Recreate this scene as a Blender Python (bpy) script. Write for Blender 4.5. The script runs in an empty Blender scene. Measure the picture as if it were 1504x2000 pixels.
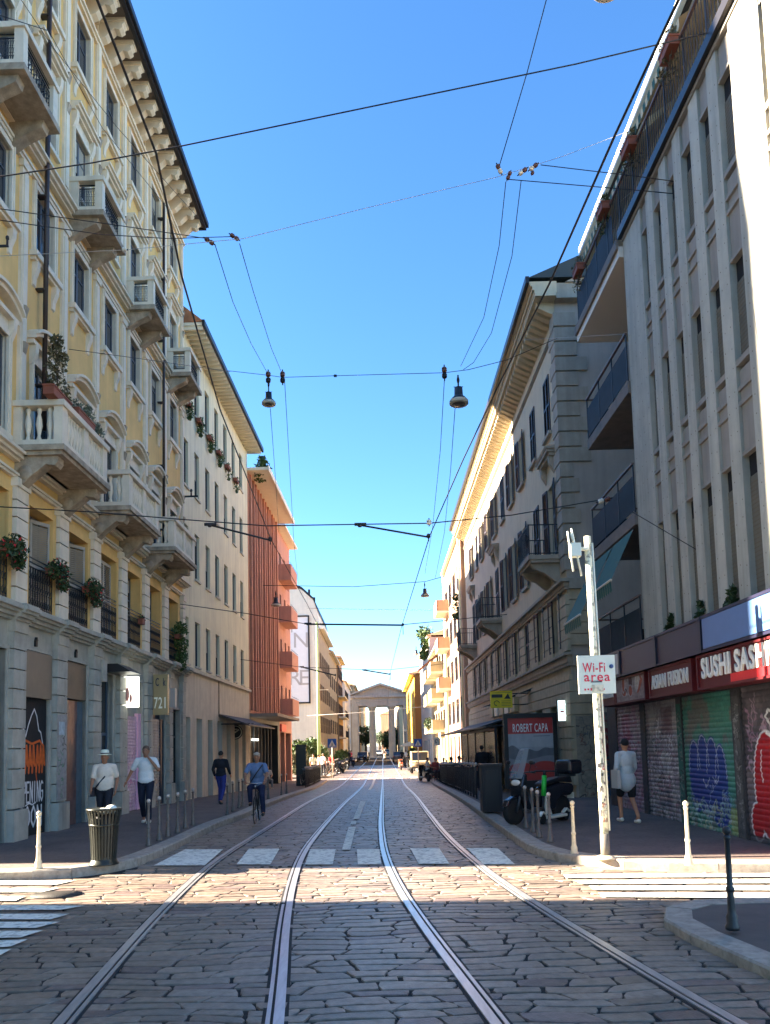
import bpy, bmesh, math, random
import numpy as np
from mathutils import Vector, Matrix
random.seed(7); RNG=np.random.RandomState(5)
SC=bpy.context.scene
COL=SC.collection
PI=math.pi
# ---------------------------------------------------------------- camera
F_=1500.; PX,PY=752.,1327.; H0=1.85
def _n(v): return v/np.linalg.norm(v)
CD=_n(np.array([(748-PX)/F_,(1456-PY)/F_,1.]))
CU=np.array([-425/F_,-17000/F_,1.]); CU=_n(CU-CD*CU.dot(CD))
CR=np.cross(CD,CU); CR=CR if CR[0]>0 else -CR
# rows: world axes expressed in camera coords (right, down, forward)
W2C=np.stack([CR,CD,CU],1)            # camera coords = W2C @ world
C2W=W2C.T
cam=bpy.data.cameras.new('camera'); co=bpy.data.objects.new('camera',cam); COL.objects.link(co)
r=C2W@np.array([1,0,0]); u=C2W@np.array([0,-1,0]); b=C2W@np.array([0,0,-1])
co.matrix_world=Matrix(((r[0],u[0],b[0],0),(r[1],u[1],b[1],0),(r[2],u[2],b[2],H0),(0,0,0,1)))
cam.sensor_fit='HORIZONTAL'; cam.sensor_width=36; cam.lens=F_/1504*36
cam.shift_x=-(PX-752)/1504; cam.shift_y=(PY-1000)/1504
cam.clip_start=.1; cam.clip_end=3000
SC.camera=co
# ---------------------------------------------------------------- light
SUN_EL=math.radians(26); SUN_DIR=Vector((-1,.09,0)).normalized()   # towards the sun, horizontally
az=math.atan2(SUN_DIR.x,SUN_DIR.y)
world=bpy.data.worlds.new('World'); SC.world=world; world.use_nodes=True
nt=world.node_tree; nt.nodes.clear()
sky=nt.nodes.new('ShaderNodeTexSky'); sky.sky_type='NISHITA'; sky.sun_disc=False
sky.sun_elevation=SUN_EL; sky.sun_rotation=az; sky.air_density=1.0; sky.dust_density=.3; sky.ozone_density=4; sky.altitude=100
bg=nt.nodes.new('ShaderNodeBackground'); bg.inputs[1].default_value=.05
wo=nt.nodes.new('ShaderNodeOutputWorld'); gm=nt.nodes.new('ShaderNodeGamma'); gm.inputs[1].default_value=1.08; hs=nt.nodes.new('ShaderNodeHueSaturation'); hs.inputs['Saturation'].default_value=1.13; hs.inputs['Value'].default_value=.69; hs.inputs['Hue'].default_value=.500; nt.links.new(gm.outputs[0],hs.inputs['Color']); nt.links.new(sky.outputs[0],gm.inputs[0]); nt.links.new(hs.outputs[0],bg.inputs[0]); nt.links.new(bg.outputs[0],wo.inputs[0])
sd=bpy.data.lights.new('sun','SUN'); sd.energy=3.7; sd.angle=math.radians(.5); sd.color=(1,.86,.68)
so=bpy.data.objects.new('sun',sd); COL.objects.link(so)
tosun=Vector((SUN_DIR.x*math.cos(SUN_EL),SUN_DIR.y*math.cos(SUN_EL),math.sin(SUN_EL)))
so.rotation_euler=tosun.to_track_quat('Z','Y').to_euler(); so.location=(-30,10,40)
SC.view_settings.view_transform='Standard'; SC.view_settings.look='None'; SC.view_settings.gamma=1
SC.view_settings.exposure=3.6
# ---------------------------------------------------------------- measuring helpers (photo pixel + known plane -> metres)
def ray(px,py): return C2W@np.array([(px-PX)/F_,(py-PY)/F_,1.])
def zg(y):
    t=min(max((y-20)/32,0),1); return -.6*t*t*(3-2*t)
def G(px,py,h=0):
    r=ray(px,py); lo,hi=1.,700.
    for k in range(50):
        m=(lo+hi)/2
        if H0+r[2]*m/r[1]-(zg(m)+h)>0: lo=m
        else: hi=m
    return Vector((r[0]/r[1]*lo,lo,zg(lo)+h))
def P(px,py,Y):
    r=ray(px,py); s=Y/r[1]; return Vector((r[0]*s,Y,r[2]*s+H0))
def PXX(px,py,X):
    r=ray(px,py); s=X/r[0]; return Vector((X,r[1]*s,r[2]*s+H0))
# ---------------------------------------------------------------- materials
MATS={}
def mat(name,col,rough=.8,metal=0,noise=0,nscale=3,bump=0,bscale=30,col2=None,spec=None,emit=None,emitc=None,alpha=None,trans=None,streak=0,dirt=0,stretch=None):
    if name in MATS: return MATS[name]
    if metal<.5 and 'leaf' not in name and max(col)>.07:      # walls and paving measured a little too dark: raise their albedo
        col=tuple(min(.84,c*k) for c,k in zip(col,(1.45,1.28,1.08)))
        if col2: col2=tuple(min(.84,c*1.28) for c in col2)
    m=bpy.data.materials.new(name); m.use_nodes=True; t=m.node_tree; N=t.nodes; L=t.links
    p=N['Principled BSDF']; p.inputs['Roughness'].default_value=rough; p.inputs['Metallic'].default_value=metal
    p.inputs['Base Color'].default_value=(*col,1)
    if spec is not None: p.inputs['Specular IOR Level'].default_value=spec
    if emit: p.inputs['Emission Strength'].default_value=emit; p.inputs['Emission Color'].default_value=(*(emitc or col),1)
    if alpha is not None: p.inputs['Alpha'].default_value=alpha
    if trans is not None: p.inputs['Transmission Weight'].default_value=trans
    geo=N.new('ShaderNodeNewGeometry'); out=None
    def mapped(sc):
        mp=N.new('ShaderNodeMapping'); mp.inputs['Scale'].default_value=sc; L.new(geo.outputs['Position'],mp.inputs[0]); return mp.outputs[0]
    def mixc(fac,a,b,bt='MIX'):
        x=N.new('ShaderNodeMix'); x.data_type='RGBA'; x.blend_type=bt
        if isinstance(fac,float): x.inputs[0].default_value=fac
        else: L.new(fac,x.inputs[0])
        for i,v in ((6,a),(7,b)):
            if isinstance(v,tuple): x.inputs[i].default_value=(*v,1)
            else: L.new(v,x.inputs[i])
        return x.outputs[2]
    cur=None
    if noise or col2:
        n=N.new('ShaderNodeTexNoise'); n.inputs['Scale'].default_value=nscale; n.inputs['Detail'].default_value=6; n.inputs['Roughness'].default_value=.65
        L.new(mapped(stretch or (1,1,1)),n.inputs['Vector'])
        rp=N.new('ShaderNodeValToRGB'); rp.color_ramp.elements[0].position=.32; rp.color_ramp.elements[1].position=.68
        c2=col2 or tuple(c*(1-noise) for c in col)
        rp.color_ramp.elements[0].color=(*c2,1); rp.color_ramp.elements[1].color=(*col,1)
        L.new(n.outputs[0],rp.inputs[0]); cur=rp.outputs[0]
    if streak:
        n=N.new('ShaderNodeTexNoise'); n.inputs['Scale'].default_value=1; n.inputs['Detail'].default_value=5
        L.new(mapped((5,5,.35)),n.inputs['Vector'])
        rp=N.new('ShaderNodeValToRGB'); rp.color_ramp.elements[0].position=.42; rp.color_ramp.elements[1].position=.72
        rp.color_ramp.elements[0].color=(0,0,0,1); rp.color_ramp.elements[1].color=(streak,)*3+(1,)
        L.new(n.outputs[0],rp.inputs[0])
        cur=mixc(rp.outputs[0],cur or tuple(col),tuple(c*.35 for c in col))
    if dirt:
        n=N.new('ShaderNodeTexNoise'); n.inputs['Scale'].default_value=14; n.inputs['Detail'].default_value=8
        L.new(mapped((1,1,1)),n.inputs['Vector'])
        rp=N.new('ShaderNodeValToRGB'); rp.color_ramp.elements[0].position=.5; rp.color_ramp.elements[1].position=.62
        rp.color_ramp.elements[0].color=(0,0,0,1); rp.color_ramp.elements[1].color=(dirt,)*3+(1,)
        L.new(n.outputs[0],rp.inputs[0]); cur=mixc(rp.outputs[0],cur or tuple(col),tuple(c*.25 for c in col))
    if cur: L.new(cur,p.inputs['Base Color'])
    if bump:
        n=N.new('ShaderNodeTexNoise'); n.inputs['Scale'].default_value=bscale; n.inputs['Detail'].default_value=6
        L.new(mapped((1,1,1)),n.inputs['Vector'])
        bp=N.new('ShaderNodeBump'); bp.inputs['Strength'].default_value=bump; bp.inputs['Distance'].default_value=.02
        L.new(n.outputs[0],bp.inputs['Height']); L.new(bp.outputs[0],p.inputs['Normal'])
    MATS[name]=m; return m
def attr_mat(name,rough=.6,metal=0,bump=0,dirt=.3,nscale=9,gain=(1,1,1)):
    if name in MATS: return MATS[name]
    m=bpy.data.materials.new(name); m.use_nodes=True; t=m.node_tree; N=t.nodes; L=t.links; p=N['Principled BSDF']
    p.inputs['Roughness'].default_value=rough; p.inputs['Metallic'].default_value=metal
    a=N.new('ShaderNodeAttribute'); a.attribute_name='Col'; geo=N.new('ShaderNodeNewGeometry')
    n=N.new('ShaderNodeTexNoise'); n.inputs['Scale'].default_value=nscale; n.inputs['Detail'].default_value=8; L.new(geo.outputs['Position'],n.inputs['Vector'])
    rp=N.new('ShaderNodeMapRange'); rp.inputs[1].default_value=.3; rp.inputs[2].default_value=.7; rp.inputs[3].default_value=1-dirt; rp.inputs[4].default_value=1.0+dirt*.3
    L.new(n.outputs[0],rp.inputs[0])
    x=N.new('ShaderNodeVectorMath'); x.operation='SCALE'; L.new(a.outputs['Color'],x.inputs[0]); L.new(rp.outputs[0],x.inputs['Scale'])
    L.new(x.outputs[0],p.inputs['Base Color'])
    if bump:
        n2=N.new('ShaderNodeTexNoise'); n2.inputs['Scale'].default_value=60; n2.inputs['Detail'].default_value=6; L.new(geo.outputs['Position'],n2.inputs['Vector'])
        bp=N.new('ShaderNodeBump'); bp.inputs['Strength'].default_value=bump; bp.inputs['Distance'].default_value=.01
        L.new(n2.outputs[0],bp.inputs['Height']); L.new(bp.outputs[0],p.inputs['Normal'])
    MATS[name]=m; return m
# ---------------------------------------------------------------- mesh builder
class MB:
    def __init__(s): s.v=[]; s.f=[]; s.m=[]; s.s=[]; s.mats=[]
    def mi(s,m):
        if m not in s.mats: s.mats.append(m)
        return s.mats.index(m)
    def add(s,vs,fs,m,smooth=False):
        o=len(s.v); s.v+= [tuple(v) for v in vs]; k=s.mi(m)
        for f in fs: s.f.append([i+o for i in f]); s.m.append(k); s.s.append(smooth)
        return s
    def box(s,x0,x1,y0,y1,z0,z1,m,M=None):
        vs=[Vector((x,y,z)) for z in (z0,z1) for y in (y0,y1) for x in (x0,x1)]
        if M is not None: vs=[M@v for v in vs]
        return s.add(vs,[(0,2,3,1),(4,5,7,6),(0,1,5,4),(2,6,7,3),(0,4,6,2),(1,3,7,5)],m)
    def quad(s,a,b,c,d,m): return s.add([a,b,c,d],[(0,1,2,3)],m)
    def prism(s,prof,x0,x1,m,axis='x',closed=True):
        """profile points (p,q) swept: axis x -> (y,z); axis y -> (x,z); axis z -> (x,y)"""
        n=len(prof)
        def pt(t,p,q): return (t,p,q) if axis=='x' else ((p,t,q) if axis=='y' else (p,q,t))
        vs=[pt(x0,*p) for p in prof]+[pt(x1,*p) for p in prof]
        fs=[(i,(i+1)%n,n+(i+1)%n,n+i) for i in range(n if closed else n-1)]
        if closed: fs+= [tuple(range(n))[::-1],tuple(range(n,2*n))]
        return s.add(vs,fs,m)
    def tube(s,pts,r,m,n=6,cap=True):
        pts=[Vector(p) for p in pts]; rr=r if isinstance(r,(list,tuple)) else [r]*len(pts); vs=[]; 
        ref=None
        for i,p in enumerate(pts):
            a=pts[max(i-1,0)]; b=pts[min(i+1,len(pts)-1)]; t=(b-a).normalized() if (b-a).length>1e-9 else Vector((0,0,1))
            if ref is None: ref=Vector((0,0,1)) if abs(t.z)<.9 else Vector((1,0,0))
            e=t.cross(ref)
            if e.length<1e-4: e=t.cross(Vector((0,1,.1)))
            e.normalize(); g=e.cross(t).normalized(); ref=g
            for k in range(n):
                c=2*PI*k/n; vs.append(p+(e*math.cos(c)+g*math.sin(c))*rr[i])
        fs=[]
        for i in range(len(pts)-1):
            for k in range(n): a=i*n+k; b=i*n+(k+1)%n; fs.append((a,b,b+n,a+n))
        if cap: fs+= [tuple(range(n))[::-1],tuple(range(len(pts)*n-n,len(pts)*n))]
        return s.add(vs,fs,m,True)
    def lathe(s,prof,c,m,n=12,M=None,smooth=True,sx=1,sy=1):
        vs=[]; c=Vector(c)
        for (r,z) in prof:
            for k in range(n):
                a=2*PI*k/n; v=Vector((r*math.cos(a)*sx,r*math.sin(a)*sy,z)); 
                if M is not None: v=M@v
                vs.append(v+c)
        fs=[]
        for i in range(len(prof)-1):
            for k in range(n): a=i*n+k; b=i*n+(k+1)%n; fs.append((a,b,b+n,a+n))
        fs+= [tuple(range(n))[::-1],tuple(range(len(prof)*n-n,len(prof)*n))]
        return s.add(vs,fs,m,smooth)
    def ell(s,c,rx,ry,rz,m,n=12,k=7,M=None):
        prof=[(max(math.sin(PI*i/k),.02),-math.cos(PI*i/k)) for i in range(k+1)]
        S=Matrix.Diagonal((rx,ry,rz)); 
        if M is not None: S=M.to_3x3()@S
        return s.lathe(prof,c,m,n,M=S)
    def mesh(s,name,recalc=True):
        me=bpy.data.meshes.new(name); me.from_pydata(s.v,[],s.f)
        for m in s.mats: me.materials.append(m)
        me.polygons.foreach_set('material_index',s.m); me.polygons.foreach_set('use_smooth',s.s)
        if recalc:
            bm=bmesh.new(); bm.from_mesh(me); bmesh.ops.recalc_face_normals(bm,faces=bm.faces); bm.to_mesh(me); bm.free()
        me.update(); return me
    def obj(s,name,parent=None,loc=(0,0,0),rz=0,recalc=True):
        return link(name,s.mesh(name,recalc),parent,loc,rz)
def link(name,me,parent=None,loc=(0,0,0),rz=0,rot=None):
    o=bpy.data.objects.new(name,me); COL.objects.link(o); o.location=loc
    o.rotation_euler=rot if rot is not None else (0,0,rz)
    if parent: o.parent=parent
    return o
def tag(o,label,cat,group=None,kind=None):
    if label: o['label']=label
    if cat: o['category']=cat
    if group: o['group']=group
    if kind: o['kind']=kind
    return o
def struct(o): o['kind']='structure'; return o
def thing(name,label,cat,loc=(0,0,0),rz=0,group=None):
    o=bpy.data.objects.new(name,None); COL.objects.link(o); o.location=loc; o.rotation_euler=(0,0,rz); o.empty_display_size=.2
    return tag(o,label,cat,group)
def dup(root,loc,rz=None,label=None,group=None,scale=None):
    def cp(o,par):
        c=o.copy(); COL.objects.link(c)
        if par: c.parent=par
        for ch in list(o.children): cp(ch,c)
        return c
    c=cp(root,None); c.location=loc
    if rz is not None: c.rotation_euler=(0,0,rz)
    if scale: c.scale=(scale,)*3
    if label: c['label']=label
    if group: c['group']=group
    return c
TXT={}
def text_mesh(s,m,h=1,ext=.01,bold=.0,sx=1):
    key=(s,m.name,h,ext,bold,sx)
    if key in TXT: return TXT[key]
    cu=bpy.data.curves.new('t','FONT'); cu.body=s; cu.size=1; cu.extrude=ext/h; cu.offset=bold; cu.align_x='CENTER'; cu.align_y='CENTER'; cu.resolution_u=3; cu.space_character=1.12
    o=bpy.data.objects.new('t',cu); COL.objects.link(o)
    dg=bpy.context.evaluated_depsgraph_get(); me=bpy.data.meshes.new_from_object(o.evaluated_get(dg)); bpy.data.objects.remove(o)
    me.transform(Matrix.Diagonal((h*sx*1.4,h*1.4,h,1)))        # capitals about .7 of size
    me.materials.clear(); me.materials.append(m); TXT[key]=me; return me
def text(s,m,parent,loc,h,w=None,rot=(PI/2,0,0),ext=.01,bold=.0,name='lettering'):
    me=text_mesh(s,m,h,ext,bold)
    xs=[v.co.x for v in me.vertices]; ww=max(xs)-min(xs)
    o=link(name,me,parent,loc,rot=rot)
    if w: o.scale=(w/ww,1,1)
    return o
# painted panels: pigment rasterised onto a fine grid mesh
class Paint:
    def __init__(s,w,h,res=.012,base=(.3,.3,.3)):
        s.w,s.h=w,h; s.nx=int(w/res)+1; s.nz=int(h/res)+1
        s.X,s.Z=np.meshgrid(np.linspace(0,w,s.nx),np.linspace(0,h,s.nz)); s.c=np.ones((s.nz,s.nx,3))*np.array(base)
        s.a=res
    def _b(s,mask,col,op=1.): 
        mk=np.clip(mask,0,1)[...,None]*op; s.c=s.c*(1-mk)+np.array(col)*mk
    def ell(s,cx,cz,rx,rz,col,rot=0,op=1.,line=None,lw=.025):
        dx,dz=s.X-cx,s.Z-cz; c,n=math.cos(rot),math.sin(rot); a=(dx*c+dz*n)/rx; b=(-dx*n+dz*c)/rz
        d=(np.sqrt(a*a+b*b)-1)*min(rx,rz)
        s._b(.5-d/s.a,col,op)
        if line: s._b(.5-(np.abs(d)-lw/2)/s.a,line,1)
    def rect(s,x0,x1,z0,z1,col,op=1.):
        d=np.maximum(np.maximum(x0-s.X,s.X-x1),np.maximum(z0-s.Z,s.Z-z1)); s._b(.5-d/s.a,col,op)
    def line(s,pts,lw,col,op=1.):
        D=np.full(s.X.shape,9.)
        for (ax,az),(bx,bz) in zip(pts[:-1],pts[1:]):
            ux,uz=bx-ax,bz-az; l=ux*ux+uz*uz+1e-9; t=np.clip(((s.X-ax)*ux+(s.Z-az)*uz)/l,0,1)
            D=np.minimum(D,np.hypot(s.X-ax-t*ux,s.Z-az-t*uz))
        s._b(.5-(D-lw/2)/s.a,col,op)
    def noise(s,amt,cells=6,seed=1,col=None,thr=0):
        r=np.random.RandomState(seed); out=np.zeros(s.X.shape)
        for o in range(4):
            k=cells*2**o; g=r.rand(k+2,k+2); fx=s.X/s.w*k; fz=s.Z/s.h*k; ix=fx.astype(int); iz=fz.astype(int); tx=fx-ix; tz=fz-iz
            tx=tx*tx*(3-2*tx); tz=tz*tz*(3-2*tz)
            out+= (g[iz,ix]*(1-tx)*(1-tz)+g[iz,ix+1]*tx*(1-tz)+g[iz+1,ix]*(1-tx)*tz+g[iz+1,ix+1]*tx*tz)/2**o
        out/=1.875
        if col is None: s.c*= (1-amt+2*amt*out)[...,None]
        else: s._b((out-thr)*8,col,amt)
    def scribble(s,x0,x1,z0,z1,n,lw,cols,seed=3,size=.12):
        r=random.Random(seed)
        for i in range(n):
            x,z=r.uniform(x0,x1),r.uniform(z0,z1); pts=[(x,z)]; a=r.uniform(0,6.28)
            for k in range(r.randint(3,7)):
                a+=r.uniform(-2,2); x+=size*math.cos(a)*r.uniform(.3,1); z+=size*math.sin(a)*r.uniform(.3,1); pts.append((x,z))
            s.line(pts,lw*r.uniform(.6,1.4),r.choice(cols),r.uniform(.6,1))
    def mesh(s,name,m,disp=None,M=None):
        nz,nx=s.nz,s.nx; D=disp(s.X,s.Z) if disp else np.zeros(s.X.shape)
        co=np.stack([s.X,D,s.Z],-1).reshape(-1,3)
        i=np.arange(nz*nx).reshape(nz,nx); q=np.stack([i[:-1,:-1],i[:-1,1:],i[1:,1:],i[1:,:-1]],-1).reshape(-1,4)
        me=bpy.data.meshes.new(name); me.vertices.add(len(co)); me.vertices.foreach_set('co',co.ravel())
        me.loops.add(q.size); me.loops.foreach_set('vertex_index',q.ravel().astype(np.int32)); me.polygons.add(len(q))
        me.polygons.foreach_set('loop_start',np.arange(0,q.size,4,dtype=np.int32))
        me.update(calc_edges=True)
        ca=me.color_attributes.new('Col','FLOAT_COLOR','POINT'); a=np.ones((nz*nx,4),np.float32); a[:,:3]=np.clip(s.c.reshape(-1,3)*1.0,0,.85); ca.data.foreach_set('color',a.ravel())
        me.materials.append(m); me.validate(); return me
SLAT=lambda p=.09,d=.018: (lambda X,Z: -d*np.abs(np.sin(PI*Z/p))**.6)
def leaf_mesh(name,centres,radius,n,size,m,stem=None,seed=1,flat=1.):
    """n leaf blades spread through each clump; centres list of (x,y,z[,r])"""
    r=np.random.RandomState(seed); V=[];Fc=[]
    C=np.array([c[:3] for c in centres]); R=np.array([c[3] if len(c)>3 else radius for c in centres])
    idx=r.randint(0,len(C),n); d=r.normal(size=(n,3)); d/=np.linalg.norm(d,axis=1)[:,None]; d*= (r.rand(n)**.45)[:,None]; d[:,2]*=flat
    p=C[idx]+d*R[idx][:,None]
    a=r.normal(size=(n,3)); a/=np.linalg.norm(a,axis=1)[:,None]; b=np.cross(a,r.normal(size=(n,3))); b/=np.linalg.norm(b,axis=1)[:,None]
    sz=size*(.5+r.rand(n))[:,None]
    q=np.stack([p-a*sz,p-b*sz*.45,p+a*sz,p+b*sz*.45],1).reshape(-1,3)
    me=bpy.data.meshes.new(name); me.from_pydata(q.tolist(),[],[(4*i,4*i+1,4*i+2,4*i+3) for i in range(n)])
    me.materials.append(m); 
    ca=me.color_attributes.new('Col','FLOAT_COLOR','POINT')
    return me
# ================================================================ GROUND
M_ground=mat('ground_dark',(.07,.065,.062),.9,noise=.3,nscale=2)
M_mortar=mat('road_joint',(.026,.022,.021),.9,noise=.4,nscale=8,bump=.3)
M_granite=mat('kerb_granite',(.30,.29,.28),.7,noise=.35,nscale=6,bump=.3,bscale=60,dirt=.3)
M_pave=mat('pavement_asphalt',(.125,.106,.104),.85,noise=.35,nscale=1.2,bump=.35,bscale=90,dirt=.35)
M_steel=mat('rail_steel',(.68,.68,.69),.36,metal=.75,noise=.25,nscale=9,stretch=(3,.4,1))
M_groove=mat('rail_groove',(.012,.011,.012),.8)
M_white=mat('road_paint',(.72,.71,.68),.7,noise=.15,nscale=5,dirt=.55,bump=.2)
M_stone=attr_mat('sett_stone',rough=.42,bump=.55,dirt=.35,nscale=14)
def sheet(name,xs,ys,dz,m,zf=zg):
    b=MB(); n=len(xs); vs=[(x,y,zf(y)+dz) for y in ys for x in xs]
    b.add(vs,[(j*n+i,j*n+i+1,(j+1)*n+i+1,(j+1)*n+i) for j in range(len(ys)-1) for i in range(n-1)],m); return struct(b.obj(name,recalc=False))
YS=[-60,-10]+list(range(0,60,3))+[62,80,120,200,400,900,2500]
sheet('ground',[-1500,-300,-80,-20,-8,0,8,20,80,300,1500],YS,-.06,M_ground)
sheet('road',[-70,-20,-8,-4,0,4,8,20,70],[-30]+list(range(0,60,2))+[62,80,120,200,420],0,M_mortar)
# kerb lines (x along y)
KL=[(-4.46,11.5),(-4.12,11.9),(-3.95,12.6),(-3.9,15),(-3.95,18.4),(-3.72,20.6),(-3.75,32),(-3.95,52),(-4.0,54.5)]
KR=[(2.62,11.9),(2.4,12.5),(2.36,13.6),(2.4,20),(2.5,28),(2.7,38),(2.95,48),(3.05,52)]
def interp(L,y):
    for (x0,y0),(x1,y1) in zip(L[:-1],L[1:]):
        if y0<=y<=y1: return x0+(x1-x0)*(y-y0)/(y1-y0)
    return L[0][0] if y<L[0][1] else L[-1][0]
# setts: each stone a bevelled block of the paving
TR={'A':[(-1.6,0),(-2.25,5.3),(-2.45,7.2),(-2.68,9.6),(-2.86,13),(-2.76,17),(-2.68,21),(-2.66,31),(-2.66,52),(-2.66,150)],
    'B':[(-.3,0),(-.72,5.3),(-.93,7),(-1.12,8.9),(-1.29,11),(-1.43,13.6),(-1.42,17),(-1.34,22),(-1.25,31),(-1.24,52),(-1.24,150)],
    'C':[(1.3,0),(.69,5.2),(.5,6.7),(.27,8.6),(.07,10.9),(-.06,13.5),(-.12,18),(-.11,28),(-.1,54),(-.1,150)],
    'D':[(3.2,0),(2.22,5.1),(2.03,6.4),(1.83,7.9),(1.62,9.4),(1.4,12.1),(1.25,15.8),(1.19,22),(1.24,32),(1.3,53),(1.3,150)]}
def smooth(L,step):
    ys=[];xs=[]
    y=L[0][1]
    P_=np.array(L); 
    yy=np.arange(L[0][1],L[-1][1],step); xx=np.interp(yy,P_[:,1],P_[:,0])
    k=np.ones(7)/7; pad=np.pad(xx,3,mode='edge'); xx=np.convolve(pad,k,'valid'); return yy,xx
def setts():
    V=[];Fc=[];Cc=[]
    r=np.random.RandomState(11); y=2.6
    while y<96:
        pitch=r.uniform(.135,.19)*(1 if y<45 else 1.6)
        cross= (7.9<y<11.3) or (55<y<60)
        x=-24. if cross else -4.3; xe=16. if cross else 3.4; x+=r.uniform(0,.4)
        prev=r.uniform(-.07,.07)
        while x<xe:
            w=r.uniform(.30,.62)*(1 if y<45 else 1.3); sl=r.uniform(-.05,.05)
            g=.011+.014*r.rand()**2; h=.009+.005*r.rand(); z0=zg(y)
            x0,x1,y0,y1=x+g,x+w-g,y+g*.8,y+pitch-g*.8; ym=(y0+y1)/2; ww=.012
            wob=lambda: r.uniform(-.014,.014)
            top=[(x0+prev+ww*.6,y0+wob()),((x0+x1)/2,y0+wob()),(x1+sl-ww*.6,y0+wob()),(x1+r.uniform(-.005,.02),ym),(x1-sl-ww*.6,y1+wob()),((x0+x1)/2,y1+wob()),(x0-prev+ww*.6,y1+wob()),(x0-r.uniform(-.005,.02),ym)]
            cx,cy=(x0+x1)/2,ym; o=len(V); tl=r.uniform(-.006,.006)
            dome=.003
            V+= [(a,b,z0+h+tl*(a-cx)) for a,b in top]
            V+= [(a+(a-cx)*.02,b+(b-cy)*.03,z0-.004) for a,b in top]
            V+= [(cx+(a-cx)*.88,cy+(b-cy)*.78,z0+h+dome+tl*(a-cx)) for a,b in top]
            for k in range(8):
                k2=(k+1)%8; Fc.append((o+k,o+8+k,o+8+k2,o+k2)); Fc.append((o+16+k,o+k,o+k2,o+16+k2))
            Fc.append(tuple(o+16+k for k in range(8)))
            for q in range(o,o+24):
                a_,b_,c_=V[q]; V[q]=(a_,b_+.035*math.sin(2.6*a_+2.3*b_)+.016*math.sin(5.3*a_-1.7*b_)+.03*math.sin(.7*a_+.9*b_),c_)
            v=r.uniform(.72,1.2); t=r.rand()
            c=np.array([.295,.215,.160])*(1-t)+np.array([.265,.213,.172])*t
            if r.rand()<.1: c=np.array([.21,.15,.13])
            Cc+= [tuple(c*v)+(1,)]*24
            prev=sl; x+=w
        y+=pitch
    me=bpy.data.meshes.new('setts'); me.from_pydata(V,[],Fc)
    ca=me.color_attributes.new('Col','FLOAT_COLOR','POINT'); ca.data.foreach_set('color',np.array(Cc,np.float32).ravel())
    me.materials.append(M_stone)
    me.update()
    o=link('road_setts',me); struct(o)
setts()
def ribbon(L,w0,w1,z0,z1,m,b,step=.35):
    yy,xx=L; vs=[];fs=[]
    for y,x in zip(yy,xx):
        z=zg(y); vs+= [(x+w0,y,z),(x+w0,y,z+z1),(x+w1,y,z+z1),(x+w1,y,z)]
    for i in range(len(yy)-1):
        for k in range(3): a=4*i+k; fs.append((a,a+1,a+5,a+4))
    b.add(vs,fs,m)
for k,Lr in TR.items():
    s=smooth(Lr,.5); b=MB()
    sg=1 if k in 'AC' else -1   # groove on the inner side
    def rb(a,c,z,m): ribbon(s,min(a*sg,c*sg),max(a*sg,c*sg),0,z,m,b)
    rb(-.062,-.034,.016,M_groove); rb(-.034,.040,.028,M_steel); rb(.040,.062,.020,M_groove); rb(.062,.092,.027,M_steel); rb(.092,.12,.016,M_groove)
    o=b.obj('tram_rail',recalc=True); tag(o,{'A':'steel tram rail nearest the left kerb, curving away to the left','B':'steel tram rail just left of the dashed centre line','C':'steel tram rail just right of the dashed centre line','D':'steel tram rail nearest the right kerb and the ad panel'}[k],'tram rail','grooved tram rails set in the stone road')
# painted markings (each a thin sheet of paint over the stones)
def paintq(name,quads,h=.031):
    b=MB()
    for q in quads:
        pts=[G(*p) for p in q]
        n=6
        g=[[pts[0].lerp(pts[1],i/n).lerp(pts[3].lerp(pts[2],i/n),j/n) for i in range(n+1)] for j in range(n+1)]
        vs=[Vector((p.x,p.y,zg(p.y)+h)) for row in g for p in row]
        b.add(vs,[(j*(n+1)+i,j*(n+1)+i+1,(j+1)*(n+1)+i+1,(j+1)*(n+1)+i) for j in range(n) for i in range(n)],M_white)
    o=b.obj(name,recalc=False); return o
zs=[[(300,1694),(400,1694),(436,1662),(362,1662)],[(462,1692),(528,1692),(546,1661),(486,1661)],[(596,1692),(650,1692),(656,1662),(606,1662)],[(699,1692),(745,1692),(741,1662),(697,1662)],
    [(818,1691),(878,1691),(858,1660),(801,1660)],[(944,1692),(1006,1692),(972,1660),(912,1660)]]
for q in zs: struct(paintq('crosswalk_stripe',[q]))
for q in [[(668,1663),(684,1663),(695,1618),(681,1618)],[(684,1613),(695,1613),(697,1606),(687,1606)],[(690,1602),(702,1602),(714,1567),(704,1567)],[(719,1544),(724,1544),(737,1512),(733,1512)]]:
    struct(paintq('lane_dash',[q],.033))
for q in [[(-60,1772),(-60,1783),(120,1782),(165,1774)],[(-60,1790),(-60,1801),(100,1801),(136,1790)],[(-60,1806),(-60,1818),(70,1818),(118,1806)],[(-60,1825),(-60,1839),(40,1837),(84,1823)],[(-60,1845),(-60,1860),(20,1855),(54,1841)],[(-60,1866),(-60,1884),(-10,1878),(22,1860)],
          [(-60,1724),(-60,1733),(110,1732),(145,1724)],[(-60,1739),(-60,1747),(80,1747),(115,1739)],[(-60,1754),(-60,1764),(30,1764),(50,1755)]]:
    struct(paintq('crosswalk_stripe',[q]))
for q in [[(1105,1719),(1620,1716),(1600,1709),(1100,1712)],[(1135,1731),(1620,1729),(1600,1721),(1120,1724)],[(1160,1743),(1620,1744),(1600,1734),(1150,1735)],[(1180,1757),(1620,1760),(1600,1749),(1168,1749)]]:
    struct(paintq('crosswalk_stripe',[q]))
for i in range(6):
    x=-3.3+i*1.05; b=MB(); b.quad((x,56.2,-.565),(x+.5,56.2,-.565),(x+.5,58.2,-.565),(x,58.2,-.565),M_white); struct(b.obj('crosswalk_stripe'))
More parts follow.
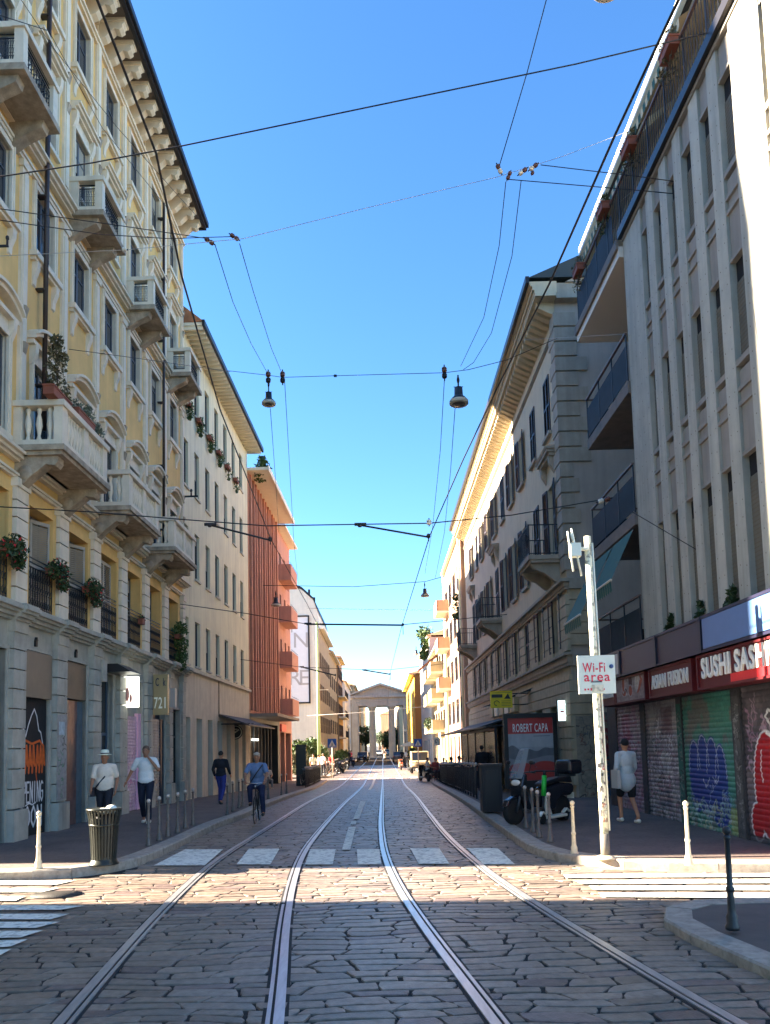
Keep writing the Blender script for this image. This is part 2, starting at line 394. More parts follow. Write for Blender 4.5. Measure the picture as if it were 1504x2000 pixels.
# pavements with granite kerbs
def poly_slab(name,pts,h,m,z=0):
    bm=bmesh.new(); top=[bm.verts.new((x,y,z+h)) for x,y in pts]; f=bm.faces.new(top)
    r=bmesh.ops.extrude_face_region(bm,geom=[f]); 
    for e in r['geom']:
        if isinstance(e,bmesh.types.BMVert): e.co.z-=h+.05
    bmesh.ops.triangulate(bm,faces=bm.faces); bmesh.ops.recalc_face_normals(bm,faces=bm.faces)
    me=bpy.data.meshes.new(name); bm.to_mesh(me); bm.free(); me.materials.append(m); return link(name,me)
def offset_line(L,d):
    out=[]
    for i,(x,y) in enumerate(L):
        a=Vector(L[max(i-1,0)]); b=Vector(L[min(i+1,len(L)-1)]); t=(b-a).normalized(); n=Vector((t.y,-t.x)); out.append((x+n.x*d,y+n.y*d))
    return out
def kerb(L,side,w=.3,h=.15,name='kerb'):
    # side=+1: pavement lies to the right of the line direction
    b=MB(); acc=0
    pts=[Vector(p) for p in L]; dense=[]
    for a,c in zip(pts[:-1],pts[1:]):
        n=max(1,int((c-a).length/.5))
        dense+= [a.lerp(c,k/n) for k in range(n)]
    dense.append(pts[-1]); k=3; 
    sm=[dense[0]]+[sum((dense[max(min(i+j,len(dense)-1),0)] for j in (-1,0,1)),Vector((0,0)))/3 for i in range(1,len(dense)-1)]+[dense[-1]]
    O=offset_line([tuple(p) for p in sm],w*side)
    for i in range(0,len(sm)-1,2):
        j=min(i+2,len(sm)-1); mid=min(i+1,len(sm)-1)
        seq=sorted(set([i,mid,j])); 
        for a,c in zip(seq[:-1],seq[1:]):
            gap=.008 if a==i else 0
            def at(q,o,t): return Vector(sm[q]).lerp(Vector(O[q]),t)
            A0,A1,B0,B1=Vector(sm[a]),Vector(O[a]),Vector(sm[c]),Vector(O[c])
            d=(B0-A0).normalized()*gap; A0=A0+d; A1=A1+d
            za,zb=zg(A0.y),zg(B0.y); hh=h+random.uniform(-.003,.003) if a==i else hh
            n1=(A1-A0)*.06; n2=(B1-B0)*.06
            vs=[(A0.x,A0.y,za-.05),(A0.x,A0.y,za+hh-.02),(A0.x+n1.x,A0.y+n1.y,za+hh),(A1.x,A1.y,za+hh),(A1.x,A1.y,za-.05),
                (B0.x,B0.y,zb-.05),(B0.x,B0.y,zb+hh-.02),(B0.x+n2.x,B0.y+n2.y,zb+hh),(B1.x,B1.y,zb+hh),(B1.x,B1.y,zb-.05)]
            b.add(vs,[(0,1,6,5),(1,2,7,6),(2,3,8,7),(3,4,9,8),(0,4,3,2,1),(5,6,7,8,9)],M_granite)
    return struct(b.obj(name))
kl=[(-40,11.7),(-5.7,11.5),(-4.7,11.5)]+KL[1:]
kerb(kl,-1); 
sl=[(-40,11.9)]+[(x-.27,y+(.25 if i<3 else 0)) for i,(x,y) in enumerate(kl[1:])]
def strip_pave(name,xa,xb,ys,m):
    b=MB()
    for y0,y1 in zip(ys[:-1],ys[1:]):
        b.quad((xa(y0),y0,zg(y0)+.14),(xb(y0),y0,zg(y0)+.14),(xb(y1),y1,zg(y1)+.14),(xa(y1),y1,zg(y1)+.14),m)
    return struct(b.obj(name,recalc=False))
poly_slab('pavement',[(-40,11.95),(-5.7,11.75),(-4.75,11.75),(-4.3,12.15),(-4.2,12.7),(-4.17,15),(-4.17,16),(-9,16),(-40,16)],.142,M_pave)['kind']='structure'
strip_pave('pavement',lambda y:-9,lambda y:interp(KL,y)-.25,[16,18.4,20.6,24,28,32,36,40,44,48,52,54.5],M_pave)
kr=[(16,9.2),(8,9.9),(5.2,10.45),(3.86,10.78),(2.9,11.35)]+KR[0:]
kerb(kr,1)
poly_slab('pavement',[(16,9.5),(8,10.15),(5.2,10.7),(3.9,11.05),(3.1,11.55),(2.8,12.1),(2.65,12.6),(2.62,13.6),(2.66,20),(9,20),(16,20)],.142,M_pave)['kind']='structure'
strip_pave('pavement',lambda y:interp(KR,y)+.25,lambda y:9,[20,24,28,32,36,40,44,48,52],M_pave)
kn=[(3.35,2.5),(3.1,4.3),(2.88,5.9),(2.62,7.6),(2.75,8.3),(3.3,8.55),(5,8.35),(16,7.6)]
kerb(kn,1,.27,.11)
poly_slab('pavement',[(3.65,2.3),(3.4,4.3),(3.16,5.9),(2.9,7.6),(3.0,8.1),(3.4,8.28),(5,8.08),(16,7.3),(16,2.3)],.104,mat('pavement_patch',(.085,.078,.082),.9,noise=.3,nscale=2,bump=.4,bscale=120))['kind']='structure'
# far pavements beyond the second crossing
KL2=[(-4.2,61),(-4.3,63),(-4.3,150)]; KR2=[(3.35,63),(3.1,66),(3.2,100),(3.2,150)]
kerb([(-30,61)]+KL2,-1); kerb([(30,62)]+KR2,1)
strip_pave('pavement',lambda y:-30 if y<75 else -9,lambda y:-4.5,[61.2,75],M_pave); strip_pave('pavement',lambda y:-9,lambda y:-4.55,[75,150],M_pave); strip_pave('pavement',lambda y:3.4,lambda y:9,[63.2,150],M_pave)
strip_pave('pavement',lambda y:-30,lambda y:-9,[54.5,54.6],M_pave)
# iron covers
b=MB(); b.lathe([(.0,.0),(.3,.0),(.3,.02),(.0,.021)],(0,0,0),mat('cast_iron',(.05,.045,.04),.6,metal=.3,noise=.3,nscale=30,bump=.5,bscale=80),20); 
o=b.obj('manhole_cover',loc=G(110,1751)+Vector((0,0,.012))); o.scale=(1.1,.8,1); tag(o,'iron manhole cover in the sunlit stones before the left kerb','manhole cover')
for i,(px,py) in enumerate([(483,1771),(512,1697)]):
    b=MB()
    for k in range(4): b.lathe([(.0,0),(.03,0),(.03,.012),(.0,.014)],(k*.14,0,0),mat('cast_iron',(.05,.045,.04)),8)
    o=b.obj('track_drain',loc=G(px,py)+Vector((0,0,.022))); tag(o,['row of four drain holes between the left rails at the shadow edge','row of four drain holes between the left rails beside the crosswalk'][i],'drain')
# ================================================================ BUILDING KIT
# local axes of every building: x along the street front (to the right as seen from the street), y into the building, z up
GLASS=mat('window_glass',(.025,.03,.04),.06,spec=.6)
GLASS2=mat('shop_glass',(.02,.022,.026),.08,spec=.7)
DARK=mat('dark_recess',(.008,.008,.010),.9)
def wall(b,x0,x1,z0,z1,holes,m,y=0,rev=.25,mrev=None):
    """flat wall with rectangular openings (hx0,hx1,hz0,hz1) and their reveals"""
    xs=sorted(set([x0,x1]+[h[i] for h in holes for i in (0,1) if x0<h[i]<x1])); zs=sorted(set([z0,z1]+[h[i] for h in holes for i in (2,3) if z0<h[i]<z1]))
    for i in range(len(xs)-1):
        k=0
        while k<len(zs)-1:
            cx=(xs[i]+xs[i+1])/2
            def solid(k): 
                cz=(zs[k]+zs[k+1])/2; return not any(h[0]<cx<h[1] and h[2]<cz<h[3] for h in holes)
            if not solid(k): k+=1; continue
            e=k
            while e+1<len(zs)-1 and solid(e+1): e+=1
            b.quad((xs[i],y,zs[k]),(xs[i+1],y,zs[k]),(xs[i+1],y,zs[e+1]),(xs[i],y,zs[e+1]),m); k=e+1
    for h in holes:
        a,c,d,e=h[:4]; r=h[4] if len(h)>4 else rev; mm=h[5] if len(h)>5 else (mrev or m)
        b.quad((a,y,d),(a,y+r,d),(a,y+r,e),(a,y,e),mm); b.quad((c,y,d),(c,y,e),(c,y+r,e),(c,y+r,d),mm)
        b.quad((a,y,e),(a,y+r,e),(c,y+r,e),(c,y,e),mm); b.quad((a,y,d),(c,y,d),(c,y+r,d),(a,y+r,d),mm)
def body(b,x0,x1,d,z0,z1,m,front=False,top=True):
    """sides, back and roof deck of the block"""
    b.quad((x0,0,z0),(x0,d,z0),(x0,d,z1),(x0,0,z1),m); b.quad((x1,0,z0),(x1,0,z1),(x1,d,z1),(x1,d,z0),m)
    b.quad((x0,d,z0),(x1,d,z0),(x1,d,z1),(x0,d,z1),m)
    if top: b.quad((x0,0,z1),(x1,0,z1),(x1,d,z1),(x0,d,z1),m)
    if front: b.quad((x0,0,z0),(x1,0,z0),(x1,0,z1),(x0,0,z1),m)
WC={}
def window_mesh(w,h,mf,style='sash',fr=.06):
    key=('w',round(w,2),round(h,2),mf.name,style)
    if key in WC: return WC[key]
    b=MB(); t=.05
    b.box(-w/2,-w/2+fr,0,t,0,h,mf); b.box(w/2-fr,w/2,0,t,0,h,mf); b.box(-w/2+fr,w/2-fr,0,t,h-fr,h,mf); b.box(-w/2+fr,w/2-fr,0,t,0,fr,mf)
    if w>.55 and style!='plain': b.box(-.035,.035,-.005,t-.005,fr,h-fr,mf)
    if style=='sash': b.box(-w/2+fr,w/2-fr,.004,t-.01,h*.68,h*.68+.04,mf)
    g=MB(); g.box(-w/2+fr*.7,w/2-fr*.7,.02,.035,fr*.7,h-fr*.7,GLASS)
    WC[key]=(b.mesh('window'),g.mesh('pane')); return WC[key]
def window(par,x,z,w,h,rev,mf,style='sash',name='window'):
    f,g=window_mesh(w,h,mf,style); o=link(name,f,par,(x,rev-.06,z)); link('pane',g,o)
    if random.random()<.38:
        k=random.choice((.2,.35,.55)); key=('bl',round(w,2),round(h,2),k)
        if key not in WC: bb=MB(); bb.box(-w/2+.07,w/2-.07,.012,.019,h*(1-k),h-.065,mat('pale_blind',(.26,.25,.22),.8)); WC[key]=bb.mesh('inner_blind')
        link('inner_blind',WC[key],o)
    return o
def louvre_mesh(w,h,m,n=None):
    key=('l',round(w,2),round(h,2),m.name)
    if key in WC: return WC[key]
    b=MB(); fr=.05
    b.box(0,fr,-.02,.02,0,h,m); b.box(w-fr,w,-.02,.02,0,h,m)
    for z in (0,h*.48,h-.08): b.box(fr,w-fr,-.02,.02,z,z+.08,m)
    z=.1
    while z<h-.1:
        b.add([(fr,-.016,z),(w-fr,-.016,z),(w-fr,.016,z+.035),(fr,.016,z+.035)],[(0,1,2,3)],m); z+=.05
    WC[key]=b.mesh('shutter'); return WC[key]
def shutter(par,x,z,w,h,m,y=0,ang=0): return link('shutter',louvre_mesh(w,h,m),par,(x,y,z),rz=ang)
def side_root(name,label,cat,Xf,Y0,slope=0,left=True):
    o=thing(name,label,cat,(Xf,Y0,0),(PI/2-math.atan(slope)) if left else -PI/2)
    return o
def roller(par,x,z,w,h,paint,y,name='roller_shutter',p=.095):
    me=paint.mesh(name,M_paintmetal,SLAT(p)); return link(name,me,par,(x,y,z))
M_paintmetal=attr_mat('painted_slats',rough=.5,dirt=.3,nscale=16)
M_paintwall=attr_mat('painted_wall',rough=.8,dirt=.3,nscale=10)
IRON=mat('wrought_iron',(.022,.024,.03),.5,metal=.3)
def cornice(b,x0,x1,z,steps,m,ret=0):
    """steps: list of (height, projection) stacked upward"""
    for h,p in steps: b.box(x0-ret*p,x1+ret*p,-p,.02,z,z+h,m); z+=h
    return z
# ================================================================ YELLOW PALAZZO (left, nearest)
YX0=-7.5+.0113*1.4; YY0=13.4; YS_=.0113
def yx(Y): return (Y-YY0)
Mst=mat('ground_stone',(.33,.36,.36),.75,noise=.3,nscale=2.5,bump=.25,bscale=40,streak=.35)
Mye=mat('yellow_render',(.58,.415,.175),.85,noise=.16,nscale=1.2,streak=.16,bump=.1,bscale=50)
Mcr=mat('cream_moulding',(.57,.56,.51),.75,noise=.16,nscale=3,streak=.18)
Mbal=mat('weathered_stone',(.36,.33,.28),.8,noise=.5,nscale=4,streak=.5,bump=.3)
Mshut=mat('grey_louvre',(.30,.30,.29),.6,noise=.2)
Mfr=mat('dark_window_frame',(.05,.06,.08),.5)
Mbrown=mat('brown_downpipe',(.035,.020,.016),.45)
Ysb=side_root('yellow_palazzo','yellow six-storey palazzo with cream mouldings, stone balconies and a bracketed eave on the left','building',YX0,YY0,YS_)
YL=28.2-YY0
bays=[1.15,3.2,5.22,7.25,9.3,11.35,13.45]
# ground floor
gops=[(yx(14.05),yx(15.2),0,3.95),(yx(15.9),yx(17.15),.1,4.05),(yx(18.0),yx(19.25),.1,4.05),(yx(20.15),yx(21.05),.1,3.95),(yx(22.2),yx(23.55),.1,3.95),(yx(24.45),yx(25.9),.1,3.95),(yx(26.7),yx(27.7),.1,3.3)]
b=MB(); wall(b,0,YL,-.3,4.55,[g+(.2,) for g in gops],Mst); b.obj('ground_wall',Ysb)
piers=[.3,yx(15.55),yx(17.57),yx(19.68),yx(21.6),yx(24.0),yx(26.3),yx(27.97)]
for k,px in enumerate(piers):
    w=.27 if k<6 else .2; b=MB()
    b.box(px-w-.03,px+w+.03,-.20,.02,-.2,.75,Mst)
    z=.78
    while z<4.3: b.box(px-w,px+w,-.13,.02,z,z+.375,Mst); z+=.40
    b.box(px-w-.02,px+w+.02,-.16,.02,4.32,4.58,Mst); b.obj('rusticated_pier',Ysb)
for h in gops: 
    b=MB()
    b.box(h[0]-.08,h[0],-.04,.1,h[2],h[3]+.08,Mst); b.box(h[1],h[1]+.08,-.04,.1,h[2],h[3]+.08,Mst); b.box(h[0],h[1],-.04,.1,h[3],h[3]+.08,Mst); b.obj('door_surround',Ysb)
b=MB(); cornice(b,0,YL,4.55,[(.06,.10),(.08,.18),(.06,.26),(.08,.34),(.04,.30)],Mst,1)
for px in piers: cornice(b,px-.3,px+.3,4.551,[(.06,.20),(.08,.28),(.06,.36),(.082,.42),(.042,.38)],Mst)
b.obj('cornice',Ysb)
# upper walls
F1=(4.9,7.15); F2=(8.3,10.35); F3=(12.85,14.4); F4=(15.95,17.6); F5=(19.2,20.9)
hole=[]
for c in bays:
    hole+= [(c-.58,c+.58,*F1,.32)]+[(c-.46,c+.46,a,d,.13,Mcr) for a,d in (F2,F3,F4,F5)]
b=MB(); wall(b,0,YL,4.87,22.2,hole,Mye); body(b,0,YL,12,-.3,22.2,Mye); b.obj('wall',Ysb)
for c in bays:
    b=MB(); b.box(c-.72,c-.58,-.05,.02,4.88,7.3,Mye); b.box(c+.58,c+.72,-.05,.02,4.88,7.3,Mye); b.box(c-.58,c+.58,-.05,.02,7.15,7.3,Mye); b.obj('reveal_frame',Ysb)
# first floor quoined pilasters and second cornice
edges=[.12]+[(a+c)/2 for a,c in zip(bays[:-1],bays[1:])]+[YL-.18]
for k,e in enumerate(edges):
    b=MB(); w=.25 if 0<k<7 else .17; z=4.9
    while z<7.2: b.box(e-w,e+w,-.12,.02,z,z+.33,Mcr); z+=.36
    b.box(e-w-.03,e+w+.03,-.16,.02,7.32,7.5,Mcr); b.obj('pilaster',Ysb)
b=MB(); cornice(b,0,YL,7.5,[(.06,.08),(.05,.12)],Mcr); cornice(b,0,YL,7.86,[(.05,.12),(.07,.2),(.06,.28),(.04,.24)],Mcr,1); b.obj('cornice',Ysb)
# upper giant strips
for k,e in enumerate(edges):
    for z0,z1 in ((8.1,14.55),(15.32,21.95)):
        b=MB(); w=.13 if 0<k<7 else .10
        b.box(e-w,e+w,-.07,.02,z0,z1,Mcr); b.box(e-w+.04,e+w-.04,-.10,.0,z0+.25,z1-.3,Mcr); b.box(e-w-.04,e+w+.04,-.11,.02,z1-.16,z1,Mcr); b.box(e-w-.03,e+w+.03,-.1,.02,z0,z0+.16,Mcr)
        for zz in (z0+2.3,z0+3.1): b.prism([(-.16,zz+.1),(-.10,zz-.12),(-.10,zz+.12)],e-.07,e+.07,Mbal)
        b.obj('pilaster_strip',Ysb)
b=MB(); cornice(b,0,YL,14.55,[(.08,.08),(.06,.12)],Mcr); cornice(b,0,YL,14.98,[(.06,.12),(.08,.2),(.06,.28),(.06,.22)],Mcr,1); b.obj('cornice',Ysb)
# window surrounds
def surround(par,c,z0,z1,w,ped=None,brackets=0):
    b=MB(); s=.125
    b.box(c-w-s,c-w,-.06,.03,z0,z1+s,Mcr); b.box(c+w,c+w+s,-.06,.03,z0,z1+s,Mcr); b.box(c-w,c+w,-.06,.03,z1,z1+s,Mcr)
    b.box(c-w-s+.03,c-w-s+.07,-.085,-.05,z0,z1+s,Mcr); b.box(c+w+s-.07,c+w+s-.03,-.085,-.05,z0,z1+s,Mcr)
    if brackets:
        b.box(c-w-s-.08,c+w+s+.08,-.17,.02,z0-.13,z0,Mcr); b.box(c-w-s-.04,c+w+s+.04,-.11,.02,z0-.2,z0-.13,Mcr)
        for x in (c-w-.02,c+w+.02): b.prism([(-.13,z0-.2),(-.13,z0-.35),(-.05,z0-.55),(-.04,z0-.72),(.0,z0-.75),(.0,z0-.2)],x-.07,x+.07,Mcr)
    else: b.box(c-w-s-.03,c+w+s+.03,-.1,.02,z0-.1,z0,Mcr)
    if ped:
        zt=z1+s+.12; 
        for x in (c-w-.08,c+w+.08): b.prism([(-.16,zt+.12),(-.14,zt-.1),(-.05,zt-.32),(0,zt-.34),(0,zt+.12)],x-.07,x+.07,Mcr)
        b.box(c-w,c+w,-.03,.02,z1+s,zt+.1,Mcr)
        n=12; W=w+s+.14; 
        if ped=='seg':
            top=[(c-W+2*W*i/n,zt+.2+.26*math.sin(PI*i/n)**.8) for i in range(n+1)]
            for dz,pp,th in ((0,.2,.09),(.09,.27,.07)):
                vs=[];
                for i in range(n):
                    (xa,za),(xb,zb)=top[i],top[i+1]
                    b.add([(xa,-pp,za+dz),(xb,-pp,zb+dz),(xb,-pp,zb+dz+th),(xa,-pp,za+dz+th),(xa,.02,za+dz),(xb,.02,zb+dz),(xb,.02,zb+dz+th),(xa,.02,za+dz+th)],[(0,1,2,3),(3,2,6,7),(0,4,5,1)]+([(0,3,7,4)] if i==0 else [])+([(1,5,6,2)] if i==n-1 else []),Mcr)
            b.box(c-W+.02,c+W-.02,-.15,.02,zt+.1,zt+.19,Mcr)
        else:
            cornice(b,c-W+.06,c+W-.06,zt+.1,[(.07,.12),(.08,.2),(.06,.26)],Mcr)
    return b.obj('window_surround',par)
for i,c in enumerate(bays):
    if i==0: pass
    window(Ysb,c,F1[0]+.02,1.14,2.2,.32,Mfr); 
    sh=[(.1,.55),(0,0),(.2,.9),(1,1),(.5,.6),(.4,.4),(.6,.7)][i]
    if i in (1,2): shutter(Ysb,c+.56,F1[0]+.05,.5,2.1,Mshut,.04,math.radians(180-28)); 
    if i==3:
        shutter(Ysb,c-.54,F1[0]+.05,.54,2.1,Mshut,.12,0); shutter(Ysb,c+.0,F1[0]+.05,.54,2.1,Mshut,.12,0)
    for (z0,z1,ped,br) in ((*F2,'seg',0),(*F3,None,1),(*F4,'flat',0),(*F5,None,1)):
        surround(Ysb,c,z0,z1,.46,ped,br); window(Ysb,c,z0+.01,.9,z1-z0-.02,.13,Mfr)
    if i in (1,3,5): shutter(Ysb,c+.02,F2[0]+.02,.42,1.98,Mshut,.1,0)
# iron railings of the first-floor french windows
def iron_panel(w,h,key='ip'):
    if (key,w,h) in WC: return WC[(key,w,h)]
    b=MB(); 
    for z in (0,h*.1,h-.02,h+.08,h+.18): b.box(-w/2,w/2,-.012,.012,z,z+.022,IRON)
    n=int(w/.11)
    for k in range(n+1):
        x=-w/2+w*k/n; b.box(x-.008,x+.008,-.008,.008,0,h,IRON)
    for k in range(n):
        x=-w/2+w*(k+.5)/n; a=w/n*.42
        for zz,sg in ((h*.2,1),(h*.5,-1),(h*.78,1)):
            b.tube([(x+a*math.cos(t)*sg*(1-t/9),-.01,zz+.11*math.sin(t)*(1-t/9)) for t in [i*.7 for i in range(9)]],.008,IRON,4)
    WC[(key,w,h)]=b.mesh('iron_railing'); return WC[(key,w,h)]
for c in bays: link('iron_railing',iron_panel(1.14,.95),Ysb,(c,-.03,4.9))
# balconies
BAL=[(.035,0),(.055,.03),(.045,.06),(.03,.1),(.05,.2),(.07,.3),(.055,.42),(.03,.52),(.045,.56),(.055,.6),(.03,.64)]
def scroll(b,x0,x1,zt,d,h,m,y0=0):
    prof=[(-d,zt),(-d,zt-.12),(-d+.06,zt-.2),(-d*.72,zt-.17),(-d*.55,zt-.3),(-d*.34,zt-h*.72),(-d*.2,zt-h*.93),(-.06,zt-h),(0,zt-h*.9),(0,zt)]
    b.prism(prof,x0,x1,m)
    for x in (x0-.012,x1-.02):
        b.lathe([(.02,0),(.15,0),(.15,.02),(.10,.03),(.10,.035),(.05,.035),(.05,.05),(.0,.05)] ,(x,-d*.24,zt-h*.55),m,14,M=Matrix.Rotation(PI/2,3,'Y'))
def stone_balcony(par,c,w,d,z,hb=.95):
    root=thing('t','x','x'); bpy.data.objects.remove(root)
    b=MB(); b.box(c-w/2-.06,c+w/2+.06,-d-.06,.0,z+.08,z+.2,Mbal); b.box(c-w/2,c+w/2,-d,.0,z,z+.08,Mbal)
    o=b.obj('balcony',par)
    for x in (c-w/2+.22,c+w/2-.22): k=MB(); scroll(k,x-.14,x+.14,z,d*.88,.62,Mbal); k.obj('bracket',o)
    k=MB()
    zt=z+.2
    for x0,x1,y0,y1 in ((c-w/2,c-w/2+.26,-d,-d+.18),(c+w/2-.26,c+w/2,-d,-d+.18),(c-.12,c+.12,-d,-d+.18),(c-w/2,c-w/2+.18,-.16,0),(c+w/2-.18,c+w/2,-.16,0)): k.box(x0,x1,y0,y1,zt+.12,zt+hb-.12,Mcr)
    k.box(c-w/2,c+w/2,-d,-d+.18,zt,zt+.12,Mcr); k.box(c-w/2,c-w/2+.18,-d+.18,0,zt,zt+.12,Mcr); k.box(c+w/2-.18,c+w/2,-d+.18,0,zt,zt+.12,Mcr)
    k.box(c-w/2-.05,c+w/2+.05,-d-.05,-d+.23,zt+hb-.12,zt+hb,Mcr); k.box(c-w/2-.05,c-w/2+.23,-d+.23,0,zt+hb-.12,zt+hb,Mcr); k.box(c+w/2-.23,c+w/2+.05,-d+.23,0,zt+hb-.12,zt+hb,Mcr)
    k.obj('parapet',o)
    k=MB(); sc=(hb-.24)/.64; prof=[(r,zz*sc) for r,zz in BAL]
    for s in (-1,1):
        n=6
        for i in range(n): 
            x=c+s*(.12+(w/2-.26-.12)*(i+.5)/n); k.lathe(prof,(x,-d+.09,zt+.12),Mcr,8)
    for s in (-1,1):
        n=3
        for i in range(n): k.lathe(prof,(c+s*(w/2-.09),-d+.18+(d-.34)*(i+.5)/n,zt+.12),Mcr,8)
    k.obj('baluster_row',o)
    return o
for c in (bays[1],bays[3],bays[5]): stone_balcony(Ysb,c,2.5,1.02,7.98)
def iron_balcony(par,c,w,d,z):
    b=MB(); b.box(c-w/2-.05,c+w/2+.05,-d-.05,0,z,z+.14,Mbal); o=b.obj('balcony',par)
    for x in (c-w/2+.2,c+w/2-.2): k=MB(); k.prism([(-d*.85,z),(-d*.8,z-.14),(-d*.4,z-.3),(0,z-.55),(0,z)],x-.13,x+.13,Mbal); k.obj('bracket',o)
    k=MB(); zt=z+.14
    for x0,x1,y0,y1 in ((c-w/2,c-w/2+.18,-d,-d+.18),(c+w/2-.18,c+w/2,-d,-d+.18)): k.box(x0,x1,y0,y1,zt,zt+.78,Mcr)
    k.box(c-w/2-.04,c+w/2+.04,-d-.04,-d+.22,zt+.78,zt+.9,Mcr)
    for x0 in (c-w/2,c+w/2-.18): 
        k.box(x0-.02,x0+.2,-d+.22,0,zt+.78,zt+.9,Mcr); k.box(x0,x0+.18,-.25,0,zt,zt+.78,Mcr); k.box(x0,x0+.18,-d+.18,-.25,zt,zt+.12,Mcr)
    k.box(c-w/2+.18,c+w/2-.18,-d,-d+.18,zt,zt+.1,Mcr); k.obj('parapet',o)
    link('iron_railing',iron_panel(round(w-.36,2),.62,'ib'),o,(c,-d+.09,zt+.1)).scale=(1,1,.85)
    for s in (-1,1): 
        q=link('iron_railing',iron_panel(round(w-.36,2),.62,'ib'),o,(c+s*(w/2-.09),-d/2,zt+.12),rz=PI/2); q.scale=((d-.42)/(w-.36),1,.85)
    return o
for c in (bays[0],bays[2],bays[4],bays[6]): iron_balcony(Ysb,c,1.5,.85,15.0)
# eave: soffit, big modillions, gutter
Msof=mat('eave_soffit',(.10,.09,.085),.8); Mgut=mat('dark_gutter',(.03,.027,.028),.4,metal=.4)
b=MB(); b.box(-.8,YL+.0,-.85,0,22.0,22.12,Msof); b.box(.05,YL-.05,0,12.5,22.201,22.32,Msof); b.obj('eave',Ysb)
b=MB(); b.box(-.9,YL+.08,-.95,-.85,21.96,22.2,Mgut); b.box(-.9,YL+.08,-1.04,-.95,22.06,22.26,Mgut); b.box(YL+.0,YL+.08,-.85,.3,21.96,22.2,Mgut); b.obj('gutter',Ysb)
b=MB(); cornice(b,0,YL,21.2,[(.08,.08),(.08,.14)],Mcr); b.obj('frieze',Ysb)
x=.15; 
while x<YL-.05:
    b=MB(); zt=21.99
    b.prism([(-.78,zt),(-.78,zt-.12),(-.72,zt-.17),(-.74,zt-.26),(-.64,zt-.33),(-.5,zt-.28),(-.38,zt-.4),(-.26,zt-.52),(-.14,zt-.56),(0,zt-.7),(0,zt)],x-.12,x+.12,Mcr)
    b.box(x-.16,x+.16,-.81,0,zt-.09,zt-.001,Mcr); b.obj('eave_bracket',Ysb); x+=.68
b=MB(); b.prism([(-.98,22.32),(5.6,25.4),(12.5,22.32)],.15,YL-.05,mat('roof_tile',(.33,.16,.09),.85,noise=.4,nscale=5)); b.obj('roof',Ysb)
for yy,py,z0,z1 in ((None,(70,400),8.9,20.6),(None,(300,620),8.2,20.8)):
    q=PXX(*py,-7.5); 
    b=MB(); x=q.y-YY0; b.tube([(x,-.2,z0),(x,-.2,z1)],.055 if z0>8.5 else .045,Mbrown,8)
    z=z0+1
    while z<z1: b.box(x-.07,x+.07,-.2,0,z,z+.04,Mbrown); z+=2.2
    b.obj('downpipe',Ysb)
# shop fronts
def door(par,x0,x1,z0,z1,m,y,glassm=None):
    b=MB(); w=x1-x0; b.box(x0,x0+.07,y,y+.07,z0,z1,m); b.box(x1-.07,x1,y,y+.07,z0,z1,m); b.box(x0+.07,x1-.07,y,y+.07,z1-.08,z1,m); b.box(x0+.07,x1-.07,y,y+.07,z0,z0+.25,m); b.box(x0+.07,x1-.07,y,y+.07,z0+2.2,z0+2.28,m); b.box((x0+x1)/2-.04,(x0+x1)/2+.04,y-.01,y+.06,z0+.25,z0+2.2,m)
    o=b.obj('shop_door',par); g=MB(); g.box(x0+.06,x1-.06,y+.025,y+.045,z0+.2,z1-.06,glassm or GLASS2); g.obj('pane',o); return o
pt=Paint(1.25,2.95,.010,(.012,.012,.014))
pt.line([(.02,2.2),(.1,2.05),(.2,2.3),(.3,2.1),(.42,2.35),(.55,2.55),(.68,2.7),(.8,2.55),(.9,2.25),(1.0,2.2),(1.1,1.95)],.035,(.8,.8,.8))
for k,(x,col) in enumerate([(.12,0),(.3,0),(.46,0),(.62,0),(.8,0),(.95,0),(1.08,0)]):
    pt.line([(x,1.35),(x+.05,1.9),(x+.12,1.5),(x+.02,1.62)],.075,(.72,.13,.015)); 
pt.line([(.06,1.98),(.3,2.02),(.6,1.95),(.95,2.02),(1.15,1.9)],.05,(.72,.13,.015)); pt.line([(.1,1.32),(.2,1.15)],.04,(.72,.13,.015)); pt.line([(.8,1.3),(.85,1.12)],.04,(.72,.13,.015))
L5={'P':[[(0,0),(0,1),(.9,1),(.9,.5),(0,.5)]],'E':[[(.9,0),(0,0),(0,1),(.9,1)],[(0,.5),(.8,.5)]],'N':[[(0,0),(0,1),(.9,0),(.9,1)]],'I':[[(.4,0),(.4,1)]],'G':[[(.9,.9),(.5,1),(0,.8),(0,.2),(.5,0),(.9,.2),(.9,.5),(.5,.5)]],'S':[[(.9,.9),(.4,1),(0,.75),(.85,.3),(.5,0),(0,.15)]],'O':[[(.45,1),(0,.7),(0,.3),(.45,0),(.9,.3),(.9,.7),(.45,1)]],'A':[[(0,0),(.45,1),(.9,0)],[(.2,.4),(.7,.4)]],'U':[[(0,1),(0,.2),(.45,0),(.9,.2),(.9,1)]],'R':[[(0,0),(0,1),(.9,1),(.9,.5),(0,.5),(.9,0)]],'M':[[(0,0),(0,1),(.45,.4),(.9,1),(.9,0)]],'T':[[(.45,0),(.45,1)],[(0,1),(.9,1)]],'H':[[(0,0),(0,1)],[(.9,0),(.9,1)],[(0,.5),(.9,.5)]],'1':[[(.2,.8),(.5,1),(.5,0)]],'K':[[(0,0),(0,1)],[(.9,1),(0,.45),(.9,0)]]}
def pword(pt,s,x,z,w,h,lw,col):
    cw=w/len(s)
    for i,ch in enumerate(s):
        for st in L5.get(ch,[]): pt.line([(x+(i+a*.75)*cw,z+b_*h) for a,b_ in st],lw,col)
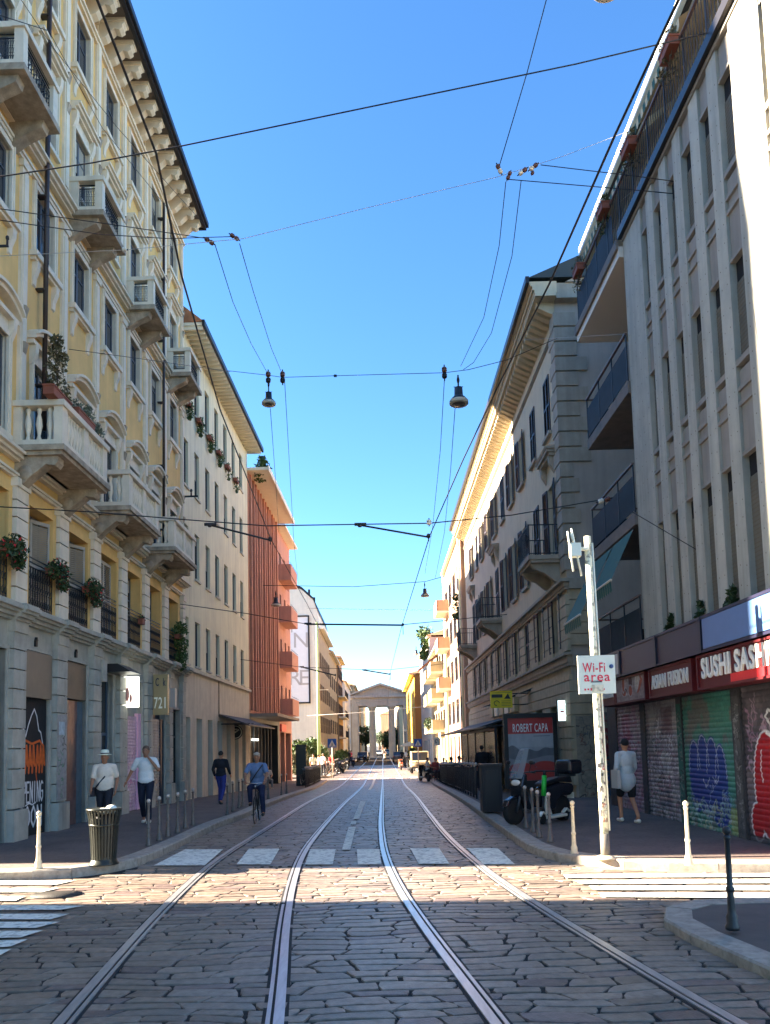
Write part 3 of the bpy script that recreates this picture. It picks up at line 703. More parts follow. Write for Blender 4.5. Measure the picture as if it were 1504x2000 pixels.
pword(pt,'OPENING',.06,.72,1.12,.42,.04,(.8,.8,.8)); pword(pt,'SOON',.06,.2,1.1,.42,.055,(.8,.8,.8)); pt.line([(.35,.66),(.5,.7),(.65,.66),(.8,.7)],.03,(.8,.8,.8))
link('painted_door',pt.mesh('painted_door',M_paintwall),Ysb,(gops[1][0],.05,.12))
Mtaupe=mat('taupe_board',(.16,.14,.115),.6,noise=.15); Mblk=mat('black_paint',(.01,.01,.012),.5)
b=MB(); b.box(gops[1][0]-.02,gops[1][1]+.02,-.06,.045,3.05,4.03,Mtaupe); b.box(gops[1][0],gops[1][1],.16,.2,3.07,4.03,Mblk); o=b.obj('shop_sign',Ysb)
Mlogo=mat('pale_logo',(.5,.48,.42),.6)
k=MB(); cx=(gops[1][0]+gops[1][1])/2
k.tube([(cx+.12*math.cos(a),-.03,3.55+.17*math.sin(a)) for a in [i*PI/8 for i in range(17)]],.008,Mlogo,4); k.tube([(cx,-.03,3.42),(cx,-.03,3.68)],.008,Mlogo,4); k.tube([(cx-.06,-.03,3.6),(cx,-.03,3.5),(cx+.06,-.03,3.6)],.008,Mlogo,4); k.obj('logo',o)
# second door: rusty glass behind, taupe fascia
pt=Paint(1.25,3.0,.02,(.16,.09,.08)); pt.noise(.9,4,3,(.05,.06,.08),.45); pt.rect(.9,1.25,0,3,(.09,.13,.16)); pt.noise(.25,8,4)
link('painted_door',pt.mesh('painted_door',attr_mat('dull_glass',rough=.25,dirt=.2)),Ysb,(gops[2][0],.08,.12))
b=MB(); b.box(gops[2][0]-.01,gops[2][1]+.01,.0,.2,3.15,4.03,mat('brown_board',(.15,.12,.09),.6,noise=.2)); b.obj('shop_sign',Ysb)
for k in (1,2): b=MB(); b.box(gops[k][0]-.05,gops[k][1]+.05,-.16,.36,-.05,.12,Mst); b.obj('doorstep',Ysb)
Mblue=mat('blue_door',(.035,.07,.13),.4,noise=.2)
door(Ysb,gops[3][0],gops[3][1],.1,3.95,Mblue,.12); door(Ysb,gops[0][0],gops[0][1],.1,3.95,Mblue,.12); door(Ysb,gops[6][0],gops[6][1],.1,3.3,Mblk,.12)
def shop_roller(par,x0,x1,z0,z1,base,y,seed,cols,n=60,extra=None,res=.014):
    pt=Paint(x1-x0,z1-z0,res,base); pt.noise(.25,4,seed); pt.scribble(.05,x1-x0-.05,.05,(z1-z0)*.6,n,.03,cols,seed,.16)
    if extra: extra(pt)
    pt.noise(.15,12,seed+1); return roller(par,x0,z0,x1-x0,z1-z0,pt,y)
shop_roller(Ysb,gops[4][0],gops[4][1],.12,2.9,(.55,.38,.50),.07,5,[(.5,.15,.35),(.6,.5,.6),(.3,.1,.25),(.7,.65,.7)],50)
b=MB(); b.box(gops[4][1]-.3,gops[4][1],.02,.12,.12,3.0,mat('pink_paint',(.62,.36,.55),.6)); b.obj('pink_jamb',Ysb)
b=MB(); b.box(gops[4][0],gops[4][1],.15,.2,2.9,3.93,Mst); b.obj('transom_board',Ysb); b=MB(); b.box(gops[5][0],gops[5][1],.15,.2,2.9,3.93,mat('navy_board',(.012,.014,.03),.4)); b.obj('transom_board',Ysb)
shop_roller(Ysb,gops[5][0],gops[5][1]-.35,.12,2.9,(.30,.29,.28),.07,8,[(.08,.08,.09),(.5,.5,.45),(.2,.25,.15),(.55,.4,.2)],70)
b=MB(); b.box(gops[5][1]-.33,gops[5][1],.02,.12,.12,2.9,mat('navy_board',(.012,.014,.03),.4)); b.obj('dark_jamb',Ysb)
for gx in (gops[1],gops[2]):
    b=MB(); cx=gx[0]+.55; b.prism([(cx-.04,4.28),(cx,4.36),(cx+.04,4.28)],-.06,0,Mblk,axis='y'); b.box(cx-.04,cx+.04,-.05,0,4.16,4.28,Mblk); b.obj('wall_fitting',Ysb)
# small lantern canopy over blue door
b=MB(); x=gops[3][0]+.2; b.box(x-.45,x-.15,-.18,0,3.7,4.25,Mst); b.prism([(-.75,3.98),(-.4,4.2),(0,4.2),(0,3.98)],x+.0,x+.9,Mgut); b.obj('door_canopy',Ysb)
# paste-ups and tags on the piers
pt=Paint(.5,1.9,.012,(.38,.365,.345)); pt.scribble(.1,.4,.1,1.8,14,.02,[(.03,.03,.03),(.1,.3,.15)],4,.1); pt.rect(.08,.38,1.45,1.75,(.45,.55,.6))
link('tagged_pier_face',pt.mesh('tagged_pier_face',M_paintwall),Ysb,(piers[2]-.25,-.135,.82))
# ================================================================ LEFT ROW, FURTHER
def nm(h): return h
CSL=.0213; CX0=-7.32; CY0=28.25
Mcw=mat('pale_cream_render',(.57,.585,.48),.85,noise=.14,nscale=.8,streak=.26,bump=.08,bscale=60)
Mlime=mat('limestone_facing',(.44,.455,.43),.75,noise=.2,nscale=2,streak=.3)
Cb=side_root('cream_building','plain cream four-row building with slatted eave between the yellow palazzo and the orange block','building',CX0,CY0,CSL)
CL=12.6
cb=[.45,2.08,3.8,5.5,7.25,9.05,10.85]
Mdw=mat('slate_window_frame',(.035,.045,.06),.5)
rows=[(5.12,6.9),(8.6,10.45),(11.95,13.8),(15.3,17.2)]
hl=[(c-.36,c+.36,a,d,.16) for c in cb for a,d in rows]
b=MB(); wall(b,0,CL,4.95,18.2,hl,Mcw); body(b,0,CL,11,-1,18.2,Mcw); b.obj('wall',Cb)
gh=[(i*1.75+.15,i*1.75+1.0,-.6,3.1,.4) for i in range(7)]
b=MB(); wall(b,0,CL,-.8,4.85,gh,Mlime); b.obj('ground_wall',Cb)
b=MB(); b.box(0,CL,-.12,.02,4.85,4.97,Mlime); b.obj('string_course',Cb); b=MB(); b.box(5.6,5.66,-.03,0,3.3,4.85,Mbrown); b.obj('downpipe',Cb)
for g in gh: 
    o=door(Cb,g[0],g[1],-.3,3.1,Mfr,.3)
for c in cb:
    for a,d in rows:
        window(Cb,c,a+.01,.7,d-a-.02,.16,Mdw,'plain'); 
for c in cb:
    for a,d in rows: b=MB(); b.box(c-.42,c+.42,-.07,.0,a-.07,a,Mlime); b.obj('window_sill',Cb)
Mew=mat('white_soffit',(.62,.60,.55),.7,noise=.1)
b=MB(); b.box(-.0,CL+.2,-.78,.3,18.1,18.22,Mew); b.box(-.05,CL+.25,-.88,-.78,18.08,18.3,Mgut)
x=.05
while x<CL+.1: b.box(x,x+.08,-.76,0,17.96,18.1,Mew); x+=.34
b.obj('eave',Cb)
b=MB(); b.prism([(-.85,18.25),(5.2,23.2),(11,18.25)],.0,CL+.2,mat('roof_tile',(.33,.16,.09),.85)); b.obj('roof',Cb)  # hidden ridge raised so its shadow falls higher on the palazzo opposite
b=MB(); b.box(.2,5.2,4.2,8,19,25.2,Mcw); b.obj('hidden_shade_block',Cb)  # unseen block added behind the eave to shade the palazzo across the street
b=MB()
for k,dx in enumerate((2.7,3.6,4.5,5.4)): b.box(6.0+dx-2.7,6.0+dx-2.62,-1.3,0,2.95+.02*k,3.0,Mblk)
b.prism([(-1.35,2.85),(0,3.35),(0,3.42),(-1.35,2.92)],5.6,CL-.1,mat('dark_awning',(.03,.028,.03),.6)); b.obj('awning',Cb)
# ---- orange block
OX0=-7.05; OY0=40.9
Mor=mat('orange_render',(.40,.20,.145),.85,noise=.2,nscale=2,streak=.35)
Mor2=mat('orange_band',(.52,.30,.23),.85,noise=.15,nscale=2,streak=.2)
Ob=side_root('orange_block','orange ribbed apartment block with narrow windows, dark shopfront and a slab canopy','building',OX0,OY0,CSL)
OL=10.2
b=MB(); cols=[.9,2.5,4.1,5.7,7.3,8.9]
hl=[(c-.3,c+.3,a,a+1.75,.2) for c in cols for a in (4.2,7.2,10.2,13.2)]
wall(b,0,OL,3.75,17,hl,Mor); body(b,0,OL,12,-1,17,Mor); b.obj('wall',Ob)
for c in cols:
    for s in (-1,1): b=MB(); b.box(c+s*.48-.09,c+s*.48+.09,-.14,.02,3.9,16.9,Mor); b.obj('rib',Ob)
Mshr=mat('rust_shutter',(.16,.05,.03),.6,noise=.2)
for c in cols:
    for j,a in enumerate((4.2,7.2,10.2,13.2)):
        if (j+int(c))%3: shutter(Ob,c-.29,a+.02,.58,1.7,Mshr,.08)
        else: window(Ob,c,a+.01,.58,1.73,.2,Mfr,'plain')
for c in cols:
    for a in (4.2,7.2,10.2,13.2): b=MB(); b.box(c-.3,c+.3,-.02,.1,a+1.82,a+2.9,Mor2); b.obj('spandrel',Ob)
b=MB(); b.box(-.1,OL-.0,-1.15,.3,17.0,17.15,Mew); b.box(-.15,OL+.05,-1.2,-1.15,16.95,17.25,Mew); b.obj('eave',Ob)
b=MB(); b.prism([(.5,17.15),(6,22.3),(12,17.15)],.1,OL+5,MATS['roof_tile']); b.obj('roof',Ob)  # unseen pitched roof added to lift the shadow on the opposite front
b=MB(); b.box(.0,OL-1.4,-1.5,0,3.55,3.72,mat('canopy_slab',(.2,.17,.15),.7)); b.obj('canopy',Ob)
b=MB(); wall(b,0,OL,-.8,3.74,[(.2,9.4,-.6,3.3,.9)],Mblk); b.quad((.2,.9,-.6),(9.4,.9,-.6),(9.4,.9,3.3),(.2,.9,3.3),DARK)
b.obj('shopfront',Ob)
b=MB()
for k in range(8): b.box(.6+k*1.15,.68+k*1.15,.3,.4,-.6,3.3,Mfr)
b.box(1.6,3.0,.1,.2,2.3,2.4,mat('strip_lamp',(.8,.8,.7),.4,emit=1.2)); b.obj('shop_frame',Ob)
Po=thing('pink_block','pinkish apartment block with four box balconies sticking out at the end of the orange block','building',(-6.85,51.2,0),PI/2-math.atan(CSL))
Mpk=mat('pink_render',(.38,.21,.175),.85,noise=.15,nscale=2,streak=.25)
b=MB(); hl=[(c-.35,c+.35,a,a+1.9,.2) for c in (1.2,3.2,4.9) for a in (4.2,7.4,10.5,13.4)]
wall(b,0,5.8,-.8,16.8,hl+[(.3,2.2,-.5,2.9,.5),(2.7,5.2,-.5,2.9,.5)],Mpk); body(b,0,5.8,12,-1,16.8,Mpk); b.obj('wall',Po)
for c in (1.2,3.2,4.9):
    for a in (4.2,7.4,10.5,13.4): window(Po,c,a+.01,.68,1.88,.2,Mfr)
door(Po,.3,2.2,-.5,2.9,Mbrown,.4); door(Po,2.7,5.2,-.5,2.9,Mbrown,.4)
b=MB(); b.box(-.2,6,-.6,.3,16.8,16.95,Mew); b.obj('eave',Po)
b=MB(); b.box(.2,2.3,-.12,0,2.95,3.45,mat('red_board',(.55,.08,.06),.5)); b.obj('shop_sign',Po)
for a in (4.2,7.4,10.5,13.4):
    b=MB(); b.box(.4,3.6,-.85,0,a-.15,a-.02,Mpk); b.box(.4,3.6,-.85,-.78,a-.02,a+.95,Mpk); b.box(.4,.47,-.78,0,a-.02,a+.95,Mpk); b.box(3.53,3.6,-.78,0,a-.02,a+.95,Mpk)
    b.box(.4,3.6,-.83,-.81,a+1.05,a+1.08,IRON); b.obj('balcony',Po)
# ---- white gable with the tall framed banner, then the ochre and balcony blocks
def farblock(name,label,X,Y0,Y1,H,m,left=True,nx=4,rws=(4.4,7.4,10.4,13.4),ww=.45,wh=1.8,roof='hip',shm=None,gz=-.6,depth=10,sill=None,slope=0,gf=True,over=.6,rtile=None):
    L_=Y1-Y0; root=thing(name,label,'building',(X,Y0 if left else Y1,0),PI/2 if left else -PI/2)
    b=MB(); xs=[L_*(i+.5)/nx for i in range(nx)]
    rws=[r for r in rws if r+wh<H-.4]
    hl=[(c-ww,c+ww,a,a+wh,.18) for c in xs for a in rws]
    gh=[(c-ww*1.3,c+ww*1.3,gz,2.4,.3) for c in xs] if gf else []
    wall(b,0,L_,gz-.5,H,hl+gh,m); body(b,0,L_,depth,gz-.5,H,m); b.obj('wall',root)
    for c in xs:
        for a in rws:
            window(root,c,a+.01,2*ww-.02,wh-.02,.18,Mfr)
            if shm: shutter(root,c-ww*2,a,ww,wh,shm,-.03); shutter(root,c+ww,a,ww,wh,shm,-.03)
        if gf: door(root,c-ww*1.3,c+ww*1.3,gz+.1,2.4,Mbrown,.2)
    b=MB(); b.box(-.1,L_+.1,-over,.2,H,H+.15,Mew); b.obj('eave',root)
    if roof=='hip':
        rt=rtile or MATS['roof_tile']; h=depth*.22
        b=MB(); b.add([(-.3,-over,H+.15),(L_+.3,-over,H+.15),(L_+.3,depth+.3,H+.15),(-.3,depth+.3,H+.15),(depth*.3,depth/2,H+h),(max(L_-depth*.3,depth*.3+.2),depth/2,H+h)],[(0,1,5,4),(1,2,5),(2,3,4,5),(3,0,4)],rt); b.obj('roof',root)
    return root,xs
Mwg=mat('white_gable_render',(.62,.62,.60),.85,noise=.12,nscale=1,streak=.15)
W0=PXX(623,1300,-6.7).y
Wb=thing('gable_house','tall white gable wall carrying a framed banner, seen end-on beyond the garden','building',(-6.7,W0,0),0)
zr=lambda px,py: P(px,py,W0)
a1=zr(623,1196); a2=zr(612,1172); a3=zr(590,1152); a4=zr(560,1140)
hw=[(-0,-1.2),(0,a1.z),(a2.x+6.7,a2.z),(a3.x+6.7,a3.z),(a4.x+6.7,a4.z),(-12,a4.z-2.5),(-12,-1.2)]
b=MB(); b.prism(hw,0,16,Mwg,axis='y'); b.obj('wall',Wb)
b=MB(); 
for (p,q),(p2,q2) in zip(hw[1:5],hw[2:6]): b.add([(p+.1,-.12,q),(p2+.1,-.12,q2),(p2,-.12,q2+.28),(p,-.12,q+.28),(p+.1,16,q),(p2+.1,16,q2),(p2,16,q2+.28),(p,16,q+.28)],[(0,1,2,3),(3,2,6,7),(0,4,5,1)],MATS['dark_gutter'])
b.obj('roof_edge',Wb)
for px in (602,612):
    t=zr(px,1158 if px==602 else 1170); b=MB(); x=t.x+6.7; b.box(x-.12,x+.12,1,1.24,t.z-1.6,t.z+ (.6 if px==602 else .4),MATS['dark_gutter']); b.obj('chimney',Wb)
c1=zr(520,1207); c2=zr(604,1371)
Mban=mat('banner_cloth',(.70,.72,.76),.7,noise=.06)
Bn=thing('framed_banner','tall white banner in a black frame with thin grey letters on the white gable','banner',(c1.x,W0-.02,c2.z))
bw,bh=c2.x-c1.x,c1.z-c2.z
b=MB(); b.box(0,bw,-.1,-.02,0,bh,Mban); b.obj('cloth',Bn)
b=MB()
for x0,x1,z0,z1 in ((-.16,0,-.16,bh+.16),(bw,bw+.16,-.16,bh+.16),(0,bw,bh,bh+.16),(0,bw,-.16,0)): b.box(x0,x1,-.16,-.02,z0,z1,Mblk)
b.obj('frame',Bn)
Mgl=mat('grey_letter',(.33,.35,.38),.6)
for s,px,py in (('N',588,1252),('R',576,1325),('E',594,1325),('I',570,1228)):
    q=zr(px,py); text(s,Mgl,Bn,(q.x-c1.x,-.11,q.z-c2.z),1.7 if s!='I' else 1.0)
Moc=mat('ochre_render',(.37,.29,.18),.85,noise=.25,nscale=1,streak=.3); Mshb=mat('brown_shutter',(.06,.035,.03),.6)
farblock('ochre_house','ochre house with brown shutters just beyond the white gable wall',-6.68,W0+16.05,W0+32,14.0,Moc,True,4,rws=(3.6,6.6,9.6),shm=Mshb)
fb,xs=farblock('ochre_shuttered_house','narrow ochre front with tall brown-shuttered windows beside the white gable',-6.66,W0+.02,W0+15.9,14.6,Moc,True,5,rws=(3.4,6.9,10.4),shm=Mshb,depth=.9,roof=None)
Y0=PXX(650,1300,-6.6).y
W1=W0+32.3
fb,xs=farblock('balcony_block','grey-brown block stacked with dark balconies, left of the stone gateway',-6.5,W1,W1+12,15.2,mat('umber_render',(.24,.18,.12),.85,noise=.3,nscale=1),True,5,rws=(3.4,6.5,9.6,12.2),shm=Mshb)
for z in (3.2,6.3,9.4):
    b=MB(); b.box(.5,11.5,-1.0,0,z-.15,z,Mew)
    for k in range(24): b.box(.5+k*.46,.53+k*.46,-1.0,-.97,z,z+.95,IRON)
    b.box(.5,11.5,-1.0,-.96,z+.95,z+1.0,IRON); b.obj('balcony',fb)
# near-left corner block beside the photographer (stands outside the frame, shades the foreground)
nb=thing('corner_block','plain rendered corner block beside the viewer on the left','building',(-9.2,4.6,0),0)
b=MB(); b.box(-30,0,-45,0,-.2,21,Mcw); b.obj('wall',nb)
b=MB(); b.box(-30.3,.6,-45.3,.3,21,21.3,Mew); b.obj('eave',nb)
nb=thing('unseen_side_block','unseen rendered block down the left side street, added to shade the foreground','building',(-16.5,0,0),0)  # out of view, placed so its shadow ends the sunlit band on the road
b=MB(); b.box(-30,0,4.7,10.75,-.2,19,Mlime); b.obj('wall',nb)
b=MB(); b.box(-30.3,.3,4.8,10.9,19,19.3,Mew); b.obj('eave',nb)
# ---- the gateway
Mgr=mat('gate_stone',(.32,.31,.30),.8,noise=.2,nscale=.7,streak=.25)
GY=160.; gx=lambda px: P(px,1400,GY).x; gz=lambda py: P(745,py,GY).z
g0=-.7
Gt=thing('city_gate','grey stone city gate with a pediment on tall columns, closing the end of the street','gate',(gx(744),GY,g0))
cx=gx(744); hw=gx(744)-gx(687)
ent0,ent1,ped0,ap=gz(1378)-g0,gz(1362)-g0,gz(1358)-g0,gz(1334)-g0
b=MB(); b.box(-hw,hw,0,7,ent0,ent1,Mgr); b.box(-hw-.1,hw+.1,-.1,7.1,(ent0+ent1)/2-.06,(ent0+ent1)/2+.06,Mgr); b.box(-hw-.5,hw+.5,-.5,7.5,ent1,ped0,Mgr); b.obj('entablature',Gt)
b=MB(); b.prism([(-hw-.2,ped0),(hw+.2,ped0),(0,ap-.35)],.2,6.8,Mgr,axis='y')
for s in (-1,1): b.add([(s*(hw+.6),-.6,ped0),(s*(hw+.6),-.6,ped0+.3),(0,-.6,ap),(0,-.6,ap-.45),(s*(hw+.6),7.6,ped0),(s*(hw+.6),7.6,ped0+.3),(0,7.6,ap),(0,7.6,ap-.45)],[(0,1,2,3),(1,5,6,2),(0,3,7,4),(4,5,6,7)],Mgr)
b.obj('pediment',Gt)
for px in (727,765):
    x=gx(px)-cx; b=MB(); R=.72
    b.lathe([(R*1.25,0),(R*1.25,.25),(R*1.05,.4),(R,.7),(R*.97,ent0*.5),(R*.84,ent0-1.0),(R*.9,ent0-.9)],(x,1,0),Mgr,16); b.lathe([(R*.86,ent0-1.0),(R*1.0,ent0-.6),(R*1.35,ent0-.25)],(x,1,0),Mgr,16); b.box(x-R*1.4,x+R*1.4,1-R*1.4,1+R*1.4,ent0-.25,ent0,Mgr); b.box(x-R*1.4,x+R*1.4,1-R*1.4,1+R*1.4,-.3,.05,Mgr); b.obj('column',Gt)
for s in (-1,1):
    b=MB(); b.box(s*hw-.0 if s<0 else hw-1.3,(-hw+1.3) if s<0 else hw,.2,6.8,-.3,ent0-.9,Mgr); b.box((-hw-.1) if s<0 else hw-1.4,(-hw+1.4) if s<0 else hw+.1,.1,6.9,ent0-.9,ent0-.001,Mgr); b.obj('end_pier',Gt)
# ================================================================ RIGHT ROW
# ---- grey ribbed block with shops
RX=5.9; GY1=20.5; GY0=10.2
def rx(Y): return GY1-Y
Mcon=mat('ribbed_concrete',(.37,.40,.395),.8,noise=.18,nscale=2.5,bump=.35,bscale=70,streak=.42)
Mpan=mat('recess_panel',(.23,.235,.24),.8,noise=.15,nscale=2,streak=.35)
Mblind=mat('closed_roller_blind',(.11,.115,.108),.6,noise=.2,nscale=3,streak=.3)
Mgrw=mat('grey_loggia_wall',(.33,.32,.315),.85,noise=.15,nscale=1.2,streak=.2)
Gb=side_root('ribbed_block','pale ribbed concrete block above the shuttered shops, with corner balconies and a roof terrace','building',RX,GY1,0,False)
GL=GY1-GY0; TOP=13.45
ribs=[(17.0,15.86),(15.5,15.12),(14.72,14.36),(13.98,13.62),(13.18,12.8),(12.4,12.02),(11.55,10.62),(10.5,10.23)]
b=MB(); wall(b,rx(17.0),GL,3.2,TOP,[],Mpan,y=.15); body(b,rx(17),GL,12,3.3,TOP,Mpan,top=True)
b.quad((0,1.5,0),(rx(17),1.5,0),(rx(17),1.5,TOP),(0,1.5,TOP),Mgrw); b.quad((0,1.5,0),(0,12,0),(0,12,TOP),(0,1.5,TOP),Mgrw); b.quad((0,12,0),(rx(17),12,0),(rx(17),12,TOP),(0,12,TOP),Mgrw); b.quad((0,1.5,TOP),(rx(17),1.5,TOP),(rx(17),12,TOP),(0,12,TOP),Mgrw)
b.obj('wall',Gb)
Mdot=mat('tie_hole',(.10,.09,.08),.9)
for k,(a,c) in enumerate(ribs):
    b=MB(); x0,x1=rx(a),rx(c)
    b.box(x0,x1,-.0,.16,3.35,TOP-.02,Mcon)
    o=b.obj('rib',Gb)
    d=MB(); r_=random.Random(k); z=3.9
    while z<TOP-.3:
        for x in ([x0+.08,x1-.08] if x1-x0<.6 else [x0+.1,(x0+x1)/2-.12,(x0+x1)/2+.15,x1-.1]):
            xx=x+r_.uniform(-.02,.02); zz=z+r_.uniform(-.05,.05); d.box(xx-.008,xx+.008,-.002,.01,zz-.010,zz+.010,Mdot)
        z+=.36
    t=d.obj('tie_holes',o)
for (a0,c0),(a1,c1) in zip(ribs[:-1],ribs[1:]):
    x0,x1=rx(c0),rx(a1); 
    w=x1-x0
    for zt,zb in ((6.35,3.45),(9.62,7.95),(12.8,11.2)):
        b=MB(); b.box(x0,x1,.11,.14,zb,zt-.35,Mblind); b.box(x0,x1,.12,.145,zt-.35,zt,DARK);  # dark strip stands in for the shaded reveal above the blind
        z=zb+.05
        while z<zt-.4: b.box(x0,x1,.105,.11,z,z+.006,Mdot); z+=.07
        b.obj('roller_blind',Gb)
    for zt,zb in ((6.35,3.45),(9.62,7.95),(12.8,11.2)):
        b=MB(); b.box(x0,x1,.01,.148,zb-.10,zb,Mpan); b.obj('window_sill',Gb); b=MB(); b.box(x0,x1,.02,.148,zt,zt+.059,Mpan)
        b.box(x0+.015,x1-.015,.05,.148,zt+.06,min(zt+1.42,TOP-.02),Mpan)
        if zt<12:
            for dz in (.83,1.08): b.box(x0,x1,.012,.13,zt+dz,zt+dz+.07,Mpan)
        b.obj('spandrel',Gb)
b=MB(); b.box(rx(17.05),GL,-.12,.3,13.52,13.72,Mgut); b.box(rx(17.0),GL,-.03,.26,13.44,13.52,Mpan); b.obj('gutter',Gb)
Mbk=mat('balcony_slab',(.16,.15,.15),.8,noise=.3); Mtin=mat('balcony_glass_panel',(.03,.042,.055),.7,noise=.3,spec=.2)
Mwsl=mat('white_slab_edge',(.55,.55,.54),.6)
for k,z in enumerate((3.95,7.0,10.1,13.4)):
    b=MB(); x1=rx(17.03) if k<3 else GL; x0=0 if k<3 else -.4
    b.box(x0,x1,-.06 if k<3 else -.16,1.5 if k<3 else 1.2,z-.32 if k==3 else z-.3,z-.02,Mbk if k<3 else Mwsl); 
    if k==3: b=MB(); b.box(x0,rx(17.05),-.1,1.49,13.1,13.36,Mwsl); b.box(x0,rx(17.05),-.16,-.1,13.3,13.52,Mbk)
    o=b.obj('balcony',Gb)
    r=MB(); zz=z if k<3 else 13.72; n=int((x1-x0)/.95)
    for i in range(n+1): xx=x0+.03+(x1-x0-.06)*i/n; r.box(xx-.015,xx+.015,-.05,-.02,zz-.05,zz+1.12,IRON)
    r.box(x0,x1,-.07,-.01,zz+1.1,zz+1.14,mat('rail_brown',(.12,.08,.07),.5)); r.box(x0,x0+.04,-.05,1.45,zz+1.1,zz+1.14,MATS['rail_brown'])
    if k==3:
        xx=rx(17.6)
        while xx<x1: r.box(xx-.006,xx+.006,-.042,-.03,zz-.02,zz+1.1,IRON); xx+=.12
    r.obj('railing',o)
    g=MB(); g.box(x0+.03,x1-.03 if k<3 else rx(17.6),-.04,-.03,zz+.05,zz+.85,Mtin); g.box(x0+.01,x0+.02,-.03,1.45,zz+.05,zz+.85,Mtin); g.obj('panel',o)
# loggia openings (dark french windows at the back)
for z in (4.0,7.05,10.15):
    window(Gb,1.2,z,1.5,2.4,1.49,Mfr); window(Gb,2.75,z,1.1,2.4,1.49,Mfr)
Maw=mat('green_awning_cloth',(.02,.095,.07),.7,noise=.3,nscale=6,stretch=(1,8,.2)); Mawp=mat('pale_awning_cloth',(.50,.46,.34),.75,noise=.1)
for xa,xb,zb,yo in ((.1,1.75,4.95,-.95),(1.85,3.4,5.45,-.65)):
    b=MB(); b.add([(xa,-.08,6.62),(xb,-.08,6.62),(xb,yo,zb),(xa,yo,zb)],[(0,1,2,3)],Maw)
    n=9
    for i in range(n): x=xa+(xb-xa)*(i+.5)/n; q=(xb-xa)/n*.46; b.add([(x-q,yo-.01,zb),(x+q,yo-.01,zb),(x+q,yo+.01,zb-.24),(x,yo+.01,zb-.29),(x-q,yo+.01,zb-.24)],[(0,1,2,3,4)],Maw)
    b.tube([(xa,yo,zb),(xb,yo,zb)],.03,Mwsl,6); o=b.obj('green_awning',Gb)
# penthouse, its awnings and eave
b=MB(); wall(b,-.0,GL,13.45,16.1,[(1.0+i*1.5,1.9+i*1.5,13.75,15.8,.1) for i in range(6)],Mgrw,y=1.25); b.box(0,GL,1.26,1.3,13.45,16.1,Mgrw); b.quad((0,1.3,13.45),(0,12,13.45),(0,12,16.1),(0,1.3,16.1),Mgrw); b.obj('penthouse_wall',Gb)
for i in range(6): window(Gb,1.45+i*1.5,13.76,.88,2.0,1.33,Mfr)
b=MB(); b.box(-.9,GL,.32,12,16.1,16.22,Mew); b.box(-.95,GL,.22,.32,16.05,16.3,mat('white_eave',(.70,.70,.70),.5)); b.box(-.95,GL,.34,.42,16.02,16.1,Mbrown); b.obj('eave',Gb)
for xa,xb,yo,zb in ((-.7,1.7,-.02,15.25),(1.8,4.4,.03,15.2),(4.6,7.2,.0,15.35)):
    b=MB(); b.add([(xa,.9,16.0),(xb,.9,16.0),(xb,yo,zb),(xa,yo,zb)],[(0,1,2,3)],Mawp); n=18
    for i in range(n): x=xa+(xb-xa)*(i+.5)/n; q=(xb-xa)/n*.44; b.add([(x-q,yo-.01,zb),(x+q,yo-.01,zb),(x+q,yo,zb-.16),(x,yo,zb-.2),(x-q,yo,zb-.16)],[(0,1,2,3,4)],Mawp if i%2 else Maw)
    b.obj('pale_awning',Gb)
b=MB(); b.box(0,GL,1.0,12,TOP+.0,TOP+.05,Mgrw); b.obj('terrace',Gb)
# shop storey
Mred=mat('red_shop_board',(.075,.005,.009),.5,noise=.15); Mredl=mat('bright_red_board',(.55,.02,.03),.4)
Mfas=mat('violet_fascia',(.020,.020,.050),.4,noise=.2,nscale=1.5); Mfasl=mat('sky_blue_fascia',(.068,.15,.38),.4,noise=.1)
b=MB(); ops=[(rx(19.75),rx(17.9),.12,2.66,.5),(rx(17.62),rx(15.68),.12,2.66,.5),(rx(15.42),rx(13.2),.12,2.66,.5),(rx(12.85),rx(10.7),.12,2.66,.5)]
wall(b,0,GL,-.1,3.36,[o[:4]+(.1,) for o in ops],mat('shop_pier',(.055,.055,.06),.6,noise=.3,nscale=6,dirt=.5),y=.1); b.quad((0,.11,-.1),(0,2,-.1),(0,2,3.36),(0,.11,3.36),MATS['shop_pier']); b.quad((GL,.11,-.1),(GL,12,-.1),(GL,12,3.31),(GL,.11,3.31),MATS['shop_pier']); b.quad((0,12,-.1),(GL,12,-.1),(GL,12,3.31),(0,12,3.31),MATS['shop_pier']); b.obj('shop_front',Gb)
b=MB(); b.box(0,GL,-.36,.1,3.32,3.9,Mfas); 
for Y in (18.6,17.7,15.35,13.15): b.box(rx(Y)-.05,rx(Y)+.05,-.39,-.355,3.3,3.92,mat('navy_board',(.012,.014,.03),.4))
b.box(0,GL,-.38,.1,3.88,3.93,Mfas); b.box(0,GL,-.38,-.355,3.3,3.34,Mfas); b.obj('fascia',Gb)
b=MB(); b.box(rx(13.05),GL,-.375,-.36,3.36,3.87,Mfasl); b.obj('fascia_panel',Gb); b=MB(); b.box(rx(18.55),rx(17.75),-.375,-.36,3.38,3.85,mat('steel_panel',(.30,.36,.42),.3)); b.obj('fascia_panel',Gb)
b=MB(); b.box(0,GL,-.05,.25,3.92,4.02,Mgut); r_=random.Random(3)
b.obj('mossy_ledge',Gb)
Msgw=mat('white_letter',(.75,.74,.72),.5)
shops=[(19.6,18.35,'RISTORANTE'),(18.3,16.2,None),(15.95,13.72,'ASIAN FUSION'),(13.5,10.4,'SUSHI SASHIMI')]
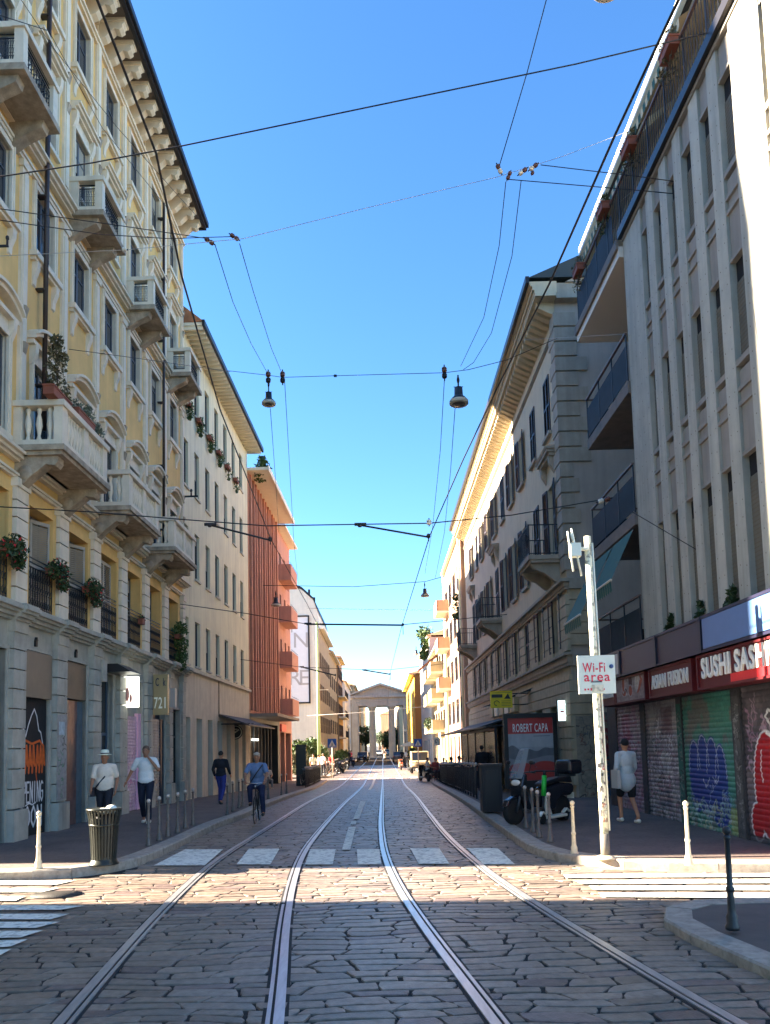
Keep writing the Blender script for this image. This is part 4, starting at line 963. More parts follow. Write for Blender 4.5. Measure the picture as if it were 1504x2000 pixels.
for k,(ya,yb,s) in enumerate(shops):
    o=thing('shop_sign',['dark red sign board with pale letters, half hidden by the wi-fi pole','red-framed sign board with photographs of food dishes','dark red ASIAN FUSION sign board over the green shutter','dark red SUSHI SASHIMI sign board, nearest the viewer'][k],'shop sign',(RX,ya,2.66),-PI/2,'red sign boards over the shuttered shops')
    w=ya-yb; b=MB(); b.box(0,w,-.30,.08,.02,.62,Mred); b.obj('board',o)
    b=MB(); 
    for q in ((0,w,.02,.06),(0,w,.58,.62),(0,.05,.06,.58),(w-.05,w,.06,.58)): b.box(q[0],q[1],-.33,-.30,q[2],q[3],Mred)
    b.obj('frame',o)
    if s=='SUSHI SASHIMI':
        text(s,Msgw,o,(w/2+.05,-.31,.36),.34,w*.9,bold=.03,ext=.02)
        b=MB(); b.box(1.25,w-.05,-.303,-.30,.06,.2,Mredl); b.obj('stripe',o)
    elif s: text(s,Msgw,o,(w/2-.02,-.31,.32),.29 if k else .25,w*.84,bold=0,ext=.02)
    else:
        pt=Paint(w-.1,.52,.012,(.35,.25,.22)); r_=random.Random(2)
        for i in range(9): pt.ell(r_.uniform(.3,w-.3),r_.uniform(.15,.5),r_.uniform(.08,.25),r_.uniform(.05,.16),r_.choice([(.05,.03,.03),(.4,.1,.05),(.6,.5,.4),(.12,.05,.04)]),r_.uniform(0,3),1,r_.choice([None,(.5,.45,.4)]),.02)
        pt.noise(.4,10,2); link('food_picture',pt.mesh('food_picture',M_paintwall),o,(.05,-.306,.05))
# shutters with graffiti
grf=[]
def gr1(p): 
    p.rect(.4,1.0,1.0,2.35,(.30,.04,.08),.8); p.noise(.7,7,3,(.30,.13,.22),.45); p.scribble(.1,p.w-.1,.1,2.4,110,.03,[(.5,.45,.5),(.3,.05,.15),(.08,.08,.1),(.4,.35,.4)],5,.14)
def gr2(p): 
    p.noise(.8,6,9,(.22,.17,.2),.5); p.noise(.6,5,4,(.08,.075,.08),.5); p.scribble(.1,p.w-.1,.05,1.9,170,.026,[(.6,.6,.62),(.05,.05,.06),(.25,.1,.15),(.45,.42,.4)],6,.13); p.rect(1.0,1.6,1.8,2.4,(.12,.03,.06),.5)
def gr3(p):
    p.noise(.8,6,5,(.16,.13,.13),.52)
    B_=(.008,.04,.26); Wt=(.45,.52,.62)
    for cx,cz,ax,az in ((.45,1.15,.28,.55),(.85,1.2,.3,.6),(1.25,1.15,.28,.6),(1.6,1.0,.26,.62),(.5,.7,.3,.4),(1.0,.65,.4,.4),(1.5,.5,.4,.4)): p.ell(cx,cz,ax,az,B_,0,1)
    for cx,cz,ax,az in ((.45,1.15,.26,.52),(.85,1.2,.27,.57),(1.25,1.15,.26,.57),(1.6,1.0,.24,.58)): p.line([(cx+ax*math.cos(a)*.95,cz+az*math.sin(a)) for a in [i*.3 for i in range(0,12)]],.022,Wt)
    p.line([(.3,.55),(.45,.35),(.6,.5),(.75,.3),(.9,.5),(1.05,.32),(1.2,.5)],.022,Wt); p.line([(.8,.95),(.95,.8),(1.1,.98)],.025,Wt); p.line([(1.25,1.0),(1.4,.88),(1.5,1.02)],.025,Wt)
    p.scribble(1.0,1.9,.3,.9,14,.018,[Wt,(.2,.35,.6)],8,.1); p.scribble(.1,2.1,.02,.5,70,.026,[(.3,.5,.5),(.2,.35,.3),(.5,.55,.35)],9,.1); p.rect(1.9,2.22,0,.5,(.35,.4,.1),.6)
def gr4(p):
    p.noise(.8,5,4,(.06,.055,.06),.42); p.scribble(.1,.9,1.3,2.2,26,.03,[(.42,.3,.36),(.35,.2,.28)],4,.12)
    R_=(.42,.01,.015); Wt=(.75,.72,.72)
    for cx,cz,ax,az,ro in ((.72,.95,.45,.85,0),(1.5,1.0,.42,.9,-.05),(.3,.35,.2,.3,0),(1.05,.22,.2,.3,0),(1.9,.5,.3,.5,0)): p.ell(cx,cz,ax+.03,az+.03,Wt,ro); 
    for cx,cz,ax,az,ro in ((.72,.95,.45,.85,0),(1.5,1.0,.42,.9,-.05),(.3,.35,.2,.3,0),(1.05,.22,.2,.3,0),(1.9,.5,.3,.5,0)): p.ell(cx,cz,ax-.01,az-.01,R_,ro)
    p.ell(.85,.75,.08,.18,Wt); p.line([(.85,.55),(.95,.35),(1.1,.2)],.03,Wt); p.line([(.55,1.5),(.5,1.2),(.55,1.0)],.03,Wt)
    pword(p,'SOUI',.75,1.72,1.3,.42,.05,(.78,.78,.76)); p.rect(0,2.2,0,.12,(.06,.06,.07),.8)
for k,(o_,base,fn,sd) in enumerate([(ops[0],(.30,.24,.26),gr1,3),(ops[1],(.33,.32,.32),gr2,5),(ops[2],(.055,.24,.175),gr3,7),(ops[3],(.17,.14,.15),gr4,9)]):
    pt=Paint(o_[1]-o_[0],o_[3]-o_[2],.0105,base); pt.noise(.2,6,sd); fn(pt); pt.noise(.12,20,sd); roller(Gb,o_[0],o_[2],0,0,pt,.15)
for k,x in enumerate([rx(15.55),rx(13.03)]):
    pt=Paint(.24,2.42,.012,(.10,.10,.10) if k else (.04,.14,.11)); pt.scribble(.03,.21,.1,2.3,70,.014,[(.3,.3,.29),(.03,.03,.03)],k,.06); link('tagged_jamb',pt.mesh('tagged_jamb',M_paintwall),Gb,(x-.12,.094,.12))
pt=Paint(.9,9.5,.02,(.0,.0,.0))
# ---- classical palazzo with bracketed cornice
KY0,KY1=23.75,51.6; KX=5.9
def kx(Y): return KY1-Y
Mtan=mat('tan_render',(.46,.43,.345),.85,noise=.13,nscale=1.2,streak=.15,bump=.1,bscale=60); Mtan2=mat('grey_quoin',(.30,.29,.265),.8,noise=.2,nscale=3,streak=.3)
Mrus=mat('rusticated_base',(.39,.36,.28),.8,noise=.25,nscale=3,streak=.3)
Mds=mat('dark_plum_shutter',(.038,.026,.032),.55)
Kb=side_root('classical_palazzo','long beige palazzo with dark shutters, grey corner quoins and a toothed cornice on the right','building',KX,KY1,0,False)
KLn=KY1-KY0; kc=[kx(25.35+2.46*i) for i in range(10)]
w2=[(c-.42,c+.42,4.8,6.6,.2) for c in kc]; w3=[(c-.45,c+.45,8.0,10.45,.22) for c in kc]; w4=[(c-.42,c+.42,12.2,14.2,.22) for c in kc]
b=MB(); wall(b,0,KLn,6.9,16.2,w3+w4,Mtan); b.quad((KLn,0,6.9),(KLn,12,6.9),(KLn,12,16.2),(KLn,0,16.2),Mgrw); b.quad((0,0,-1),(0,12,-1),(0,12,16.2),(0,0,16.2),Mtan); b.quad((0,12,-1),(KLn,12,-1),(KLn,12,16.2),(0,12,16.2),Mtan); b.quad((KLn,.0,-1),(KLn,12,-1),(KLn,12,6.9),(KLn,0,6.9),Mgrw); b.obj('wall',Kb)
# rusticated storeys: coursed blocks around the openings
b=MB(); gops2=[(kx(Y+1.0),kx(Y-.2),-.6,3.0) for Y in [25.6+2.46*i for i in range(10)]]
def courses(x0,x1,z0,z1,holes,hh=.36):
    z=z0
    while z<z1-.05:
        t=min(z+hh-.03,z1); cuts=[x0,x1]
        segs=[(x0,x1)]
        for h in holes:
            if h[2]<t and h[3]>z:
                ns=[]
                for a,c in segs:
                    if h[1]<=a or h[0]>=c: ns.append((a,c))
                    else:
                        if h[0]>a: ns.append((a,h[0]))
                        if h[1]<c: ns.append((h[1],c))
                segs=ns
        for a,c in segs:
            if c-a>.02: b.box(a,c,-.09,.02,z,t,Mrus)
        z+=hh
wall(b,0,KLn,-.9,6.6,[h+(.3,) for h in gops2]+w2,Mrus)
b.obj('base_wall',Kb)
b=MB(); courses(0,KLn+.09,.5,3.9,gops2); courses(0,KLn+.09,4.66,6.5,[(h[0]-.05,h[1]+.05,h[2]-.05,h[3]+.05) for h in w2]); 
z=.5
while z<6.3:
    if not 3.7<z<4.6: b.box(KLn,KLn+.09,.02,.62,z,z+.33,Mrus)
    z+=.36
b.obj('rusticated_courses',Kb)
b=MB(); cornice(b,0,KLn,4.18,[(.1,.1),(.22,.14),(.08,.24)],Mtan2,1); cornice(b,0,KLn,6.58,[(.08,.1),(.14,.14),(.1,.26)],Mtan2,1)
for z in (4.18,6.58): b.box(KLn,KLn+.2,.02,.75,z,z+.32,Mtan2)
b.obj('string_course',Kb)
b=MB(); z=7.2;i=0
while z<15.6:
    w=.95 if i%2 else .65
    if z<10.3: w*=.55
    b.box(KLn-.75 if i%2 else KLn-.5,KLn+.07,-.07,0,z,z+.44,Mtan2); b.box(KLn,KLn+.07,0,w,z,z+.44,Mtan2); z+=.5; i+=1
b.obj('corner_quoins',Kb)
def sh_pair(c,z0,h,w,closed):
    window(Kb,c,z0+.01,2*w-.02,h-.02,.2,Mfr)
    if closed==1: shutter(Kb,c-w,z0,w,h,Mds,-.02); shutter(Kb,c,z0,w,h,Mds,-.02)
    else:
        shutter(Kb,c-w,z0,w*.98,h,Mds,-.04,math.radians(180+8)); shutter(Kb,c+w,z0,w*.98,h,Mds,-.04,math.radians(-8))
for i,c in enumerate(kc):
    cl=lambda k:(i*7+k*3)%4==1
    sh_pair(c,4.8,1.8,.42,cl(1)); sh_pair(c,8.0,2.45,.45,(1 if cl(2) else 0)); sh_pair(c,12.2,2.0,.42,1 if i<2 else cl(3))
    for zz in ((12.08,7.88) if i%4!=0 else (12.08,)): b=MB(); b.box(c-.55,c+.55,-.12,.0,zz,zz+.12,Mtan2); b.obj('window_sill',Kb)
# hooded french windows with iron balconies
for i in (0,5,9):
    c=kc[i]
    b=MB(); b.box(c-.85,c+.85,-.28,0,11.35,11.45,Mtan2); b.box(c-.8,c+.8,-.2,0,11.24,11.35,Mtan2); b.prism([(-.30,11.45),(-.34,11.53),(0,11.56),(0,11.45)],c-.9,c+.9,Mtan2)
    for s in (-1,1): b.prism([(-.2,11.24),(-.18,11.0),(-.06,10.8),(0,10.7),(0,11.24)],c+s*.62-.09,c+s*.62+.09,Mtan2)
    b.obj('window_hood',Kb)
    b=MB(); b.box(c-1.0,c+1.0,-1.05,0,7.72,7.86,Mtan2); b.box(c-.95,c+.95,-.98,0,7.62,7.72,Mtan2)
    for s in (-1,1): b.prism([(-.95,7.62),(-.85,7.45),(-.5,7.3),(-.2,7.05),(0,7.0),(0,7.62)],c+s*.7-.1,c+s*.7+.1,Mtan2)
    o=b.obj('balcony',Kb); r=MB()
    for z in (7.9,8.84): r.box(c-.98,c+.98,-1.03,-1.0,z,z+.03,IRON); r.box(c-.98,c-.95,-1.0,0,z,z+.03,IRON); r.box(c+.95,c+.98,-1.0,0,z,z+.03,IRON)
    for k in range(21): x=c-.97+1.94*k/20; r.box(x-.007,x+.007,-1.02,-1.005,7.86,8.86,IRON)
    for k in range(10):
        for s in (-1,1): y=-1.0+k*.11; r.box(c+s*.965-.007,c+s*.965+.007,y,y+.014,7.86,8.86,IRON)
    r.tube([(c-.7+.28*math.cos(t)*(1-t/12),-1.03,8.35+.3*math.sin(t)*(1-t/12)) for t in [q*.5 for q in range(18)]],.01,IRON,4); r.tube([(c+.7+.28*math.cos(t)*(1-t/12),-1.03,8.35+.3*math.sin(t)*(1-t/12)) for t in [q*.5 for q in range(18)]],.01,IRON,4)
    r.obj('iron_railing',o)
# cornice: band, brackets, dark gutter
b=MB(); cornice(b,0,KLn,15.05,[(.05,.05),(.04,.09)],Mtan2); b.box(-.3,KLn+.35,-.68,.0,16.05,16.15,Mtan); cornice(b,-.3,KLn+.35,16.15,[(.1,.70),(.12,.76),(.06,.82),(.1,.86)],Mtan)
b.box(KLn,KLn+.3,0,3,16.0,16.5,Mtan2); b.obj('cornice',Kb)
x=.1; k=0
b=MB()
while x<KLn+.2: 
    b.prism([(-.58,16.05),(-.56,15.88),(-.42,15.82),(-.2,15.7),(0,15.62),(0,16.05)],x-.11,x+.11,Mtan); x+=.40
o=b.obj('cornice_brackets',Kb); o['kind']='stuff'
b=MB(); b.box(-.3,KLn+.4,-.98,-.86,16.46,16.68,Mgut); b.prism([(-.9,16.62),(5.5,19.4),(12,16.62)],-.3,KLn+.42,mat('dark_green_roof',(.03,.04,.038),.5)); b.obj('roof',Kb)
b=MB(); b.prism([(.3,16.5),(5.5,18.9),(11.5,16.5)],KLn+.02,KLn+.36,Mtan2); b.obj('gable',Kb)
# ground floor fittings of the palazzo
for i,h in enumerate(gops2):
    if i%3==1: shop_roller(Kb,h[0],h[1],-.4,3.0,(.2,.19,.18),.25,20+i,[(.1,.1,.1),(.3,.3,.3)],25,None,.03)
    else: door(Kb,h[0],h[1],-.5,3.0,Mblk,.25)
pt=Paint(2.2,2.7,.015,(.24,.21,.17)); pt.scribble(.05,2.1,.1,1.6,110,.07,[(.02,.06,.22),(.04,.1,.2),(.02,.02,.04),(.05,.12,.14)],14,.25); pt.scribble(.1,2.1,1.4,2.5,50,.07,[(.25,.03,.04),(.3,.05,.06)],15,.25); pt.noise(.5,5,2,(.03,.05,.12),.55)
q=link('graffiti_wall',pt.mesh('graffiti_wall',M_paintwall),Kb,(KLn+.1,.63,.0),rz=PI/2); 
pt=Paint(.55,2.6,.015,(.30,.26,.2)); pt.scribble(.05,.5,.1,2.4,30,.025,[(.05,.04,.03),(.2,.08,.05),(.1,.1,.12)],16,.15)
q=link('graffiti_wall',pt.mesh('graffiti_wall',M_paintwall),Kb,(KLn+.097,.05,.0),rz=PI/2)
# café awning along the palazzo
b=MB(); b.prism([(-2.1,2.35),(-.1,2.95),(-.1,3.02),(-2.12,2.42)],kx(50.5),kx(33.5),mat('black_awning',(.02,.02,.022),.6)); b.obj('awning',Kb)
Mlb=mat('light_box_pale',(.45,.45,.42),.4)
b=MB()
for k in range(5): b.box(kx(40-k*1.6),kx(40-k*1.6)+1.1,-.3,-.1,3.15,3.75,Mlb if k%2 else mat('ochre_panel',(.3,.25,.15),.5))
b.obj('shop_panel',Kb)
for Y in (41.5,30.5,34.0):
    b=MB(); b.prism([(-.55,3.75),(0,3.95),(0,3.85)],kx(Y),kx(Y)+.7,Mblk); b.obj('small_canopy',Kb)
# ---- far right houses
Msal=mat('salmon_render',(.38,.27,.21),.85,noise=.15,nscale=1,streak=.2); Mcrm=mat('pale_yellow_render',(.38,.34,.24),.85,noise=.15,nscale=1,streak=.2); Mwr=mat('white_render',(.45,.45,.44),.85,noise=.12,nscale=1,streak=.2)
ye=PXX(880,1300,5.6).y
f1,xs=farblock('salmon_house','tall salmon house with balconies just past the beige palazzo on the right',5.7,52.4,66,16.5,Msal,False,4,rws=(3.4,6.6,9.8,12.9),shm=Mdw,over=.3)
for z in (6.4,9.7,12.8):
    b=MB(); b.box(.3,3.4,-1.0,0,z-.15,z,Mew); b.box(.3,3.4,-1.0,-.94,z,z+.9,Msal if z<12 else Mew); b.box(.3,.36,-1.0,0,z,z+.9,Msal); b.box(3.34,3.4,-1.0,0,z,z+.9,Msal); b.obj('balcony',f1)
b=MB(); b.tube([(.2,-.12,-.5),(.2,-.12,16.4)],.08,mat('cream_pipe',(.7,.62,.45),.5),8); b.obj('downpipe',f1)
b=MB(); b.tube([(13.3,-.12,-.5),(13.3,-.12,16.4)],.08,MATS['cream_pipe'],8); b.obj('downpipe',f1)
f2,xs=farblock('cream_balcony_house','pale yellow house stacked with white balconies beyond the salmon house',5.5,66.2,82,10.8,Mcrm,False,5,rws=(3.2,6.0,8.4),shm=Mshb,over=.5,wh=1.7)
for z in (3.1,5.9,8.3):
    for xa in (1.0,9.0):
        b=MB(); b.box(xa,xa+5,-1.1,0,z-.18,z,Mew); b.box(xa,xa+5,-1.1,-1.0,z,z+.9,Mcrm); b.box(xa,xa+.08,-1.0,0,z,z+.9,Mcrm); b.box(xa+4.92,xa+5,-1.0,0,z,z+.9,Mcrm); b.obj('balcony',f2)
b=MB(); b.prism([(-1.9,8.9),(0,10.4),(0,10.5),(-1.95,9.0)],6.4,9.0,mat('dark_red_roof',(.10,.03,.025),.7)); b.obj('porch_roof',f2)
f3,xs=farblock('white_house','white house with a green roof garden at the far right',5.3,82.2,104,13.4,Mwr,False,6,rws=(3.2,6.2,9.2),shm=None,over=.3)
f4,xs=farblock('yellow_house','bright yellow house with flank coloured orange as if shaded and tiled roof, right of the stone gateway',4.85,113,150,12.2,mat('chrome_yellow_render',(.62,.38,.06),.85,noise=.1,nscale=.5),False,7,rws=(3.6,6.4,9.2),over=.8,shm=None)
b=MB(); b.box(36.9,37.05,0,10,-1,12.15,mat('shaded_orange_flank',(.36,.14,.03),.85,noise=.15,nscale=1)); b.obj('flank',f4)  # darker orange puts the shade of this viewer-facing side into the colour
f5,xs=farblock('tiled_roof_house','pale house with a brown tiled roof behind the left end of the gateway',-6.4,133,156,13.0,mat('blue_white_render',(.42,.47,.52),.85,noise=.1,nscale=1),True,5,rws=(3.6,6.4,9.4),over=.4)
b=MB(); b.box(4,12,2,9,13,17.2,MATS['blue_white_render']); b.obj('attic',f5)
b=MB(); b.add([(3.3,1.3,17.2),(12.7,1.3,17.2),(12.7,9.7,17.2),(3.3,9.7,17.2),(8,5.5,19.6)],[(0,1,4),(1,2,4),(2,3,4),(3,0,4)],MATS['roof_tile']); b.obj('attic_roof',f5)
window(f5,8,14,1.6,2,2.0-.0,Mfr)
# beyond the gateway
far=[('far_house','salmon house seen between the gateway columns','building',-.6,330,362,15,Msal,False),('far_house','cream house seen past the right gateway column','building',4.2,190,230,15,Mcrm,False),
     ('far_house','grey-brown house seen through the left gap of the gateway','building',-6.6,180,225,16,MATS['umber_render'],True),('far_house','ochre house deep in the distance on the left past the gateway','building',-6.4,228,300,17,Moc,True),('far_house','pale house deep in the distance on the right past the gateway','building',5.2,268,330,20,Mwr,False)]
for n_,l_,c_,X,a,c,H,m,left in far: farblock(n_,l_,X,a,c,H,m,left,6,rws=(4,7.5,11,14.5),shm=None)
# ================================================================ STREET FURNITURE
Mbw=mat('bollard_cream',(.56,.53,.42),.5,noise=.15,nscale=20,dirt=.2); Mbd=mat('bollard_dark',(.035,.037,.042),.4,metal=.3,noise=.3,nscale=20); Mbg=mat('bollard_grey',(.11,.11,.115),.45,metal=.2,noise=.3,nscale=20)
def bollard_meshes(m,m2=None):
    b=MB(); b.lathe([(.075,0),(.078,.03),(.06,.06),(.062,.13),(.046,.16),(.042,.2),(.036,.36),(.034,.37)],(0,0,0),m,14); base=b.mesh('base')
    b=MB(); b.lathe([(.034,.36),(.046,.37),(.046,.40),(.033,.42),(.029,.86),(.04,.88),(.04,.90),(.026,.915)],(0,0,0),m,14); post=b.mesh('post')
    b=MB(); b.ell((0,0,.955),.047,.047,.047,m2 or m,14,8); ball=b.mesh('ball_finial'); return base,post,ball
BMS={'w':bollard_meshes(Mbw),'d':bollard_meshes(Mbd),'g':bollard_meshes(Mbg,mat('bollard_ball_pale',(.35,.35,.36),.35,metal=.3))}
def bollard(p,kind,label,group,h=1.0,lean=0):
    o=thing('bollard',label,'bollard',p,0,group)
    for n_,me in zip(('base','post','ball_finial'),BMS[kind]): link(n_,me,o)
    o.scale=(.8,.8,h*.86); o.rotation_euler=(0,lean,random.uniform(0,3)); return o
GB='ball-topped bollards along the pavement edges'
bollard(G(75,1698,.14),'w','sunlit cream bollard on the left corner, alone beside the litter bin',GB,1.0)
bollard(G(1122,1668,.14),'w','sunlit cream bollard between the parked motor scooter and the wi-fi pole',GB,.93)
bollard(G(1346,1690,.14),'w','sunlit cream bollard on the right pavement in front of the green shutter',GB,1.0)
bollard(G(1431,1816,.14),'d','black bollard in the near right corner, closest to the viewer',GB,1.06)
for i,(px,py) in enumerate([(1028,1618),(1042,1626),(1053,1636),(1075,1645)]):
    bollard(G(px,py,.14),'g',['grey bollard farthest from the viewer in the group before the parked scooter','grey bollard second farthest in the group before the parked scooter','grey bollard leaning by the green electric scooter','grey bollard nearest the cream one, in front of the parked scooter'][i],GB,.98)
lb=[(290,1652),(311,1642),(328,1634),(347,1627),(362,1618),(377,1612),(444,1592),(455,1585),(467,1578),(474,1575),(524,1560),(550,1553),(560,1550)]
for i,(px,py) in enumerate(lb):
    bollard(G(px,py,.14),'g',None,GB,.98)['label']=['dark bollard closest to the litter bin in the left kerb row','dark bollard second from the litter bin in the left kerb row','dark bollard third from the litter bin in the left kerb row','dark bollard fourth from the litter bin in the left kerb row','dark bollard fifth from the litter bin in the left kerb row','dark bollard ending the nearest cluster on the left kerb','dark bollard just behind the person in dark clothes walking away','dark bollard two behind the person in dark clothes','dark bollard halfway between the walker and the cyclist','dark bollard just left of the cyclist','dark bollard just right of the cyclist','dark bollard before the orange block, near the seated people','farthest dark bollard before the orange block'][i]
# litter bin: flared green-bronze slats
Mbin=mat('bin_bronze_green',(.05,.055,.045),.35,metal=.5,noise=.35,nscale=12,streak=.3)
bp=G(203,1688,.14); bn=thing('litter_bin','flared bronze-green slatted litter bin standing at the left corner kerb','litter bin',bp); bn.scale=(.76,.76,.84)
prof=[(.235,.10),(.24,.2),(.255,.45),(.275,.7),(.305,.88),(.335,1.0)]
for k in range(28):
    a=2*PI*k/28; b=MB(); ca,sa=math.cos(a),math.sin(a)
    vs=[]; 
    for r_,z in prof:
        for t in (-.020,.020):
            for dr in (0,.012): rr=r_+dr; vs.append((rr*ca-t*sa,rr*sa+t*ca,z))
    fs=[]
    for i in range(len(prof)-1): o=4*i; fs+= [(o,o+2,o+6,o+4),(o+1,o+3,o+7,o+5),(o,o+1,o+5,o+4),(o+2,o+3,o+7,o+6)]
    fs+= [(0,1,3,2),(20,21,23,22)]
    b.add(vs,fs,Mbin); b.obj('slat',bn)
b=MB(); b.lathe([(.30,.0),(.30,.02),(.27,.05),(.25,.09),(.235,.12),(.24,.14),(.20,.14),(.20,.02)],(0,0,0),Mbin,28); b.obj('base',bn)
b=MB(); b.lathe([(.252,.70),(.292,.70),(.300,.735),(.262,.735)],(0,0,0),Mbin,28); b.lathe([(.315,.985),(.352,.985),(.352,1.015),(.315,1.015)],(0,0,0),Mbin,28); b.obj('rim_band',bn)
b=MB(); b.lathe([(.19,.12),(.215,.5),(.25,.9),(.24,.9),(.18,.14)],(0,0,0),Mblk,20); b.obj('liner',bn)
lt=MB(); lt.ell((.05,.03,.82),.09,.07,.06,mat('paper_litter',(.7,.7,.68),.8)); lt.ell((-.05,-.05,.79),.1,.09,.05,MATS['paper_litter']); o=lt.obj('crumpled_paper',loc=bp+Vector((.05,0,.02))); tag(o,'crumpled white paper on top of the bronze-green litter bin','paper')
# wi-fi pole
wp=G(1183,1677,.14); Mpole=mat('white_peeling_paint',(.66,.63,.56),.55,noise=.1,nscale=5,dirt=.85); Mpg=mat('pole_sleeve_grey',(.12,.12,.12),.6,noise=.3,nscale=12)
H=(wp.z+0); top=P(1147,1048,wp.y+.05)
wf=thing('wifi_pole','white peeling pole carrying a square Wi-Fi area sign and aerials on the right pavement','sign pole',wp)
d=top-wp; b=MB(); b.tube([(0,0,.35),d*.3,d*.62,d],[.058,.056,.052,.05],Mpole,14); b.obj('pole',wf)
b=MB(); b.tube([(0,0,.0),d*.0+Vector((0,0,.36))],.066,Mpg,14); b.lathe([(.16,0),(.15,.02),(.08,.05)],(0,0,0),Mbw,14); b.obj('sleeve',wf)
s0=P(1127,1281,wp.y-.08)-wp; s1=P(1203,1354,wp.y-.08)-wp; sw=s1.x-s0.x; sh_=s0.z-s1.z
Mws=mat('sign_white',(.66,.66,.64),.45,noise=.06,nscale=9); Mrl=mat('sign_red',(.55,.03,.06),.5); Mbk_=mat('sign_black',(.03,.03,.035),.5); Mbl=mat('sign_blue',(.02,.06,.2),.5)
b=MB(); b.box(s0.x,s1.x,-.10,-.075,s1.z,s0.z,Mws); o=b.obj('sign_plate',wf); cx=(s0.x+s1.x)/2; cz=(s0.z+s1.z)/2
text(text_s:='Wi-Fi',Mrl,o,(cx-.035,-.102,cz+sh_*.17),.14,.33,bold=.01,ext=.003); text('area',Mrl,o,(cx-.0,-.102,cz-sh_*.07),.14,.38,bold=.008,ext=.003)
b=MB(); b.tube([(s1.x-.055,-.101,cz+sh_*.2),(s1.x-.055,-.106,cz+sh_*.2)],.032,Mbl,12); b.obj('blue_dot',o)
b=MB(); r_=random.Random(4)
for k in range(7): x=s0.x+.08+k*.045; b.box(x,x+.025,-.104,-.1,s1.z+.045+r_.uniform(0,.02),s1.z+.075+r_.uniform(0,.02),Mrl)
b.obj('red_scrawl',o)
b=MB(); b.box(s0.x+.18,s1.x-.2,-.104,-.1,s1.z+.165,s1.z+.18,Mbk_); b.box(s0.x+.12,s1.x-.12,-.103,-.1,cz-sh_*.16,cz-sh_*.155,Mbk_); b.box(s0.x+.19,s0.x+.36,-.112,-.1,s1.z+.03,s1.z+.13,mat('torn_sticker',(.6,.58,.5),.7,dirt=.5)); b.obj('sticker_remains',o)
Man=mat('aerial_white',(.68,.67,.64),.45)
b=MB(); t=d
b.box(t.x-.28,t.x-.13,-.07,.07,t.z-.32,t.z-.12,Man); b.tube([(t.x-.12,0,t.z-.2),(t.x,0,t.z-.2)],.03,Man,8); b.obj('aerial_box',wf)
for k,(x,z0,z1,dx) in enumerate([(-.32,-.55,.06,.0),(-.2,-.62,.1,.06),(-.30,-.1,.03,-.03)]):
    b=MB(); b.tube([(t.x+x+.06,-.05,t.z+z0),(t.x+x-dx,-.05,t.z+z1)],.014,Man,6); b.obj('aerial',wf)
b=MB(); b.tube([(.075,0,.4),d*.5+Vector((.08,0,0)),d+Vector((.07,0,-.1))],.014,Man,6); b.obj('conduit',wf)
b=MB(); r_=random.Random(8)
for k in range(26):
    z=r_.uniform(.5,2.2); q=d*(z/d.z); a=r_.uniform(-2.4,-.8); x,y=q.x+.0575*math.cos(a),q.y+.0575*math.sin(a); s=r_.uniform(.01,.028)
    b.box(-s,s,-.001,.002,-s*1.3,s*1.3,r_.choice([Mbk_,Mpg,mat('faded_red',(.3,.08,.06),.7),Mws]),M=Matrix.Translation((x,y,z))@Matrix.Rotation(a+PI/2,4,'Z'))
b.obj('sticker_remains',wf)
# ad panel with the exhibition poster
Y_=25.2; p0=P(982,1395,Y_); p1=P(1091,1520,Y_); gz_=zg(Y_)+.14
ad=thing('advert_panel','tall black lit-frame advert panel with a red and grey ROBERT CAPA exhibition poster','advert panel',(p0.x,Y_,gz_)); W=p1.x-p0.x; Ht=p0.z-gz_
b=MB(); 
for x0,x1,z0,z1 in ((0,.13,.25,Ht),(W-.13,W,.25,Ht),(.13,W-.13,Ht-.14,Ht),(.13,W-.13,.25,.5)): b.box(x0,x1,-.12,.12,z0,z1,Mblk)
b.box(.13,W-.13,-.04,.12,.5,Ht-.14,Mblk); b.obj('frame',ad)
b=MB(); b.box(.25,.4,-.1,.1,0,.25,Mblk); b.box(W-.4,W-.25,-.1,.1,0,.25,Mblk); b.obj('foot',ad)
pw,ph=W-.26,Ht-.64
pt=Paint(pw,ph,.012,(.36,.37,.39)); pt.rect(0,pw,ph-.52,ph,(.50,.035,.035)); pt.rect(0,pw,ph-.95,ph-.52,(.42,.43,.45))
z0=ph-1.0
for k in range(60):
    x=pw*k/59; pt.line([(x,.4),(x,z0-.05+.1*math.sin(k*.11+1)+.05*math.sin(k*.3)+.1*math.exp(-((k-35)/9)**2))],pw/55,(.13,.13,.15))
for k in range(60):
    x=pw*k/59; pt.line([(x,.3),(x,z0-.32+.07*math.sin(k*.09+3))],pw/55,(.25,.25,.27))
pt.noise(.2,9,3)
for cx_,s in ((pw*.55,1.),(pw*.72,.75)):
    pt.ell(cx_,z0-.5,.05*s,.07*s,(.04,.04,.05)); pt.line([(cx_,z0-.55),(cx_,z0-.85*s-.1)],.13*s,(.04,.04,.05)); pt.line([(cx_-.03,z0-.9),(cx_-.06,z0-1.2)],.06*s,(.03,.03,.04)); pt.line([(cx_+.04,z0-.9),(cx_+.07,z0-1.2)],.06*s,(.03,.03,.04))
pt.rect(0,pw,0,.42,(.45,.04,.035)); pt.ell(pw*.3,.45,.4,.12,(.45,.04,.035)); pt.ell(pw*.8,.5,.35,.12,(.45,.04,.035)); pt.line([(pw*.57,ph-.6),(pw*.93,ph-.6)],.02,(.15,.15,.17))
ps=link('poster',pt.mesh('poster',attr_mat('poster_paper',rough=.35,dirt=.05)),ad,(.13,-.05,.5))
text('ROBERT CAPA',mat('poster_white',(.78,.78,.76),.5),ps,(pw/2,-.01,ph-.34),.27,pw*.78,bold=.012,ext=.004)
